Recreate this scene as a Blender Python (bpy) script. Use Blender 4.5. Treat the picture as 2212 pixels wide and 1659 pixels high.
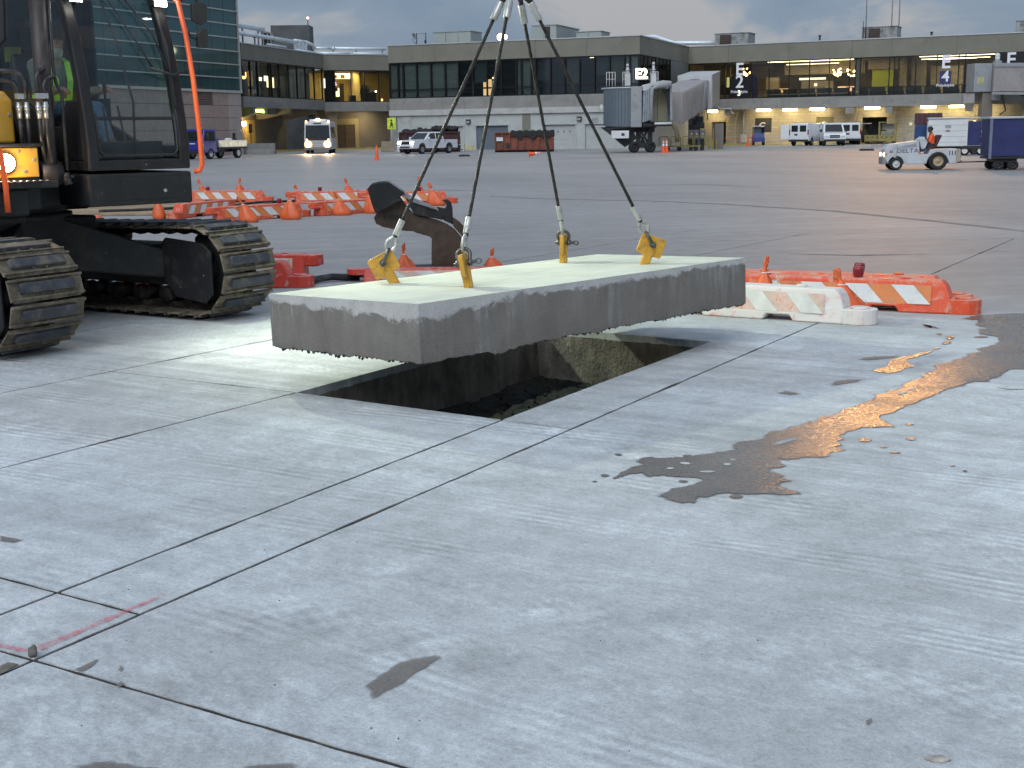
import bpy, bmesh, math, random
from mathutils import Matrix, Vector, noise as mnoise
R = math.radians
PI = math.pi
random.seed(7)
sc = bpy.context.scene
for o in list(bpy.data.objects):
    bpy.data.objects.remove(o)

# ------------------------------------------------------------------ camera
cd = bpy.data.cameras.new('camera')
cam = bpy.data.objects.new('camera', cd)
sc.collection.objects.link(cam)
cd.sensor_width = 36.0
cd.lens = 36.0 * 2750 / 2212
cd.clip_start = 0.1
cd.clip_end = 3000
cam.matrix_world = (Matrix.Translation((0, 0, 1.7)) @ Matrix.Rotation(R(90 - 11.22), 4, 'X')
                    @ Matrix.Rotation(R(-0.8), 4, 'Z'))
sc.camera = cam

# ------------------------------------------------------------------ dusk sky, soft overcast sun, exposure
SUN_EL, SUN_AZ = 42.0, 200.0          # compass bearing of the sun: behind the camera, a little left
w = bpy.data.worlds.new('World')
sc.world = w
w.use_nodes = True
nt = w.node_tree
nt.nodes.clear()
def N(t, ty, **kw):
    n = t.nodes.new(ty)
    for k, v in kw.items():
        setattr(n, k, v)
    return n
out = N(nt, 'ShaderNodeOutputWorld')
bg = N(nt, 'ShaderNodeBackground')
bg.inputs[1].default_value = 0.1
sky = N(nt, 'ShaderNodeTexSky')
sky.sky_type = 'NISHITA'
sky.sun_disc = False
sky.sun_elevation = R(SUN_EL)
sky.sun_rotation = R(SUN_AZ)
sky.air_density = 1.6
sky.dust_density = 2.0
tc = N(nt, 'ShaderNodeTexCoord')
mp = N(nt, 'ShaderNodeMapping')
mp.inputs['Scale'].default_value = (1, 1, 2.6)
mp.inputs['Location'].default_value = (0.35, 0.2, 0.1)
n1 = N(nt, 'ShaderNodeTexNoise')
n1.inputs['Scale'].default_value = 5.0
n1.inputs['Detail'].default_value = 7
n1.inputs['Roughness'].default_value = 0.52
n1.inputs['Distortion'].default_value = 0.5
rp = N(nt, 'ShaderNodeValToRGB')
rp.color_ramp.elements[0].position = 0.42
rp.color_ramp.elements[0].color = (1.42, 1.98, 2.80, 1)
rp.color_ramp.elements[1].position = 0.60
rp.color_ramp.elements[1].color = (3.05, 3.10, 3.35, 1)
e = rp.color_ramp.elements.new(0.52)
e.color = (1.75, 2.30, 3.10, 1)
mx = N(nt, 'ShaderNodeMixRGB')
mx.inputs[0].default_value = 0.94
nt.links.new(tc.outputs['Generated'], mp.inputs[0])
nt.links.new(mp.outputs[0], n1.inputs['Vector'])
nt.links.new(n1.outputs['Fac'], rp.inputs[0])
nt.links.new(sky.outputs[0], mx.inputs[1])
nt.links.new(rp.outputs[0], mx.inputs[2])
# an overcast sky is brighter overhead than at the horizon
sz = N(nt, 'ShaderNodeSeparateXYZ')
nt.links.new(tc.outputs['Generated'], sz.inputs[0])
zz = N(nt, 'ShaderNodeMath', operation='MULTIPLY_ADD', use_clamp=False)
zc = N(nt, 'ShaderNodeClamp')
nt.links.new(sz.outputs[2], zc.inputs[0])
nt.links.new(zc.outputs[0], zz.inputs[0])
zz.inputs[1].default_value = 0.85
zz.inputs[2].default_value = 1.0
mz = N(nt, 'ShaderNodeMixRGB', blend_type='MULTIPLY')
mz.inputs[0].default_value = 1.0
nt.links.new(mx.outputs[0], mz.inputs[1])
nt.links.new(zz.outputs[0], mz.inputs[2])
nt.links.new(mz.outputs[0], bg.inputs[0])
nt.links.new(bg.outputs[0], out.inputs[0])

sd = bpy.data.lights.new('sun', 'SUN')
sd.energy = 1.5
sd.angle = R(50)
sd.color = (0.93, 0.97, 1.0)
sun = bpy.data.objects.new('sun', sd)
sc.collection.objects.link(sun)
sdir = Vector((math.sin(R(SUN_AZ)) * math.cos(R(SUN_EL)), math.cos(R(SUN_AZ)) * math.cos(R(SUN_EL)), math.sin(R(SUN_EL))))
sun.rotation_euler = sdir.to_track_quat('Z', 'Y').to_euler()

vs = sc.view_settings
vs.view_transform = 'Standard'
vs.look = 'None'
vs.exposure = 0.28
vs.gamma = 1.0
vs.use_curve_mapping = False
sc.cycles.use_adaptive_sampling = True
sc.cycles.adaptive_threshold = 0.03
sc.cycles.max_bounces = 6
sc.cycles.transparent_max_bounces = 12
sc.cycles.use_denoising = True
sc.cycles.sample_clamp_indirect = 6.0

# ------------------------------------------------------------------ image pixel to world point helpers
F_, CX_, CY_, H_ = 2750.0, 1106.0, 829.5, 1.7
PIT_, ROL_ = R(11.22), R(0.8)
def ray(u, v):
    x, y = (u - CX_) / F_, -(v - CY_) / F_
    c, s = math.cos(ROL_), math.sin(ROL_)
    x, y = c * x + s * y, -s * x + c * y
    cp, sp = math.cos(PIT_), math.sin(PIT_)
    return Vector((x, cp + sp * y, -sp + cp * y))
def G(u, v, z=0.0):
    """image pixel cast from the camera onto the level plane at height z"""
    d = ray(u, v)
    return Vector((0, 0, H_)) + d * ((z - H_) / d.z)
def at(u, v, Y):
    d = ray(u, v)
    return Vector((0, 0, H_)) + d * (Y / d.y)

# ------------------------------------------------------------------ materials
MATS = {}
def newmat(name):
    m = bpy.data.materials.new(name)
    m.use_nodes = True
    t = m.node_tree
    b = t.nodes['Principled BSDF']
    return m, t, b
def lnk(t, a, b):
    t.links.new(a, b)
def noise(t, scale, detail=4, rough=0.55, vec=None, coord='Object', dist=0.0):
    n = t.nodes.new('ShaderNodeTexNoise')
    n.inputs['Scale'].default_value = scale
    n.inputs['Detail'].default_value = detail
    n.inputs['Roughness'].default_value = rough
    n.inputs['Distortion'].default_value = dist
    if vec is None:
        c = t.nodes.new('ShaderNodeTexCoord')
        vec = c.outputs[coord]
    lnk(t, vec, n.inputs['Vector'])
    return n.outputs['Fac']
def ramp(t, fac, stops):
    r = t.nodes.new('ShaderNodeValToRGB')
    els = r.color_ramp.elements
    for i, (p, c) in enumerate(stops):
        if isinstance(c, (int, float)):
            c = (c, c, c)
        e = els[i] if i < 2 else els.new(p)
        e.position = p
        e.color = (*c, 1)
    lnk(t, fac, r.inputs[0])
    return r.outputs[0]
def mixc(t, fac, a, b, mode='MIX'):
    m = t.nodes.new('ShaderNodeMixRGB')
    m.blend_type = mode
    for i, x in ((0, fac), (1, a), (2, b)):
        if isinstance(x, (int, float)):
            m.inputs[i].default_value = x if i == 0 else (x, x, x, 1)
        elif isinstance(x, tuple):
            m.inputs[i].default_value = (*x, 1)
        else:
            lnk(t, x, m.inputs[i])
    return m.outputs[0]
def math_(t, op, a, b=0.0, clamp=False):
    m = t.nodes.new('ShaderNodeMath')
    m.operation = op
    m.use_clamp = clamp
    for i, x in ((0, a), (1, b)):
        if isinstance(x, (int, float)):
            m.inputs[i].default_value = x
        else:
            lnk(t, x, m.inputs[i])
    return m.outputs[0]
def bump(t, b, h, strength=0.3, dist=0.01):
    n = t.nodes.new('ShaderNodeBump')
    n.inputs['Strength'].default_value = strength
    n.inputs['Distance'].default_value = dist
    lnk(t, h, n.inputs['Height'])
    lnk(t, n.outputs[0], b.inputs['Normal'])
def mat(name, col, rough=0.6, metal=0.0, var=0.25, vs_=3.0, dirt=None, dscale=6.0, damt=0.5, bmp=0.0, bs=40.0, coat=0.0, spec=0.5, specks=0.0, rnd=False):
    """plain weathered surface: colour breaks up with noise, optional dirt or dust colour in patches, fine relief"""
    if name in MATS:
        return MATS[name]
    m, t, b = newmat(name)
    co = 'Object'
    vec_ = None
    if rnd:                       # every copy wears differently
        oi = t.nodes.new('ShaderNodeObjectInfo')
        tcr = t.nodes.new('ShaderNodeTexCoord')
        va = t.nodes.new('ShaderNodeVectorMath')
        va.operation = 'ADD'
        lnk(t, tcr.outputs['Object'], va.inputs[0])
        lnk(t, math_(t, 'MULTIPLY', oi.outputs['Random'], 40.0), va.inputs[1])
        vec_ = va.outputs[0]
    f = noise(t, vs_, 5, 0.6, vec_, coord=co)
    lo = tuple(c * (1 - var) for c in col)
    hi = tuple(min(1, c * (1 + var * 0.7)) for c in col)
    c = ramp(t, f, [(0.3, lo), (0.7, hi)])
    rv = rough
    if dirt is not None:
        d = noise(t, dscale, 6, 0.68, vec_, coord=co, dist=0.3)
        dm = ramp(t, d, [(0.62 - damt * 0.3, 0.0), (0.78 - damt * 0.25, 1.0)])
        c = mixc(t, dm, c, tuple(dirt))
        rv = math_(t, 'ADD', math_(t, 'MULTIPLY', dm, (0.92 - rough) * 0.8), rough)
    if specks:
        sv = t.nodes.new('ShaderNodeTexVoronoi')
        sv.inputs['Scale'].default_value = 11.0
        tcv = t.nodes.new('ShaderNodeTexCoord')
        lnk(t, tcv.outputs[co], sv.inputs['Vector'])
        sm_ = ramp(t, sv.outputs['Distance'], [(0.05 * specks, 1.0), (0.075 * specks, 0.0)])
        sm_ = math_(t, 'MULTIPLY', sm_, ramp(t, noise(t, 4.0, 2, 0.5, coord=co), [(0.50, 0.0), (0.60, 1.0)]))
        c = mixc(t, sm_, c, (0.42, 0.42, 0.40))
    lnk(t, c, b.inputs['Base Color'])
    if isinstance(rv, float) or isinstance(rv, int):
        rn = noise(t, vs_ * 3, 3, 0.5, coord=co)
        rv = math_(t, 'ADD', math_(t, 'MULTIPLY', rn, 0.2), rough - 0.1)
    lnk(t, rv, b.inputs['Roughness'])
    b.inputs['Metallic'].default_value = metal
    b.inputs['Specular IOR Level'].default_value = spec
    b.inputs['Coat Weight'].default_value = coat
    if bmp:
        bump(t, b, noise(t, bs, 5, 0.6, coord=co), bmp, 0.01)
    MATS[name] = m
    return m
def emit(name, col, strength):
    if name in MATS:
        return MATS[name]
    m, t, b = newmat(name)
    b.inputs['Base Color'].default_value = (0.8, 0.8, 0.8, 1)
    b.inputs['Emission Color'].default_value = (*col, 1)
    b.inputs['Emission Strength'].default_value = strength
    MATS[name] = m
    return m
def glass(name, tint=(0.75, 0.8, 0.8), refl=0.12, rough=0.03, gcol=(0.9, 0.95, 1.0), dirty=0.0):
    """thin pane: tinted see-through plus a Fresnel-like mirror layer, optional film of dust"""
    if name in MATS:
        return MATS[name]
    m, t, b = newmat(name)
    t.nodes.remove(b)
    o = t.nodes['Material Output']
    tr = t.nodes.new('ShaderNodeBsdfTransparent')
    tr.inputs[0].default_value = (*tint, 1)
    gl = t.nodes.new('ShaderNodeBsdfGlossy')
    gl.inputs['Roughness'].default_value = rough
    gl.inputs['Color'].default_value = (*gcol, 1)
    lw = t.nodes.new('ShaderNodeLayerWeight')
    lw.inputs[0].default_value = 0.25
    fac = math_(t, 'ADD', math_(t, 'MULTIPLY', math_(t, 'POWER', lw.outputs['Facing'], 3.0), 0.5), refl, True)
    mx_ = t.nodes.new('ShaderNodeMixShader')
    lnk(t, fac, mx_.inputs[0])
    lnk(t, tr.outputs[0], mx_.inputs[1])
    lnk(t, gl.outputs[0], mx_.inputs[2])
    res = mx_.outputs[0]
    if dirty:
        df = t.nodes.new('ShaderNodeBsdfDiffuse')
        df.inputs[0].default_value = (0.35, 0.36, 0.36, 1)
        m2 = t.nodes.new('ShaderNodeMixShader')
        dn = ramp(t, noise(t, 5, 6, 0.65), [(0.35, dirty * 0.3), (0.8, dirty)])
        lnk(t, dn, m2.inputs[0])
        lnk(t, res, m2.inputs[1])
        lnk(t, df.outputs[0], m2.inputs[2])
        res = m2.outputs[0]
    lnk(t, res, o.inputs[0])
    MATS[name] = m
    return m

# ------------------------------------------------------------------ mesh builder
class MB:
    def __init__(s, M=None):
        s.v, s.f, s.M = [], [], M or Matrix()
        s.sm = []
    def add(s, vs, fs, smooth=False):
        n = len(s.v)
        s.v += [s.M @ Vector(p) for p in vs]
        s.f += [tuple(n + i for i in f) for f in fs]
        s.sm += [smooth] * len(fs)
        return s
    def box(s, x0, x1, y0, y1, z0, z1):
        return s.add([(x0, y0, z0), (x1, y0, z0), (x1, y1, z0), (x0, y1, z0), (x0, y0, z1), (x1, y0, z1), (x1, y1, z1), (x0, y1, z1)],
                     [(0, 3, 2, 1), (4, 5, 6, 7), (0, 1, 5, 4), (1, 2, 6, 5), (2, 3, 7, 6), (3, 0, 4, 7)])
    def prism(s, poly, a0, a1, axis='y', taper=None):
        """2D polygon pushed along an axis; axis y: poly is (x,z); axis z: (x,y); axis x: (y,z)"""
        def P(p, a):
            return {'y': (p[0], a, p[1]), 'z': (p[0], p[1], a), 'x': (a, p[0], p[1])}[axis]
        n = len(poly)
        p2 = taper or poly
        vs = [P(p, a0) for p in poly] + [P(p, a1) for p in p2]
        fs = [tuple(range(n)), tuple(range(2 * n - 1, n - 1, -1))] + [(i, (i + n), (i + 1) % n + n, (i + 1) % n) for i in range(n)]
        return s.add(vs, fs)
    def cyl(s, p0, p1, r0, r1=None, n=12, caps=True):
        p0, p1 = Vector(p0), Vector(p1)
        r1 = r0 if r1 is None else r1
        q = (p1 - p0).to_track_quat('Z', 'Y')
        vs = []
        for p, r in ((p0, r0), (p1, r1)):
            for i in range(n):
                a = 2 * PI * i / n
                vs.append(p + q @ Vector((r * math.cos(a), r * math.sin(a), 0)))
        s.add(vs, [(i, (i + 1) % n, (i + 1) % n + n, i + n) for i in range(n)], True)
        if caps:
            m = len(s.v) - 2 * n
            s.f += [tuple(m + i for i in range(n - 1, -1, -1)), tuple(m + n + i for i in range(n))]
            s.sm += [False, False]
        return s
    def tube(s, pts, r, n=8, closed=False):
        pts = [Vector(p) for p in pts]
        m = len(pts)
        vs = []
        up = Vector((0, 0, 1))
        prev = None
        for i, p in enumerate(pts):
            if closed:
                d = pts[(i + 1) % m] - pts[i - 1]
            else:
                d = pts[min(i + 1, m - 1)] - pts[max(i - 1, 0)]
            d.normalize()
            if prev is None:
                a = d.cross(up)
                if a.length < 1e-3:
                    a = d.cross(Vector((1, 0, 0)))
                a.normalize()
            else:
                a = prev - d * prev.dot(d)
                a.normalize()
            prev = a
            b = d.cross(a)
            rr = r[i] if isinstance(r, (list, tuple)) else r
            for k in range(n):
                t = 2 * PI * k / n
                vs.append(p + (a * math.cos(t) + b * math.sin(t)) * rr)
        fs = []
        for i in range(m if closed else m - 1):
            j = (i + 1) % m
            for k in range(n):
                fs.append((i * n + k, i * n + (k + 1) % n, j * n + (k + 1) % n, j * n + k))
        s.add(vs, fs, True)
        if not closed:
            o = len(s.v) - m * n
            s.f += [tuple(o + k for k in range(n - 1, -1, -1)), tuple(o + (m - 1) * n + k for k in range(n))]
            s.sm += [False, False]
        return s
    def lathe(s, prof, n=20, axis='z', c=(0, 0, 0)):
        c = Vector(c)
        vs, fs = [], []
        for (r, h) in prof:
            for k in range(n):
                t = 2 * PI * k / n
                a, b = r * math.cos(t), r * math.sin(t)
                vs.append(c + Vector({'z': (a, b, h), 'y': (a, h, b), 'x': (h, a, b)}[axis]))
        for i in range(len(prof) - 1):
            for k in range(n):
                fs.append((i * n + k, i * n + (k + 1) % n, (i + 1) * n + (k + 1) % n, (i + 1) * n + k))
        return s.add(vs, fs, True)
    def ball(s, c, r, n=12, m=8):
        if not isinstance(r, (tuple, list)):
            r = (r, r, r)
        c = Vector(c)
        vs, fs = [], []
        for i in range(m + 1):
            p = PI * i / m
            for k in range(n):
                t = 2 * PI * k / n
                vs.append(c + Vector((r[0] * math.sin(p) * math.cos(t), r[1] * math.sin(p) * math.sin(t), r[2] * math.cos(p))))
        for i in range(m):
            for k in range(n):
                fs.append((i * n + k, i * n + (k + 1) % n, (i + 1) * n + (k + 1) % n, (i + 1) * n + k))
        return s.add(vs, fs, True)
    def capsule(s, p0, p1, r0, r1, n=12):
        s.cyl(p0, p1, r0, r1, n)
        s.ball(p0, r0, n, 8)
        return s.ball(p1, r1, n, 8)
    def quad(s, *p):
        return s.add(p, [tuple(range(len(p)))])
    def build(s, name, m, parent=None, bevel=0.0, seg=2, smooth=None, remesh=0.0, fix=True):
        me = bpy.data.meshes.new(name)
        me.from_pydata([tuple(p) for p in s.v], [], s.f)
        me.update()
        if fix:
            bm = bmesh.new()
            bm.from_mesh(me)
            bmesh.ops.recalc_face_normals(bm, faces=bm.faces)
            bm.to_mesh(me)
            bm.free()
        for p, q in zip(me.polygons, s.sm):
            p.use_smooth = q if smooth is None else smooth
        if m is not None:
            me.materials.append(m)
        o = bpy.data.objects.new(name, me)
        sc.collection.objects.link(o)
        if parent is not None:
            o.parent = parent
        if remesh:
            md = o.modifiers.new('remesh', 'REMESH')
            md.mode = 'VOXEL'
            md.voxel_size = remesh
            md.use_smooth_shade = True
            m2 = o.modifiers.new('smooth', 'SMOOTH')
            m2.iterations = 3
        if bevel:
            md = o.modifiers.new('bevel', 'BEVEL')
            md.width = bevel
            md.segments = seg
            md.limit_method = 'ANGLE'
            md.angle_limit = R(35)
            md.harden_normals = False
        return o
def thing(name, label, cat, loc=(0, 0, 0), rz=0.0, group=None):
    o = bpy.data.objects.new(name, None)
    sc.collection.objects.link(o)
    o.empty_display_size = 0.2
    o.location = loc
    o.rotation_euler = (0, 0, rz)
    return tag(o, label, cat, group)
def tag(o, label, cat, group=None):
    o['label'] = label
    o['category'] = cat
    if group:
        o['group'] = group
    return o
def struct(o, kind='structure', label=None):
    o['kind'] = kind
    if label:
        o['label'] = label
    return o
def kids(o):
    return [c for c in bpy.data.objects if c.parent == o]
def dup(o, parent=None, loc=None, rz=None, label=None):
    c = o.copy()
    sc.collection.objects.link(c)
    c.parent = parent
    if loc is not None:
        c.location = loc
    if rz is not None:
        c.rotation_euler = (0, 0, rz)
    if label:
        c['label'] = label
    for k in kids(o):
        dup(k, c)
    return c
def text(name, s, size, m, parent, loc, rot, extrude=0.01, bold=0.0, sx=1.0, align='CENTER'):
    cu = bpy.data.curves.new(name, 'FONT')
    cu.body = s
    cu.size = size
    cu.extrude = extrude
    cu.offset = bold
    cu.align_x = align
    cu.align_y = 'CENTER'
    cu.resolution_u = 4
    tmp = bpy.data.objects.new(name, cu)
    sc.collection.objects.link(tmp)
    bpy.context.view_layer.update()
    dg = bpy.context.evaluated_depsgraph_get()
    me = bpy.data.meshes.new_from_object(tmp.evaluated_get(dg))
    bpy.data.objects.remove(tmp)
    me.name = name
    me.materials.clear()
    me.materials.append(m)
    o = bpy.data.objects.new(name, me)
    sc.collection.objects.link(o)
    o.parent = parent
    o.location = loc
    o.rotation_euler = rot
    o.scale = (sx, 1, 1)
    return o
def lamp(name, kind, loc, energy, col, parent=None, target=None, size=0.3, spot=120, blend=0.6, sy=None):
    d = bpy.data.lights.new(name, kind)
    d.energy = energy
    d.color = col
    if kind == 'AREA':
        d.size = size
        if sy:
            d.shape = 'RECTANGLE'
            d.size_y = sy
    else:
        d.shadow_soft_size = size
    if kind == 'SPOT':
        d.spot_size = R(spot)
        d.spot_blend = blend
    o = bpy.data.objects.new(name, d)
    sc.collection.objects.link(o)
    o.location = loc
    if parent is not None:
        o.parent = parent
    if target is not None:
        v = Vector(target) - Vector(loc)
        o.rotation_euler = (-v).to_track_quat('Z', 'Y').to_euler()
    return o
# ================================================================== APRON
JA = R(58.7)
def apron_material():
    m, t, b = newmat('apron_concrete')
    tcn = t.nodes.new('ShaderNodeTexCoord')
    pos = tcn.outputs['Object']
    def mapped(rot, scale, loc=(0, 0, 0)):
        r = t.nodes.new('ShaderNodeMapping')
        r.inputs['Rotation'].default_value = (0, 0, rot)
        lnk(t, pos, r.inputs[0])
        q = t.nodes.new('ShaderNodeMapping')
        q.inputs['Scale'].default_value = scale
        q.inputs['Location'].default_value = loc
        lnk(t, r.outputs[0], q.inputs[0])
        return q.outputs[0]
    # pale, dusty recent concrete
    big = noise(t, 0.55, 5, 0.6, pos)
    pale = ramp(t, big, [(0.32, (0.425, 0.446, 0.444)), (0.68, (0.675, 0.715, 0.738))])
    mott = noise(t, 5, 5, 0.66, pos)
    pale = mixc(t, 0.8, pale, ramp(t, mott, [(0.28, 0.76), (0.75, 1.14)]), 'MULTIPLY')
    pale = mixc(t, 0.7, pale, ramp(t, noise(t, 1, 4, 0.7, mapped(R(-45), (34, 20, 1))), [(0.30, 0.78), (0.70, 1.15)]), 'MULTIPLY')
    # wheel paths run across the joints: long streaks in the b direction
    st = noise(t, 1.0, 2, 0.5, mapped(-JA, (8, 0.10, 1)))
    stm = ramp(t, noise(t, 0.35, 2, 0.5, mapped(-JA, (1, 0.35, 1), (3, 1, 0))), [(0.40, 0.0), (0.60, 1.0)])
    pale = mixc(t, math_(t, 'MULTIPLY', stm, 0.9), pale, ramp(t, st, [(0.30, 0.80), (0.5, 1.0), (0.72, 1.14)]), 'MULTIPLY')
    fine = noise(t, 1.0, 2, 0.5, mapped(R(-54), (26, 0.35, 1)))
    pale = mixc(t, 0.6, pale, ramp(t, fine, [(0.32, 0.92), (0.68, 1.06)]), 'MULTIPLY')
    warp = noise(t, 0.5, 2, 0.5, pos)
    patch = ramp(t, noise(t, 0.9, 3, 0.6, pos), [(0.38, 0.15), (0.58, 1.0)])
    # tread prints: short dashes inside some of the wheel paths
    band = ramp(t, noise(t, 0.8, 1, 0.4, mapped(R(-61), (1.1, 0.05, 1), (1.7, 5, 0))), [(0.50, 0.0), (0.60, 1.0)])
    tread = noise(t, 1.0, 2, 0.5, mapped(R(-30), (20, 8, 1)), dist=0.6)
    pale = mixc(t, math_(t, 'MULTIPLY', band, 0.75), pale, ramp(t, tread, [(0.36, 0.87), (0.62, 1.08)]), 'MULTIPLY')
    # tyre tracks: ribbed or blocky prints of pale dust along straight wheel paths
    for ang, d0, wd, per, kind, k in ((-31.5, 4.80, .16, .062, 0, 1.0), (-30.0, 4.22, .14, .056, 0, .9), (-32.5, 5.42, .17, .066, 0, .9), (-29.0, 6.35, .16, .07, 0, .7), (-33.0, 3.72, .15, .09, 1, 1.0),
                                      (-31.0, 3.30, .16, .10, 1, .9), (-30.5, 7.35, .16, .10, 1, .8), (-36.0, 2.85, .15, .06, 0, .8), (-52.0, 4.6, .17, .085, 1, .8), (-24.0, 5.0, .12, .06, 0, .6), (-34.0, 8.7, .2, .08, 0, .6)):
        rm = t.nodes.new('ShaderNodeMapping')
        rm.inputs['Rotation'].default_value = (0, 0, R(-ang))
        lnk(t, pos, rm.inputs[0])
        s3 = t.nodes.new('ShaderNodeSeparateXYZ')
        lnk(t, rm.outputs[0], s3.inputs[0])
        dy = math_(t, 'ADD', math_(t, 'SUBTRACT', s3.outputs[1], d0), math_(t, 'MULTIPLY', math_(t, 'SUBTRACT', warp, 0.5), 0.22))
        msk = math_(t, 'MULTIPLY', math_(t, 'SUBTRACT', wd, math_(t, 'ABSOLUTE', dy)), 22.0, True)
        msk = math_(t, 'MULTIPLY', msk, patch)
        if kind == 0:
            f_ = math_(t, 'SINE', math_(t, 'MULTIPLY', dy, 6.283 / per))
            f_ = math_(t, 'ADD', f_, math_(t, 'MULTIPLY', math_(t, 'SUBTRACT', mott, 0.5), 2.2))
        else:
            f_ = math_(t, 'MULTIPLY', math_(t, 'SINE', math_(t, 'MULTIPLY', dy, 6.283 / per)), math_(t, 'SINE', math_(t, 'ADD', math_(t, 'MULTIPLY', s3.outputs[0], 6.283 / (per * 1.25)), math_(t, 'MULTIPLY', dy, 30.0))))
            f_ = math_(t, 'ADD', math_(t, 'MULTIPLY', f_, 0.7), math_(t, 'MULTIPLY', math_(t, 'SUBTRACT', mott, 0.5), 4.0))
        g_ = math_(t, 'ADD', 1.03, math_(t, 'MULTIPLY', math_(t, 'MULTIPLY', f_, msk), 0.17 * k))
        pale = mixc(t, msk, pale, mixc(t, 1.0, pale, g_, 'MULTIPLY'))
    # brownish grime
    gr = ramp(t, noise(t, 0.7, 5, 0.62, mapped(-JA, (1.6, 0.5, 1))), [(0.50, 0.0), (0.74, 0.55)])
    pale = mixc(t, gr, pale, (0.37, 0.375, 0.38))
    # older, weathered concrete further out
    bigo = noise(t, 0.16, 6, 0.62, mapped(R(-20), (1, 0.5, 1)))
    old = ramp(t, bigo, [(0.30, (0.285, 0.277, 0.268)), (0.70, (0.395, 0.385, 0.374))])
    old = mixc(t, 0.75, old, ramp(t, noise(t, 3, 5, 0.66, pos), [(0.28, 0.80), (0.75, 1.12)]), 'MULTIPLY')
    sto = noise(t, 1.0, 5, 0.6, mapped(R(-12), (0.16, 2.2, 1)))
    old = mixc(t, 0.6, old, ramp(t, sto, [(0.30, 0.74), (0.70, 1.14)]), 'MULTIPLY')
    # edge of the dusty ground: roughly along the joint direction, ragged
    sep = t.nodes.new('ShaderNodeSeparateXYZ')
    lnk(t, mapped(-JA, (1, 1, 1)), sep.inputs[0])
    edge = math_(t, 'ADD', sep.outputs[0], math_(t, 'MULTIPLY', math_(t, 'SUBTRACT', noise(t, 0.6, 6, 0.6, pos), 0.5), 3.2))
    edge = math_(t, 'ADD', edge, math_(t, 'MULTIPLY', sep.outputs[1], 0.10))
    EM = ramp(t, math_(t, 'MULTIPLY', edge, 0.05), [(0.55, 0.0), (0.70, 1.0)])
    col = mixc(t, EM, pale, old)
    # exposed aggregate and grit
    ag = noise(t, 62, 3, 0.75, pos)
    col = mixc(t, 0.75, col, ramp(t, ag, [(0.30, 0.74), (0.52, 1.0), (0.72, 1.16)]), 'MULTIPLY')
    sp = noise(t, 160, 3, 0.6, pos)
    col = mixc(t, 0.55, col, ramp(t, sp, [(0.28, 0.70), (0.68, 1.18)]), 'MULTIPLY')
    sp2 = ramp(t, noise(t, 40, 2, 0.6, pos), [(0.24, 0.72), (0.33, 1.0)])
    col = mixc(t, 0.6, col, sp2, 'MULTIPLY')
    lnk(t, col, b.inputs['Base Color'])
    rg = ramp(t, EM, [(0.0, 0.88), (1.0, 0.58)])
    lnk(t, rg, b.inputs['Roughness'])
    b.inputs['Specular IOR Level'].default_value = 0.35
    h = mixc(t, 0.5, noise(t, 90, 3, 0.6, pos), noise(t, 1, 2, 0.5, mapped(R(-58.7), (120, 6, 1))))
    bump(t, b, h, 0.28, 0.006)
    return m
M_APRON = apron_material()
M_SEAL = mat('joint_sealant', (0.045, 0.038, 0.032), 0.9, var=0.5, vs_=8, dirt=(0.085, 0.065, 0.05), dscale=3.5, damt=0.4)

def G2(u, v):
    p = G(u, v)
    return Vector((p.x, p.y))
def line(a, b):
    return (Vector(a), (Vector(b) - Vector(a)).normalized())
def offs(l, d):                      # shift to the left of its direction
    return (l[0] + Vector((-l[1].y, l[1].x)) * d, l[1])
def isec(l, k):
    (p, d), (q, e) = l, k
    den = d.x * e.y - d.y * e.x
    t_ = ((q.x - p.x) * e.y - (q.y - p.y) * e.x) / den
    return p + d * t_
PFL, PFR, PBR = G2(640, 848), G2(1085, 907), G2(1535, 738)
PBL = PFL + (PBR - PFR) * 1.0
J5 = line(G2(160, 718), G2(360, 685))
J4 = line(G2(0, 850), G2(590, 733))
J3 = line(PFL, PBL)
J1 = line(PFR, PBR)
J3n = line(G2(0, 1012), PFL)         # the same joints, nearer than the opening
J1n = line(G2(0, 1328), PFR)
J2 = line(G2(75, 1425), G2(1750, 705))
JR = offs(J2, -16)
JL = offs(J5, 9)
C1 = line(G2(0, 1405), G2(880, 1659))
C2 = line(G2(0, 1247), G2(295, 1325))
C3 = line(PFL, PFR)
C3w = line(G2(0, 775), PFL)
PB = line(PBL, PBR)
CN = offs(C1, -6)
CF = offs(C1, 18)
cells = []
def strip(jr, jl, cs):
    for a, b in zip(cs[:-1], cs[1:]):
        cells.append([isec(jr, a), isec(jr, b), isec(jl, b), isec(jl, a)])
strip(JR, J2, [CN, C1, CF])
strip(J2, J1n, [CN, C1, C2])
cells.append([isec(J2, C2), isec(J2, C3), PFR.copy(), isec(J1n, C2)])
strip(J1n, J3n, [CN, C1, C2])
cells.append([isec(J1n, C2), PFR.copy(), PFL.copy(), isec(J3n, C2)])
strip(J3n, J4, [CN, C2])
cells.append([isec(J3n, C2), PFL.copy(), isec(J4, C3w), isec(J4, C2)])
cells.append([isec(J2, C3), isec(J2, CF), isec(J4, CF), isec(J4, C3w), PFL.copy(), PBL.copy(), PBR.copy(), PFR.copy()])
strip(J4, J5, [CN, C3w, CF])
strip(J5, JL, [CN, C3w, CF])

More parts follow.
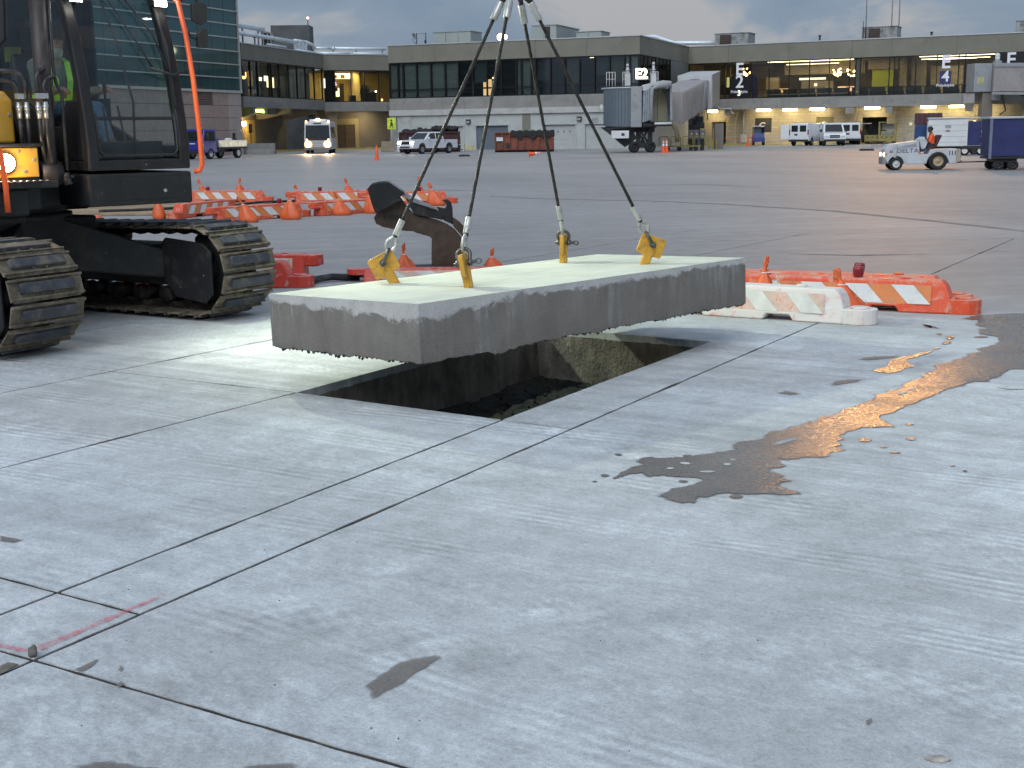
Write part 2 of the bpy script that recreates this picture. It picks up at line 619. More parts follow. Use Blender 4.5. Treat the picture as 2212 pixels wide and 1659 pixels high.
# the sheet that reaches the horizon, open where the panels lie
outer = [Vector((900, -900)), Vector((1200, 1500)), Vector((-1200, 1500)), Vector((-900, -900))]
inner = [isec(JR, CN), isec(JR, CF), isec(JL, CF), isec(JL, CN)]
ctr = sum(inner, Vector((0, 0))) / 4
inner_o = [p + (p - ctr).normalized() * 0.012 for p in inner]
mb = MB()
for i in range(4):
    j = (i + 1) % 4
    mb.quad((*outer[i], 0), (*outer[j], 0), (*inner_o[j], 0), (*inner_o[i], 0))
apron = struct(mb.build('apron_ground', M_APRON))
mb = MB()
for c in cells:
    mb.quad(*[(*p, -0.0045) for p in c])
mb.build('joint_filler', M_SEAL, apron)

def on_pit(p):
    return min((p - q).length for q in (PFL, PFR, PBR, PBL)) < 1e-4
def panel(c):
    nc = len(c)
    area = sum(c[i].x * c[(i + 1) % nc].y - c[(i + 1) % nc].x * c[i].y for i in range(nc))
    if area < 0:
        c = c[::-1]
    # inset each edge by half a joint, except along the opening
    ls = []
    for i in range(nc):
        a, b = c[i], c[(i + 1) % nc]
        pit_edge = on_pit(a) and on_pit(b)
        ls.append((offs(line(a, b), 0.0 if pit_edge else 0.0095), pit_edge))
    q = [isec(ls[i - 1][0], ls[i][0]) if abs(ls[i - 1][0][1].cross(ls[i][0][1])) > 0.08 else c[i] + Vector((-ls[i][0][1].y, ls[i][0][1].x)) * 0.0095 for i in range(nc)]
    ring = []
    for i in range(nc):
        a, b = q[i], q[(i + 1) % nc]
        L = (b - a).length
        n = max(1, int(L / 0.07)) if min(a.length, b.length, ((a + b) / 2).length) < 12 else 1
        nrm = Vector((-(b - a).y, (b - a).x)).normalized()
        for k in range(n):
            p = a + (b - a) * (k / n)
            if n > 1 and k > 0 and not ls[i][1]:
                d = mnoise.noise((p.x * 9, p.y * 9, i)) * 0.006 + max(0, mnoise.noise((p.x * 2.3, p.y * 2.3, 4)) - 0.25) * 0.028
                p = p + nrm * d
            elif n > 1 and k > 0:
                p = p + nrm * mnoise.noise((p.x * 14, p.y * 14, 2)) * 0.004
            ring.append(p)
    n = len(ring)
    vs = [(*p, 0.0) for p in ring] + [(*p, -0.06) for p in ring]
    fs = [tuple(range(n))] + [(i, i + n, (i + 1) % n + n, (i + 1) % n) for i in range(n)]
    mb = MB().add(vs, fs)
    return mb.build('concrete_panel', M_APRON, apron)
for c in cells:
    panel(c)

# ------------------------------------------------------------------ the opening: cut walls and dark base
m, t, b = newmat('cut_pit_wall')
tcn = t.nodes.new('ShaderNodeTexCoord')
c = ramp(t, noise(t, 3.5, 7, 0.65), [(0.3, (0.095, 0.085, 0.072)), (0.7, (0.30, 0.28, 0.235))])
mp_ = t.nodes.new('ShaderNodeMapping')
mp_.inputs['Scale'].default_value = (9, 9, 1.0)
lnk(t, tcn.outputs['Object'], mp_.inputs[0])
dr = noise(t, 1.6, 5, 0.6, mp_.outputs[0])
c = mixc(t, 0.6, c, ramp(t, dr, [(0.35, 0.62), (0.65, 1.2)]), 'MULTIPLY')
lnk(t, c, b.inputs['Base Color'])
b.inputs['Roughness'].default_value = 0.75
bump(t, b, mixc(t, 0.5, dr, noise(t, 30, 5, 0.7)), 0.8, 0.03)
M_PITW = m
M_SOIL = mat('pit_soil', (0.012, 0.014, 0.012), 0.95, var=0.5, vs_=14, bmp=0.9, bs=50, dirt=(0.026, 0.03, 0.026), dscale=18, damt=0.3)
def wall_grid(a, b, z0, z1, nx, nz, amp):
    vs, fs = [], []
    d = (b - a)
    nrm = Vector((-d.y, d.x)).normalized()      # towards the inside
    for k in range(nz + 1):
        for i in range(nx + 1):
            p = a + d * (i / nx)
            z = z0 + (z1 - z0) * k / nz
            o = (mnoise.noise((p.x * 6, p.y * 6, z * 9)) * 0.6 + mnoise.noise((p.x * 17, p.y * 17, z * 23)) * 0.4) * amp * (1 - 0.8 * k / nz)
            o += 0.03 * (1 - k / nz) ** 2
            vs.append((p.x + nrm.x * o, p.y + nrm.y * o, z))
    w_ = nx + 1
    for k in range(nz):
        for i in range(nx):
            fs.append((k * w_ + i, k * w_ + i + 1, (k + 1) * w_ + i + 1, (k + 1) * w_ + i))
    return vs, fs
for a, b_, nm in ((PFR, PBR, 0), (PBR, PBL, 1), (PBL, PFL, 2), (PFL, PFR, 3)):
    mb = MB()
    mb.add(*wall_grid(a, b_, -0.50, -0.055, int((b_ - a).length / 0.04), 12, 0.035 if nm == 1 else 0.018), smooth=True)
    mb.build('pit_wall', M_PITW, apron, smooth=True, fix=False)
mb = MB()
nx, ny = 60, 34
vs, fs = [], []
for j in range(ny + 1):
    for i in range(nx + 1):
        p = PFR + (PBR - PFR) * (i / nx) + (PFL - PFR) * (j / ny)
        z = -0.44 + mnoise.noise((p.x * 2, p.y * 2, 0)) * 0.035 + mnoise.noise((p.x * 11, p.y * 11, 5)) * 0.022 + random.uniform(-.006, .006)
        vs.append((p.x, p.y, z))
for j in range(ny):
    for i in range(nx):
        k = j * (nx + 1) + i
        fs.append((k, k + 1, k + nx + 2, k + nx + 1))
mb.add(vs, fs)
o = mb.build('pit_floor', M_SOIL, apron, fix=False)
# loose stones on the base of the opening
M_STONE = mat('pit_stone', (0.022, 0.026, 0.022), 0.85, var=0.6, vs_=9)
mb = MB()
for i in range(420):
    s_, t_ = random.random(), random.random() * 0.9
    p = PFR + (PBR - PFR) * s_ + (PFL - PFR) * t_
    r = random.uniform(0.006, 0.02)
    mb.M = Matrix.Translation((p.x, p.y, -0.43)) @ Matrix.Rotation(random.random() * 6, 4, (random.random(), random.random(), 1))
    mb.add([(r, 0, 0), (-r, .2 * r, 0), (0, r, 0), (.2 * r, -r, 0), (0, 0, r * .8), (0, 0, -r)], [(0, 2, 4), (2, 1, 4), (1, 3, 4), (3, 0, 4), (2, 0, 5), (1, 2, 5), (3, 1, 5), (0, 3, 5)])
struct(mb.build('pit_stones', M_STONE, apron), 'stuff')

# ------------------------------------------------------------------ water on the apron
m, t, b = newmat('wet_concrete')
c = ramp(t, noise(t, 2.2, 6, 0.6), [(0.3, (0.115, 0.105, 0.095)), (0.7, (0.185, 0.172, 0.157))])
c = mixc(t, 0.6, c, ramp(t, noise(t, 130, 3, 0.6), [(0.25, 0.6), (0.7, 1.15)]), 'MULTIPLY')
lnk(t, c, b.inputs['Base Color'])
rr = ramp(t, noise(t, 1.6, 4, 0.6), [(0.38, 0.15), (0.62, 0.30)])
rr = math_(t, 'ADD', rr, math_(t, 'MULTIPLY', math_(t, 'SUBTRACT', noise(t, 55, 3, 0.7), 0.44), 0.7))
rr = math_(t, 'MAXIMUM', rr, 0.10)
lnk(t, rr, b.inputs['Roughness'])
b.inputs['Specular IOR Level'].default_value = 0.6
bump(t, b, noise(t, 170, 2, 0.6), 0.32, 0.004)
M_WET = m
m, t, b = newmat('damp_concrete')
c = ramp(t, noise(t, 5, 6, 0.65), [(0.3, (0.17, 0.155, 0.14)), (0.7, (0.25, 0.235, 0.215))])
c = mixc(t, 0.6, c, ramp(t, noise(t, 130, 3, 0.6), [(0.25, 0.6), (0.7, 1.15)]), 'MULTIPLY')
lnk(t, c, b.inputs['Base Color'])
b.inputs['Roughness'].default_value = 0.6
at_ = t.nodes.new('ShaderNodeAttribute')
at_.attribute_name = 'cover'
al = math_(t, 'ADD', at_.outputs['Fac'], math_(t, 'MULTIPLY', math_(t, 'SUBTRACT', noise(t, 26, 6, 0.75), 0.5), 1.7))
al = ramp(t, al, [(0.18, 0.0), (1.05, 0.88)])
tr_ = t.nodes.new('ShaderNodeBsdfTransparent')
ms = t.nodes.new('ShaderNodeMixShader')
lnk(t, al, ms.inputs[0])
lnk(t, tr_.outputs[0], ms.inputs[1])
lnk(t, b.outputs[0], ms.inputs[2])
lnk(t, ms.outputs[0], t.nodes['Material Output'].inputs[0])
M_DAMP = m
def soft_blob(name, pts, m_, z=0.004, jag=0.008, grow=1.25, shrink=0.72):
    c = sum(pts, Vector((0, 0))) / len(pts)
    ring = []
    for i, a in enumerate(pts):
        b_ = pts[(i + 1) % len(pts)]
        for j in range(4):
            p = a + (b_ - a) * (j / 4)
            ring.append(p + (p - c).normalized() * mnoise.noise((p.x * 20, p.y * 20, 1)) * jag * 2)
    n = len(ring)
    vs = [(*(c + (p - c) * grow), z) for p in ring] + [(*p, z) for p in ring] + [(*(c + (p - c) * shrink), z) for p in ring] + [(*c, z)]
    fs = []
    for i in range(n):
        k = (i + 1) % n
        fs += [(i, k, n + k, n + i), (n + i, n + k, 2 * n + k, 2 * n + i), (2 * n + i, 2 * n + k, 3 * n)]
    o = MB().add(vs, fs).build(name, m_, fix=False)
    for p in o.data.polygons:
        if p.normal.z < 0:
            p.flip()
    at2 = o.data.attributes.new('cover', 'FLOAT', 'POINT')
    for i in range(3 * n + 1):
        at2.data[i].value = 0.0 if i < n else (0.5 if i < 2 * n else 1.0)
    return struct(o)
def blob(name, pts, m_, z=0.004, jag=0.03, step=0.03, margin=0.0):
    """ragged flat patch with the given outline (ground points)"""
    ring = []
    n = len(pts)
    for i in range(n):
        a, b_ = pts[i], pts[(i + 1) % n]
        d = b_ - a
        k = max(1, int(d.length / step))
        nr = Vector((-d.y, d.x))
        nr = nr.normalized() if nr.length > 1e-6 else nr
        for j in range(k):
            p = a + d * (j / k)
            q = mnoise.noise((p.x * 11, p.y * 11, z * 50)) * 0.6 + mnoise.noise((p.x * 30, p.y * 30, 3)) * 0.4
            ring.append(p + nr * q * jag)
    bm = bmesh.new()
    f = bm.faces.new([bm.verts.new((p.x, p.y, z)) for p in ring])
    bmesh.ops.triangulate(bm, faces=[f])
    me = bpy.data.meshes.new(name)
    bm.to_mesh(me)
    bm.free()
    for p in me.polygons:
        if p.normal.z < 0:
            p.flip()
    me.materials.append(m_)
    o = bpy.data.objects.new(name, me)
    sc.collection.objects.link(o)
    if margin:
        # damp fringe that dries out away from the water
        n = len(ring)
        ar = sum(ring[i].x * ring[(i + 1) % n].y - ring[(i + 1) % n].x * ring[i].y for i in range(n))
        sg = 1 if ar > 0 else -1
        outr = []
        for i in range(n):
            d = ring[(i + 1) % n] - ring[i - 1]
            nr = Vector((d.y, -d.x)).normalized() * sg if d.length > 1e-6 else Vector((0, 0))
            outr.append(ring[i] + nr * margin * (0.6 + 0.8 * abs(mnoise.noise((ring[i].x * 5, ring[i].y * 5, 7)))))
        mm = MB().add([(p.x, p.y, z - 0.0015) for p in ring] + [(p.x, p.y, z - 0.0015) for p in outr], [(i, (i + 1) % n, (i + 1) % n + n, i + n) for i in range(n)])
        fo = mm.build('damp_fringe', M_DAMP, o, fix=False)
        for p in fo.data.polygons:
            if p.normal.z < 0:
                p.flip()
        av = fo.data.attributes.new('cover', 'FLOAT', 'POINT')
        for i in range(2 * n):
            av.data[i].value = 0.62 if i < n else 0.0
    return struct(o)
def K(x, y):          # image crop coordinates of the water trail, cast onto the ground
    return G2(1426.4 + .3637 * x, 521.2 + .3637 * y)
up = [(0, 1290), (150, 1285), (300, 1265), (400, 1248), (480, 1240), (430, 1215), (480, 1195), (560, 1185), (640, 1170), (615, 1155), (660, 1135), (740, 1120), (850, 1085), (960, 1050), (1080, 1015), (1170, 975), (1250, 945), (1290, 915), (1380, 890), (1460, 870), (1440, 855), (1500, 830), (1570, 815), (1560, 795), (1640, 765), (1630, 740), (1740, 715), (1860, 665), (1900, 655), (1890, 640), (2000, 615), (2025, 580), (1985, 567), (1890, 550), (1900, 525), (1950, 520), (1880, 500), (1890, 470), (1790, 462), (1900, 440), (2300, 420), (2700, 430), (2700, 770), (2300, 762), (2050, 760), (2040, 790), (1950, 835), (1840, 835), (1790, 860), (1690, 885), (1640, 905), (1560, 945), (1460, 975), (1390, 1015), (1300, 1040), (1310, 1060), (1390, 1105), (1300, 1108), (1180, 1110), (1110, 1130), (1065, 1150), (1060, 1190), (1050, 1230), (1110, 1243), (1000, 1250), (990, 1280), (850, 1285), (760, 1300), (700, 1290), (720, 1320), (735, 1340), (680, 1350), (650, 1365), (720, 1395), (700, 1410), (780, 1425), (700, 1450), (760, 1480), (830, 1500), (700, 1508), (560, 1505), (400, 1495), (330, 1500), (270, 1515), (205, 1515), (200, 1555), (140, 1555), (60, 1540), (0, 1515), (60, 1480), (180, 1455), (240, 1420), (200, 1405), (100, 1395), (0, 1390), (-60, 1400), (-100, 1380), (-170, 1385), (-270, 1415), (-262, 1395), (-210, 1370), (-160, 1345), (-110, 1330), (-150, 1310), (-100, 1292), (-50, 1285)]
blob('puddle', [K(*p) for p in up], M_WET, 0.004, 0.045, 0.02, 0.03)
def ell(cx, cy, rx, ry, tilt=0.0, n=14):
    return [K(cx + rx * math.cos(a) * math.cos(tilt) - ry * math.sin(a) * math.sin(tilt), cy + rx * math.cos(a) * math.sin(tilt) + ry * math.sin(a) * math.cos(tilt)) for a in [2 * PI * i / n for i in range(n)]]
for e_ in ((1215, 1183, 38, 11, 0), (1490, 1177, 28, 8, 0), (1738, 1337, 18, 4, 0), (1810, 1367, 14, 5, .2), (1390, 1258, 30, 4, 0), (1328, 1226, 15, 3, 0), (450, 1520, 35, 10, 0), (135, 1428, 28, 6, 0), (1720, 575, 22, 11, 0), (1655, 553, 18, 4, 0), (1905, 570, 42, 4, 0), (1700, 605, 28, 9, -.2), (-330, 1395, 22, 7, 0), (-390, 1430, 14, 4, 0), (-250, 1270, 20, 6, .1), (160, 1278, 26, 7, 0), (1640, 640, 26, 3, -.1), (1590, 507, 26, 7, .2), (1480, 1090, 25, 4, 0)):
    blob('puddle', ell(*e_), M_WET, 0.004, 0.010, 0.02, 0.012)
for e_ in ((740, 1195, 80, 10, -.25), (280, 1375, 50, 6, 0), (150, 1325, 34, 7, .1), (430, 1303, 14, 5, 0), (400, 1330, 22, 6, .1), (1440, 905, 26, 5, -.2), (1490, 887, 20, 6, 0), (1290, 972, 16, 4, 0), (60, 1355, 24, 6, 0)):
    blob('dry_patch', ell(*e_), M_APRON, 0.0062, 0.012, 0.02)
blob('puddle', [K(*p) for p in ((1255, 770), (1290, 760), (1350, 745), (1350, 725), (1380, 705), (1440, 690), (1540, 665), (1625, 652), (1600, 665), (1520, 690), (1460, 705), (1475, 725), (1510, 748), (1450, 755), (1425, 775), (1370, 785), (1290, 780))], M_WET, 0.004, 0.012, 0.02)
blob('puddle', [K(*p) for p in ((1545, 490), (1620, 505), (1660, 520), (1600, 515))], M_WET, 0.004, 0.01, 0.02)
for pts in (((1175, 705), (1220, 692), (1300, 685), (1420, 683), (1380, 695), (1250, 708)), ((1015, 848), (1040, 832), (1110, 823), (1205, 823), (1160, 838), (1080, 852), (1040, 860)), ((700, 903), (740, 893), (800, 900), (838, 910), (770, 915))):
    soft_blob('damp_patch', [K(*p) for p in pts], M_DAMP)
def D2(*pp):
    return [G2(*p) for p in pp]
soft_blob('damp_patch', D2((792, 1482), (805, 1470), (835, 1452), (862, 1432), (895, 1424), (940, 1418), (950, 1423), (925, 1440), (895, 1458), (870, 1478), (838, 1494), (812, 1507), (800, 1503), (802, 1490)), M_DAMP, grow=1.12, shrink=0.85)
soft_blob('damp_patch', D2((170, 1659), (200, 1649), (240, 1648), (300, 1656), (335, 1662), (340, 1690), (180, 1690)), M_DAMP)
soft_blob('damp_patch', D2((530, 1658), (560, 1652), (625, 1651), (637, 1657), (630, 1690), (520, 1690)), M_DAMP)
M_DIRT = mat('brown_grime', (0.17, 0.15, 0.125), 0.9, var=0.4, vs_=20)
for pts in (((160, 1448), (185, 1438), (212, 1425), (200, 1442), (178, 1452)), ((255, 1449), (262, 1440), (268, 1446), (262, 1452)), ((252, 1482), (262, 1474), (268, 1480), (258, 1490)), ((0, 1158), (20, 1163), (50, 1168), (30, 1174), (0, 1170)), ((1870, 1560), (1882, 1552), (1886, 1562), (1874, 1570))):
    soft_blob('grime_spot', D2(*pts), M_DAMP, jag=0.004)

# fluorescent pink survey paint along the joint
m, t, b = newmat('pink_spray_paint')
b.inputs['Base Color'].default_value = (0.75, 0.16, 0.20, 1)
b.inputs['Roughness'].default_value = 0.8
tcn = t.nodes.new('ShaderNodeTexCoord')
al = ramp(t, noise(t, 30, 6, 0.7), [(0.42, 0.10), (0.62, 0.62)])
tr_ = t.nodes.new('ShaderNodeBsdfTransparent')
ms = t.nodes.new('ShaderNodeMixShader')
lnk(t, al, ms.inputs[0])
lnk(t, tr_.outputs[0], ms.inputs[1])
lnk(t, b.outputs[0], ms.inputs[2])
lnk(t, ms.outputs[0], t.nodes['Material Output'].inputs[0])
M_PINK = m
for (a, b_, w0, w1, nm) in ((G2(82, 1404), G2(240, 1336), .022, .016, 0), (G2(240, 1336), G2(356, 1286), .016, .008, 0), (G2(-60, 1384), G2(58, 1409), .014, .012, 1)):
    d = (b_ - a).normalized()
    n_ = Vector((-d.y, d.x))
    blob('paint_marking', [a + n_ * w0, a - n_ * w0, b_ - n_ * w1, b_ + n_ * w1], M_PINK, 0.005, 0.006, 0.015)

# faint old paint and tar lines, far out on the apron
M_OLDP = mat('worn_white_paint', (0.50, 0.50, 0.50), 0.8, var=0.4, vs_=3)
M_TAR = mat('tar_stain', (0.235, 0.226, 0.215), 0.7, var=0.35, vs_=1.5)
def ribbon(name, pts, ws, m_, jag=0.02, step=0.15, z=0.004):
    L, Rr = [], []
    for i, p in enumerate(pts):
        d = (pts[min(i + 1, len(pts) - 1)] - pts[max(i - 1, 0)]).normalized()
        n_ = Vector((-d.y, d.x))
        L.append(p + n_ * ws[i])
        Rr.append(p - n_ * ws[i])
    return blob(name, L + Rr[::-1], m_, z, jag, step)
ribbon('paint_marking', D2((1475, 521), (1600, 519), (1720, 518)), (.01, .02, .01), M_OLDP, 0.02)
ribbon('paint_marking', D2((1850, 518), (2000, 517), (2230, 515)), (.01, .014, .01), M_OLDP, 0.02)
ribbon('tar_stain', D2((1060, 424), (1180, 430), (1400, 434), (1560, 441), (1800, 456), (2000, 476), (2230, 501)), (.05, .09, .11, .12, .11, .10, .09), M_TAR, 0.05)
ribbon('tar_stain', D2((1030, 349), (1180, 346), (1330, 339), (1500, 334)), (.1, .35, .3, .1), M_TAR, 0.2, 0.6)
ribbon('tar_stain', D2((880, 413), (960, 411), (1060, 413)), (.03, .16, .03), M_TAR, 0.06)
ribbon('tar_stain', D2((700, 391), (800, 388), (860, 390)), (.04, .25, .04), M_TAR, 0.1, 0.4)
ribbon('tar_stain', D2((1300, 402), (1500, 398), (1640, 404)), (.03, .14, .03), M_TAR, 0.06, 0.4)
ribbon('tar_stain', D2((1700, 548), (1850, 552), (2000, 549)), (.01, .05, .01), M_TAR, 0.02, 0.2)
ribbon('tar_stain', D2((2155, 838), (2180, 842), (2225, 841)), (.004, .008, .006), M_TAR, 0.004, 0.05)

# crumbs of concrete and gravel scattered over the near panels
M_CRUMB = mat('concrete_crumbs', (0.10, 0.09, 0.08), 0.9, var=0.5, vs_=30)
mb = MB()
for i in range(80):
    u_, v_ = random.uniform(-50, 2250), random.uniform(700, 1650)
    if random.random() < 0.45:
        u_, v_ = random.gauss(520, 250), random.gauss(1130, 130)
    p = G(u_, min(v_, 1650))
    r = random.uniform(0.001, 0.0035)
    mb.M = Matrix.Translation((p.x, p.y, r * .6)) @ Matrix.Rotation(random.random() * 6, 4, (random.random(), random.random(), 1))
    mb.add([(r, 0, 0), (-r, .2 * r, 0), (0, r, 0), (.2 * r, -r, 0), (0, 0, r * .8), (0, 0, -r)], [(0, 2, 4), (2, 1, 4), (1, 3, 4), (3, 0, 4), (2, 0, 5), (1, 2, 5), (3, 1, 5), (0, 3, 5)])
struct(mb.build('gravel_crumbs', M_CRUMB), 'stuff', 'dark crumbs of gravel scattered on the pale concrete')
def lump(name, p, r, m_, sq=(1, 1, 1), seed=0.0, n=14, k=9, amp=0.35):
    mb = MB()
    mb.ball((0, 0, 0), (r * sq[0], r * sq[1], r * sq[2]), n, k)
    mb.v = [v * (1 + amp * mnoise.noise((v * (1.4 / r)) + Vector((seed, 0, 0)))) for v in mb.v]
    zmin = min(v.z for v in mb.v)
    o = mb.build(name, m_)
    o.location = (p.x, p.y, -zmin + p.z - 0.004)
    return o
M_ROCK = mat('stone', (0.16, 0.145, 0.125), 0.85, var=0.4, vs_=20, bmp=0.5, bs=60)
tag(lump('stone', G(72, 1419), 0.020, M_ROCK, (0.8, 0.8, 1.1), 3), 'small brown stone lying where two joints cross by the pink paint', 'stone')
tag(lump('concrete_spall', G(2025, 1642), 0.020, mat('spall_concrete', (0.42, 0.38, 0.34), 0.9, var=0.5, vs_=30), (1.6, 0.9, 0.35), 8), 'little broken chip of concrete in the near right foreground', 'rubble')
# sealant pulled out of the joint by the left edge
blob('grime_spot', D2((0, 1440), (18, 1432), (40, 1437), (25, 1445), (8, 1455), (0, 1458)), M_DIRT, 0.004, 0.008, 0.012)
# ================================================================== LIFTED SLAB
SL, SW, ST = 3.449, 1.532, 0.36
yaw = 0.797
uX = Vector((math.cos(yaw), math.sin(yaw), 0.001))
uY = Vector((-math.sin(yaw), math.cos(yaw), -0.038))
uX.normalize()
uY.normalize()
uZ = uX.cross(uY).normalized()
S0 = Vector((-0.556, 7.574, 0.694)) - uZ * ST       # near corner, underside
SM = Matrix((( uX.x, uY.x, uZ.x, S0.x), (uX.y, uY.y, uZ.y, S0.y), (uX.z, uY.z, uZ.z, S0.z), (0, 0, 0, 1)))
def slab_pt(u, v):
    d = ray(u, v)
    p0 = SM @ Vector((0, 0, ST))
    t_ = (p0 - Vector((0, 0, H_))).dot(uZ) / d.dot(uZ)
    return Vector((0, 0, H_)) + d * t_
m, t, b = newmat('lifted_slab_concrete')
tcn = t.nodes.new('ShaderNodeTexCoord')
pos = tcn.outputs['Object']
sep = t.nodes.new('ShaderNodeSeparateXYZ')
lnk(t, pos, sep.inputs[0])
def mapd(sc_, loc=(0, 0, 0)):
    q = t.nodes.new('ShaderNodeMapping')
    q.inputs['Scale'].default_value = sc_
    q.inputs['Location'].default_value = loc
    lnk(t, pos, q.inputs[0])
    return q.outputs[0]
nz = t.nodes.new('ShaderNodeSeparateXYZ')
lnk(t, tcn.outputs['Normal'], nz.inputs[0])
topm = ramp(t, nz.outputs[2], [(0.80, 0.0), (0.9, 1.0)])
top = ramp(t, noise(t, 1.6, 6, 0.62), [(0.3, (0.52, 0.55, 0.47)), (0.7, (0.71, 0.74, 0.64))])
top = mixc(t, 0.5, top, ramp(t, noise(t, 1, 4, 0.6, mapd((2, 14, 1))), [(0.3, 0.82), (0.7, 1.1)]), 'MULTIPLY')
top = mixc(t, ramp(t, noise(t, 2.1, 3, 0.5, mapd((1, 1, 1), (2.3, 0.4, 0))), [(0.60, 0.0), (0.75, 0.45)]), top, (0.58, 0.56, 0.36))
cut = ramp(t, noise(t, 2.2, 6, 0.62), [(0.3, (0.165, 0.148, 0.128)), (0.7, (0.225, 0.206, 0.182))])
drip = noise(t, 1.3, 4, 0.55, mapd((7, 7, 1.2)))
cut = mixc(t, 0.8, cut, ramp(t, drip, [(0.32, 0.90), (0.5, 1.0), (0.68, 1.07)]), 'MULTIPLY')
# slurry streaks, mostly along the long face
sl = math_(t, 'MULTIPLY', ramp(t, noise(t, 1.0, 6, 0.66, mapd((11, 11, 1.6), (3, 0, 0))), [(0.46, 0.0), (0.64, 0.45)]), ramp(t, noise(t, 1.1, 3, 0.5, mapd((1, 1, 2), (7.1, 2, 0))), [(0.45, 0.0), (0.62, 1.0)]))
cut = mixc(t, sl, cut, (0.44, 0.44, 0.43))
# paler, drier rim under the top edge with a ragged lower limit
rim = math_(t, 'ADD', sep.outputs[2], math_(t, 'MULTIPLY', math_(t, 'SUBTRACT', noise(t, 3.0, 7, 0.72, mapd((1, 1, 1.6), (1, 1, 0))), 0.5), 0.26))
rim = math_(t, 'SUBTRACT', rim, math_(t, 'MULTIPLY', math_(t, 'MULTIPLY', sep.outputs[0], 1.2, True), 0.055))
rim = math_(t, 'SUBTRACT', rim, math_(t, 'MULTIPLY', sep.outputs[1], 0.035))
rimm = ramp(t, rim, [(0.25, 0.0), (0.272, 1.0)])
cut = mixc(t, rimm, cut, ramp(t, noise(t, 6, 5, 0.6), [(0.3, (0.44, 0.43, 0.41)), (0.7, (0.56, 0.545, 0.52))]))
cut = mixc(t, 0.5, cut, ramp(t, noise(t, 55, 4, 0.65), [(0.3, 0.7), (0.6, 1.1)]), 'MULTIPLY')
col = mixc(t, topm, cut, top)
sp = noise(t, 150, 3, 0.6)
col = mixc(t, 0.5, col, ramp(t, sp, [(0.25, 0.75), (0.7, 1.1)]), 'MULTIPLY')
lnk(t, col, b.inputs['Base Color'])
b.inputs['Roughness'].default_value = 0.85
bump(t, b, noise(t, 60, 4, 0.65), 0.35, 0.010)
M_SLAB = m
M_UNDER = mat('slab_underside', (0.045, 0.045, 0.042), 0.95, var=0.5, vs_=9, dirt=(0.16, 0.15, 0.135), dscale=7, damt=0.4, bmp=0.8, bs=30)
mb = MB()
nx, ny, nzz = 90, 40, 9
def bot(x, y):
    e = min(x, SL - x, y, SW - y)
    return (-0.05 * max(0, mnoise.noise((x * 2.1, y * 2.1, 9)) - 0.22) + mnoise.noise((x * 4, y * 4, 1)) * 0.014 + mnoise.noise((x * 15, y * 15, 2)) * 0.016 + mnoise.noise((x * 40, y * 40, 3)) * 0.008) - 0.004
def side(p0, p1, n):
    vs, fs = [], []
    for k in range(nzz + 1):
        for i in range(n + 1):
            x = p0[0] + (p1[0] - p0[0]) * i / n
            y = p0[1] + (p1[1] - p0[1]) * i / n
            zb = bot(x, y)
            z = zb + (ST - zb) * k / nzz
            nr = ((p1[1] - p0[1]), -(p1[0] - p0[0]))
            ln = math.hypot(*nr)
            a = (mnoise.noise((x * 7, y * 7, z * 7)) * 0.003 - 0.006 * (max(0, 0.12 - z) / 0.12) ** 2) if 0 < i < n else 0.0
            vs.append((x + nr[0] / ln * a, y + nr[1] / ln * a, z))
    for k in range(nzz):
        for i in range(n):
            q = k * (n + 1) + i
            fs.append((q, q + 1, q + n + 2, q + n + 1))
    return vs, fs
for p0, p1, n in (((0, 0), (SL, 0), 140), ((SL, 0), (SL, SW), 50), ((SL, SW), (0, SW), 110), ((0, SW), (0, 0), 70)):
    mb.add(*side(p0, p1, n))
# worn arris: slightly chipped top edge
tv = [(0, 0), (SL, 0), (SL, SW), (0, SW)]
mb.quad(*[(x, y, ST) for x, y in tv])
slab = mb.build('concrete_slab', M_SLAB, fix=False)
slab.matrix_world = SM
tag(slab, 'thick rectangular concrete slab hanging from four steel ropes over its opening', 'concrete slab')
mb = MB()
vs, fs = [], []
for j in range(ny + 1):
    for i in range(nx + 1):
        x, y = SL * i / nx, SW * j / ny
        vs.append((x, y, bot(x, y) + 0.001))
for j in range(ny):
    for i in range(nx):
        k = j * (nx + 1) + i
        fs.append((k, k + nx + 1, k + nx + 2, k + 1))
mb.add(vs, fs)
mb.build('underside', M_UNDER, slab, fix=False)
mb = MB()
for i in range(230):
    s_ = random.random()
    if random.random() < 0.6:
        x, y = (random.random() * SL, random.uniform(0, .05))
    else:
        x, y = (random.uniform(0, .05), random.random() * SW)
    r = random.uniform(0.004, 0.011) * (1.3 if x < .06 else 1)
    z = bot(x, y) - r * 0.35
    mb.M = Matrix.Translation((x, y, z)) @ Matrix.Rotation(random.random() * 6, 4, (random.random(), random.random(), 1))
    mb.add([(r, 0, 0), (-r, .2 * r, 0), (0, r, 0), (.2 * r, -r, 0), (0, 0, r * .8), (0, 0, -r)], [(0, 2, 4), (2, 1, 4), (1, 3, 4), (3, 0, 4), (2, 0, 5), (1, 2, 5), (3, 1, 5), (0, 3, 5)])
struct(mb.build('clinging_aggregate', M_UNDER, slab), 'stuff')

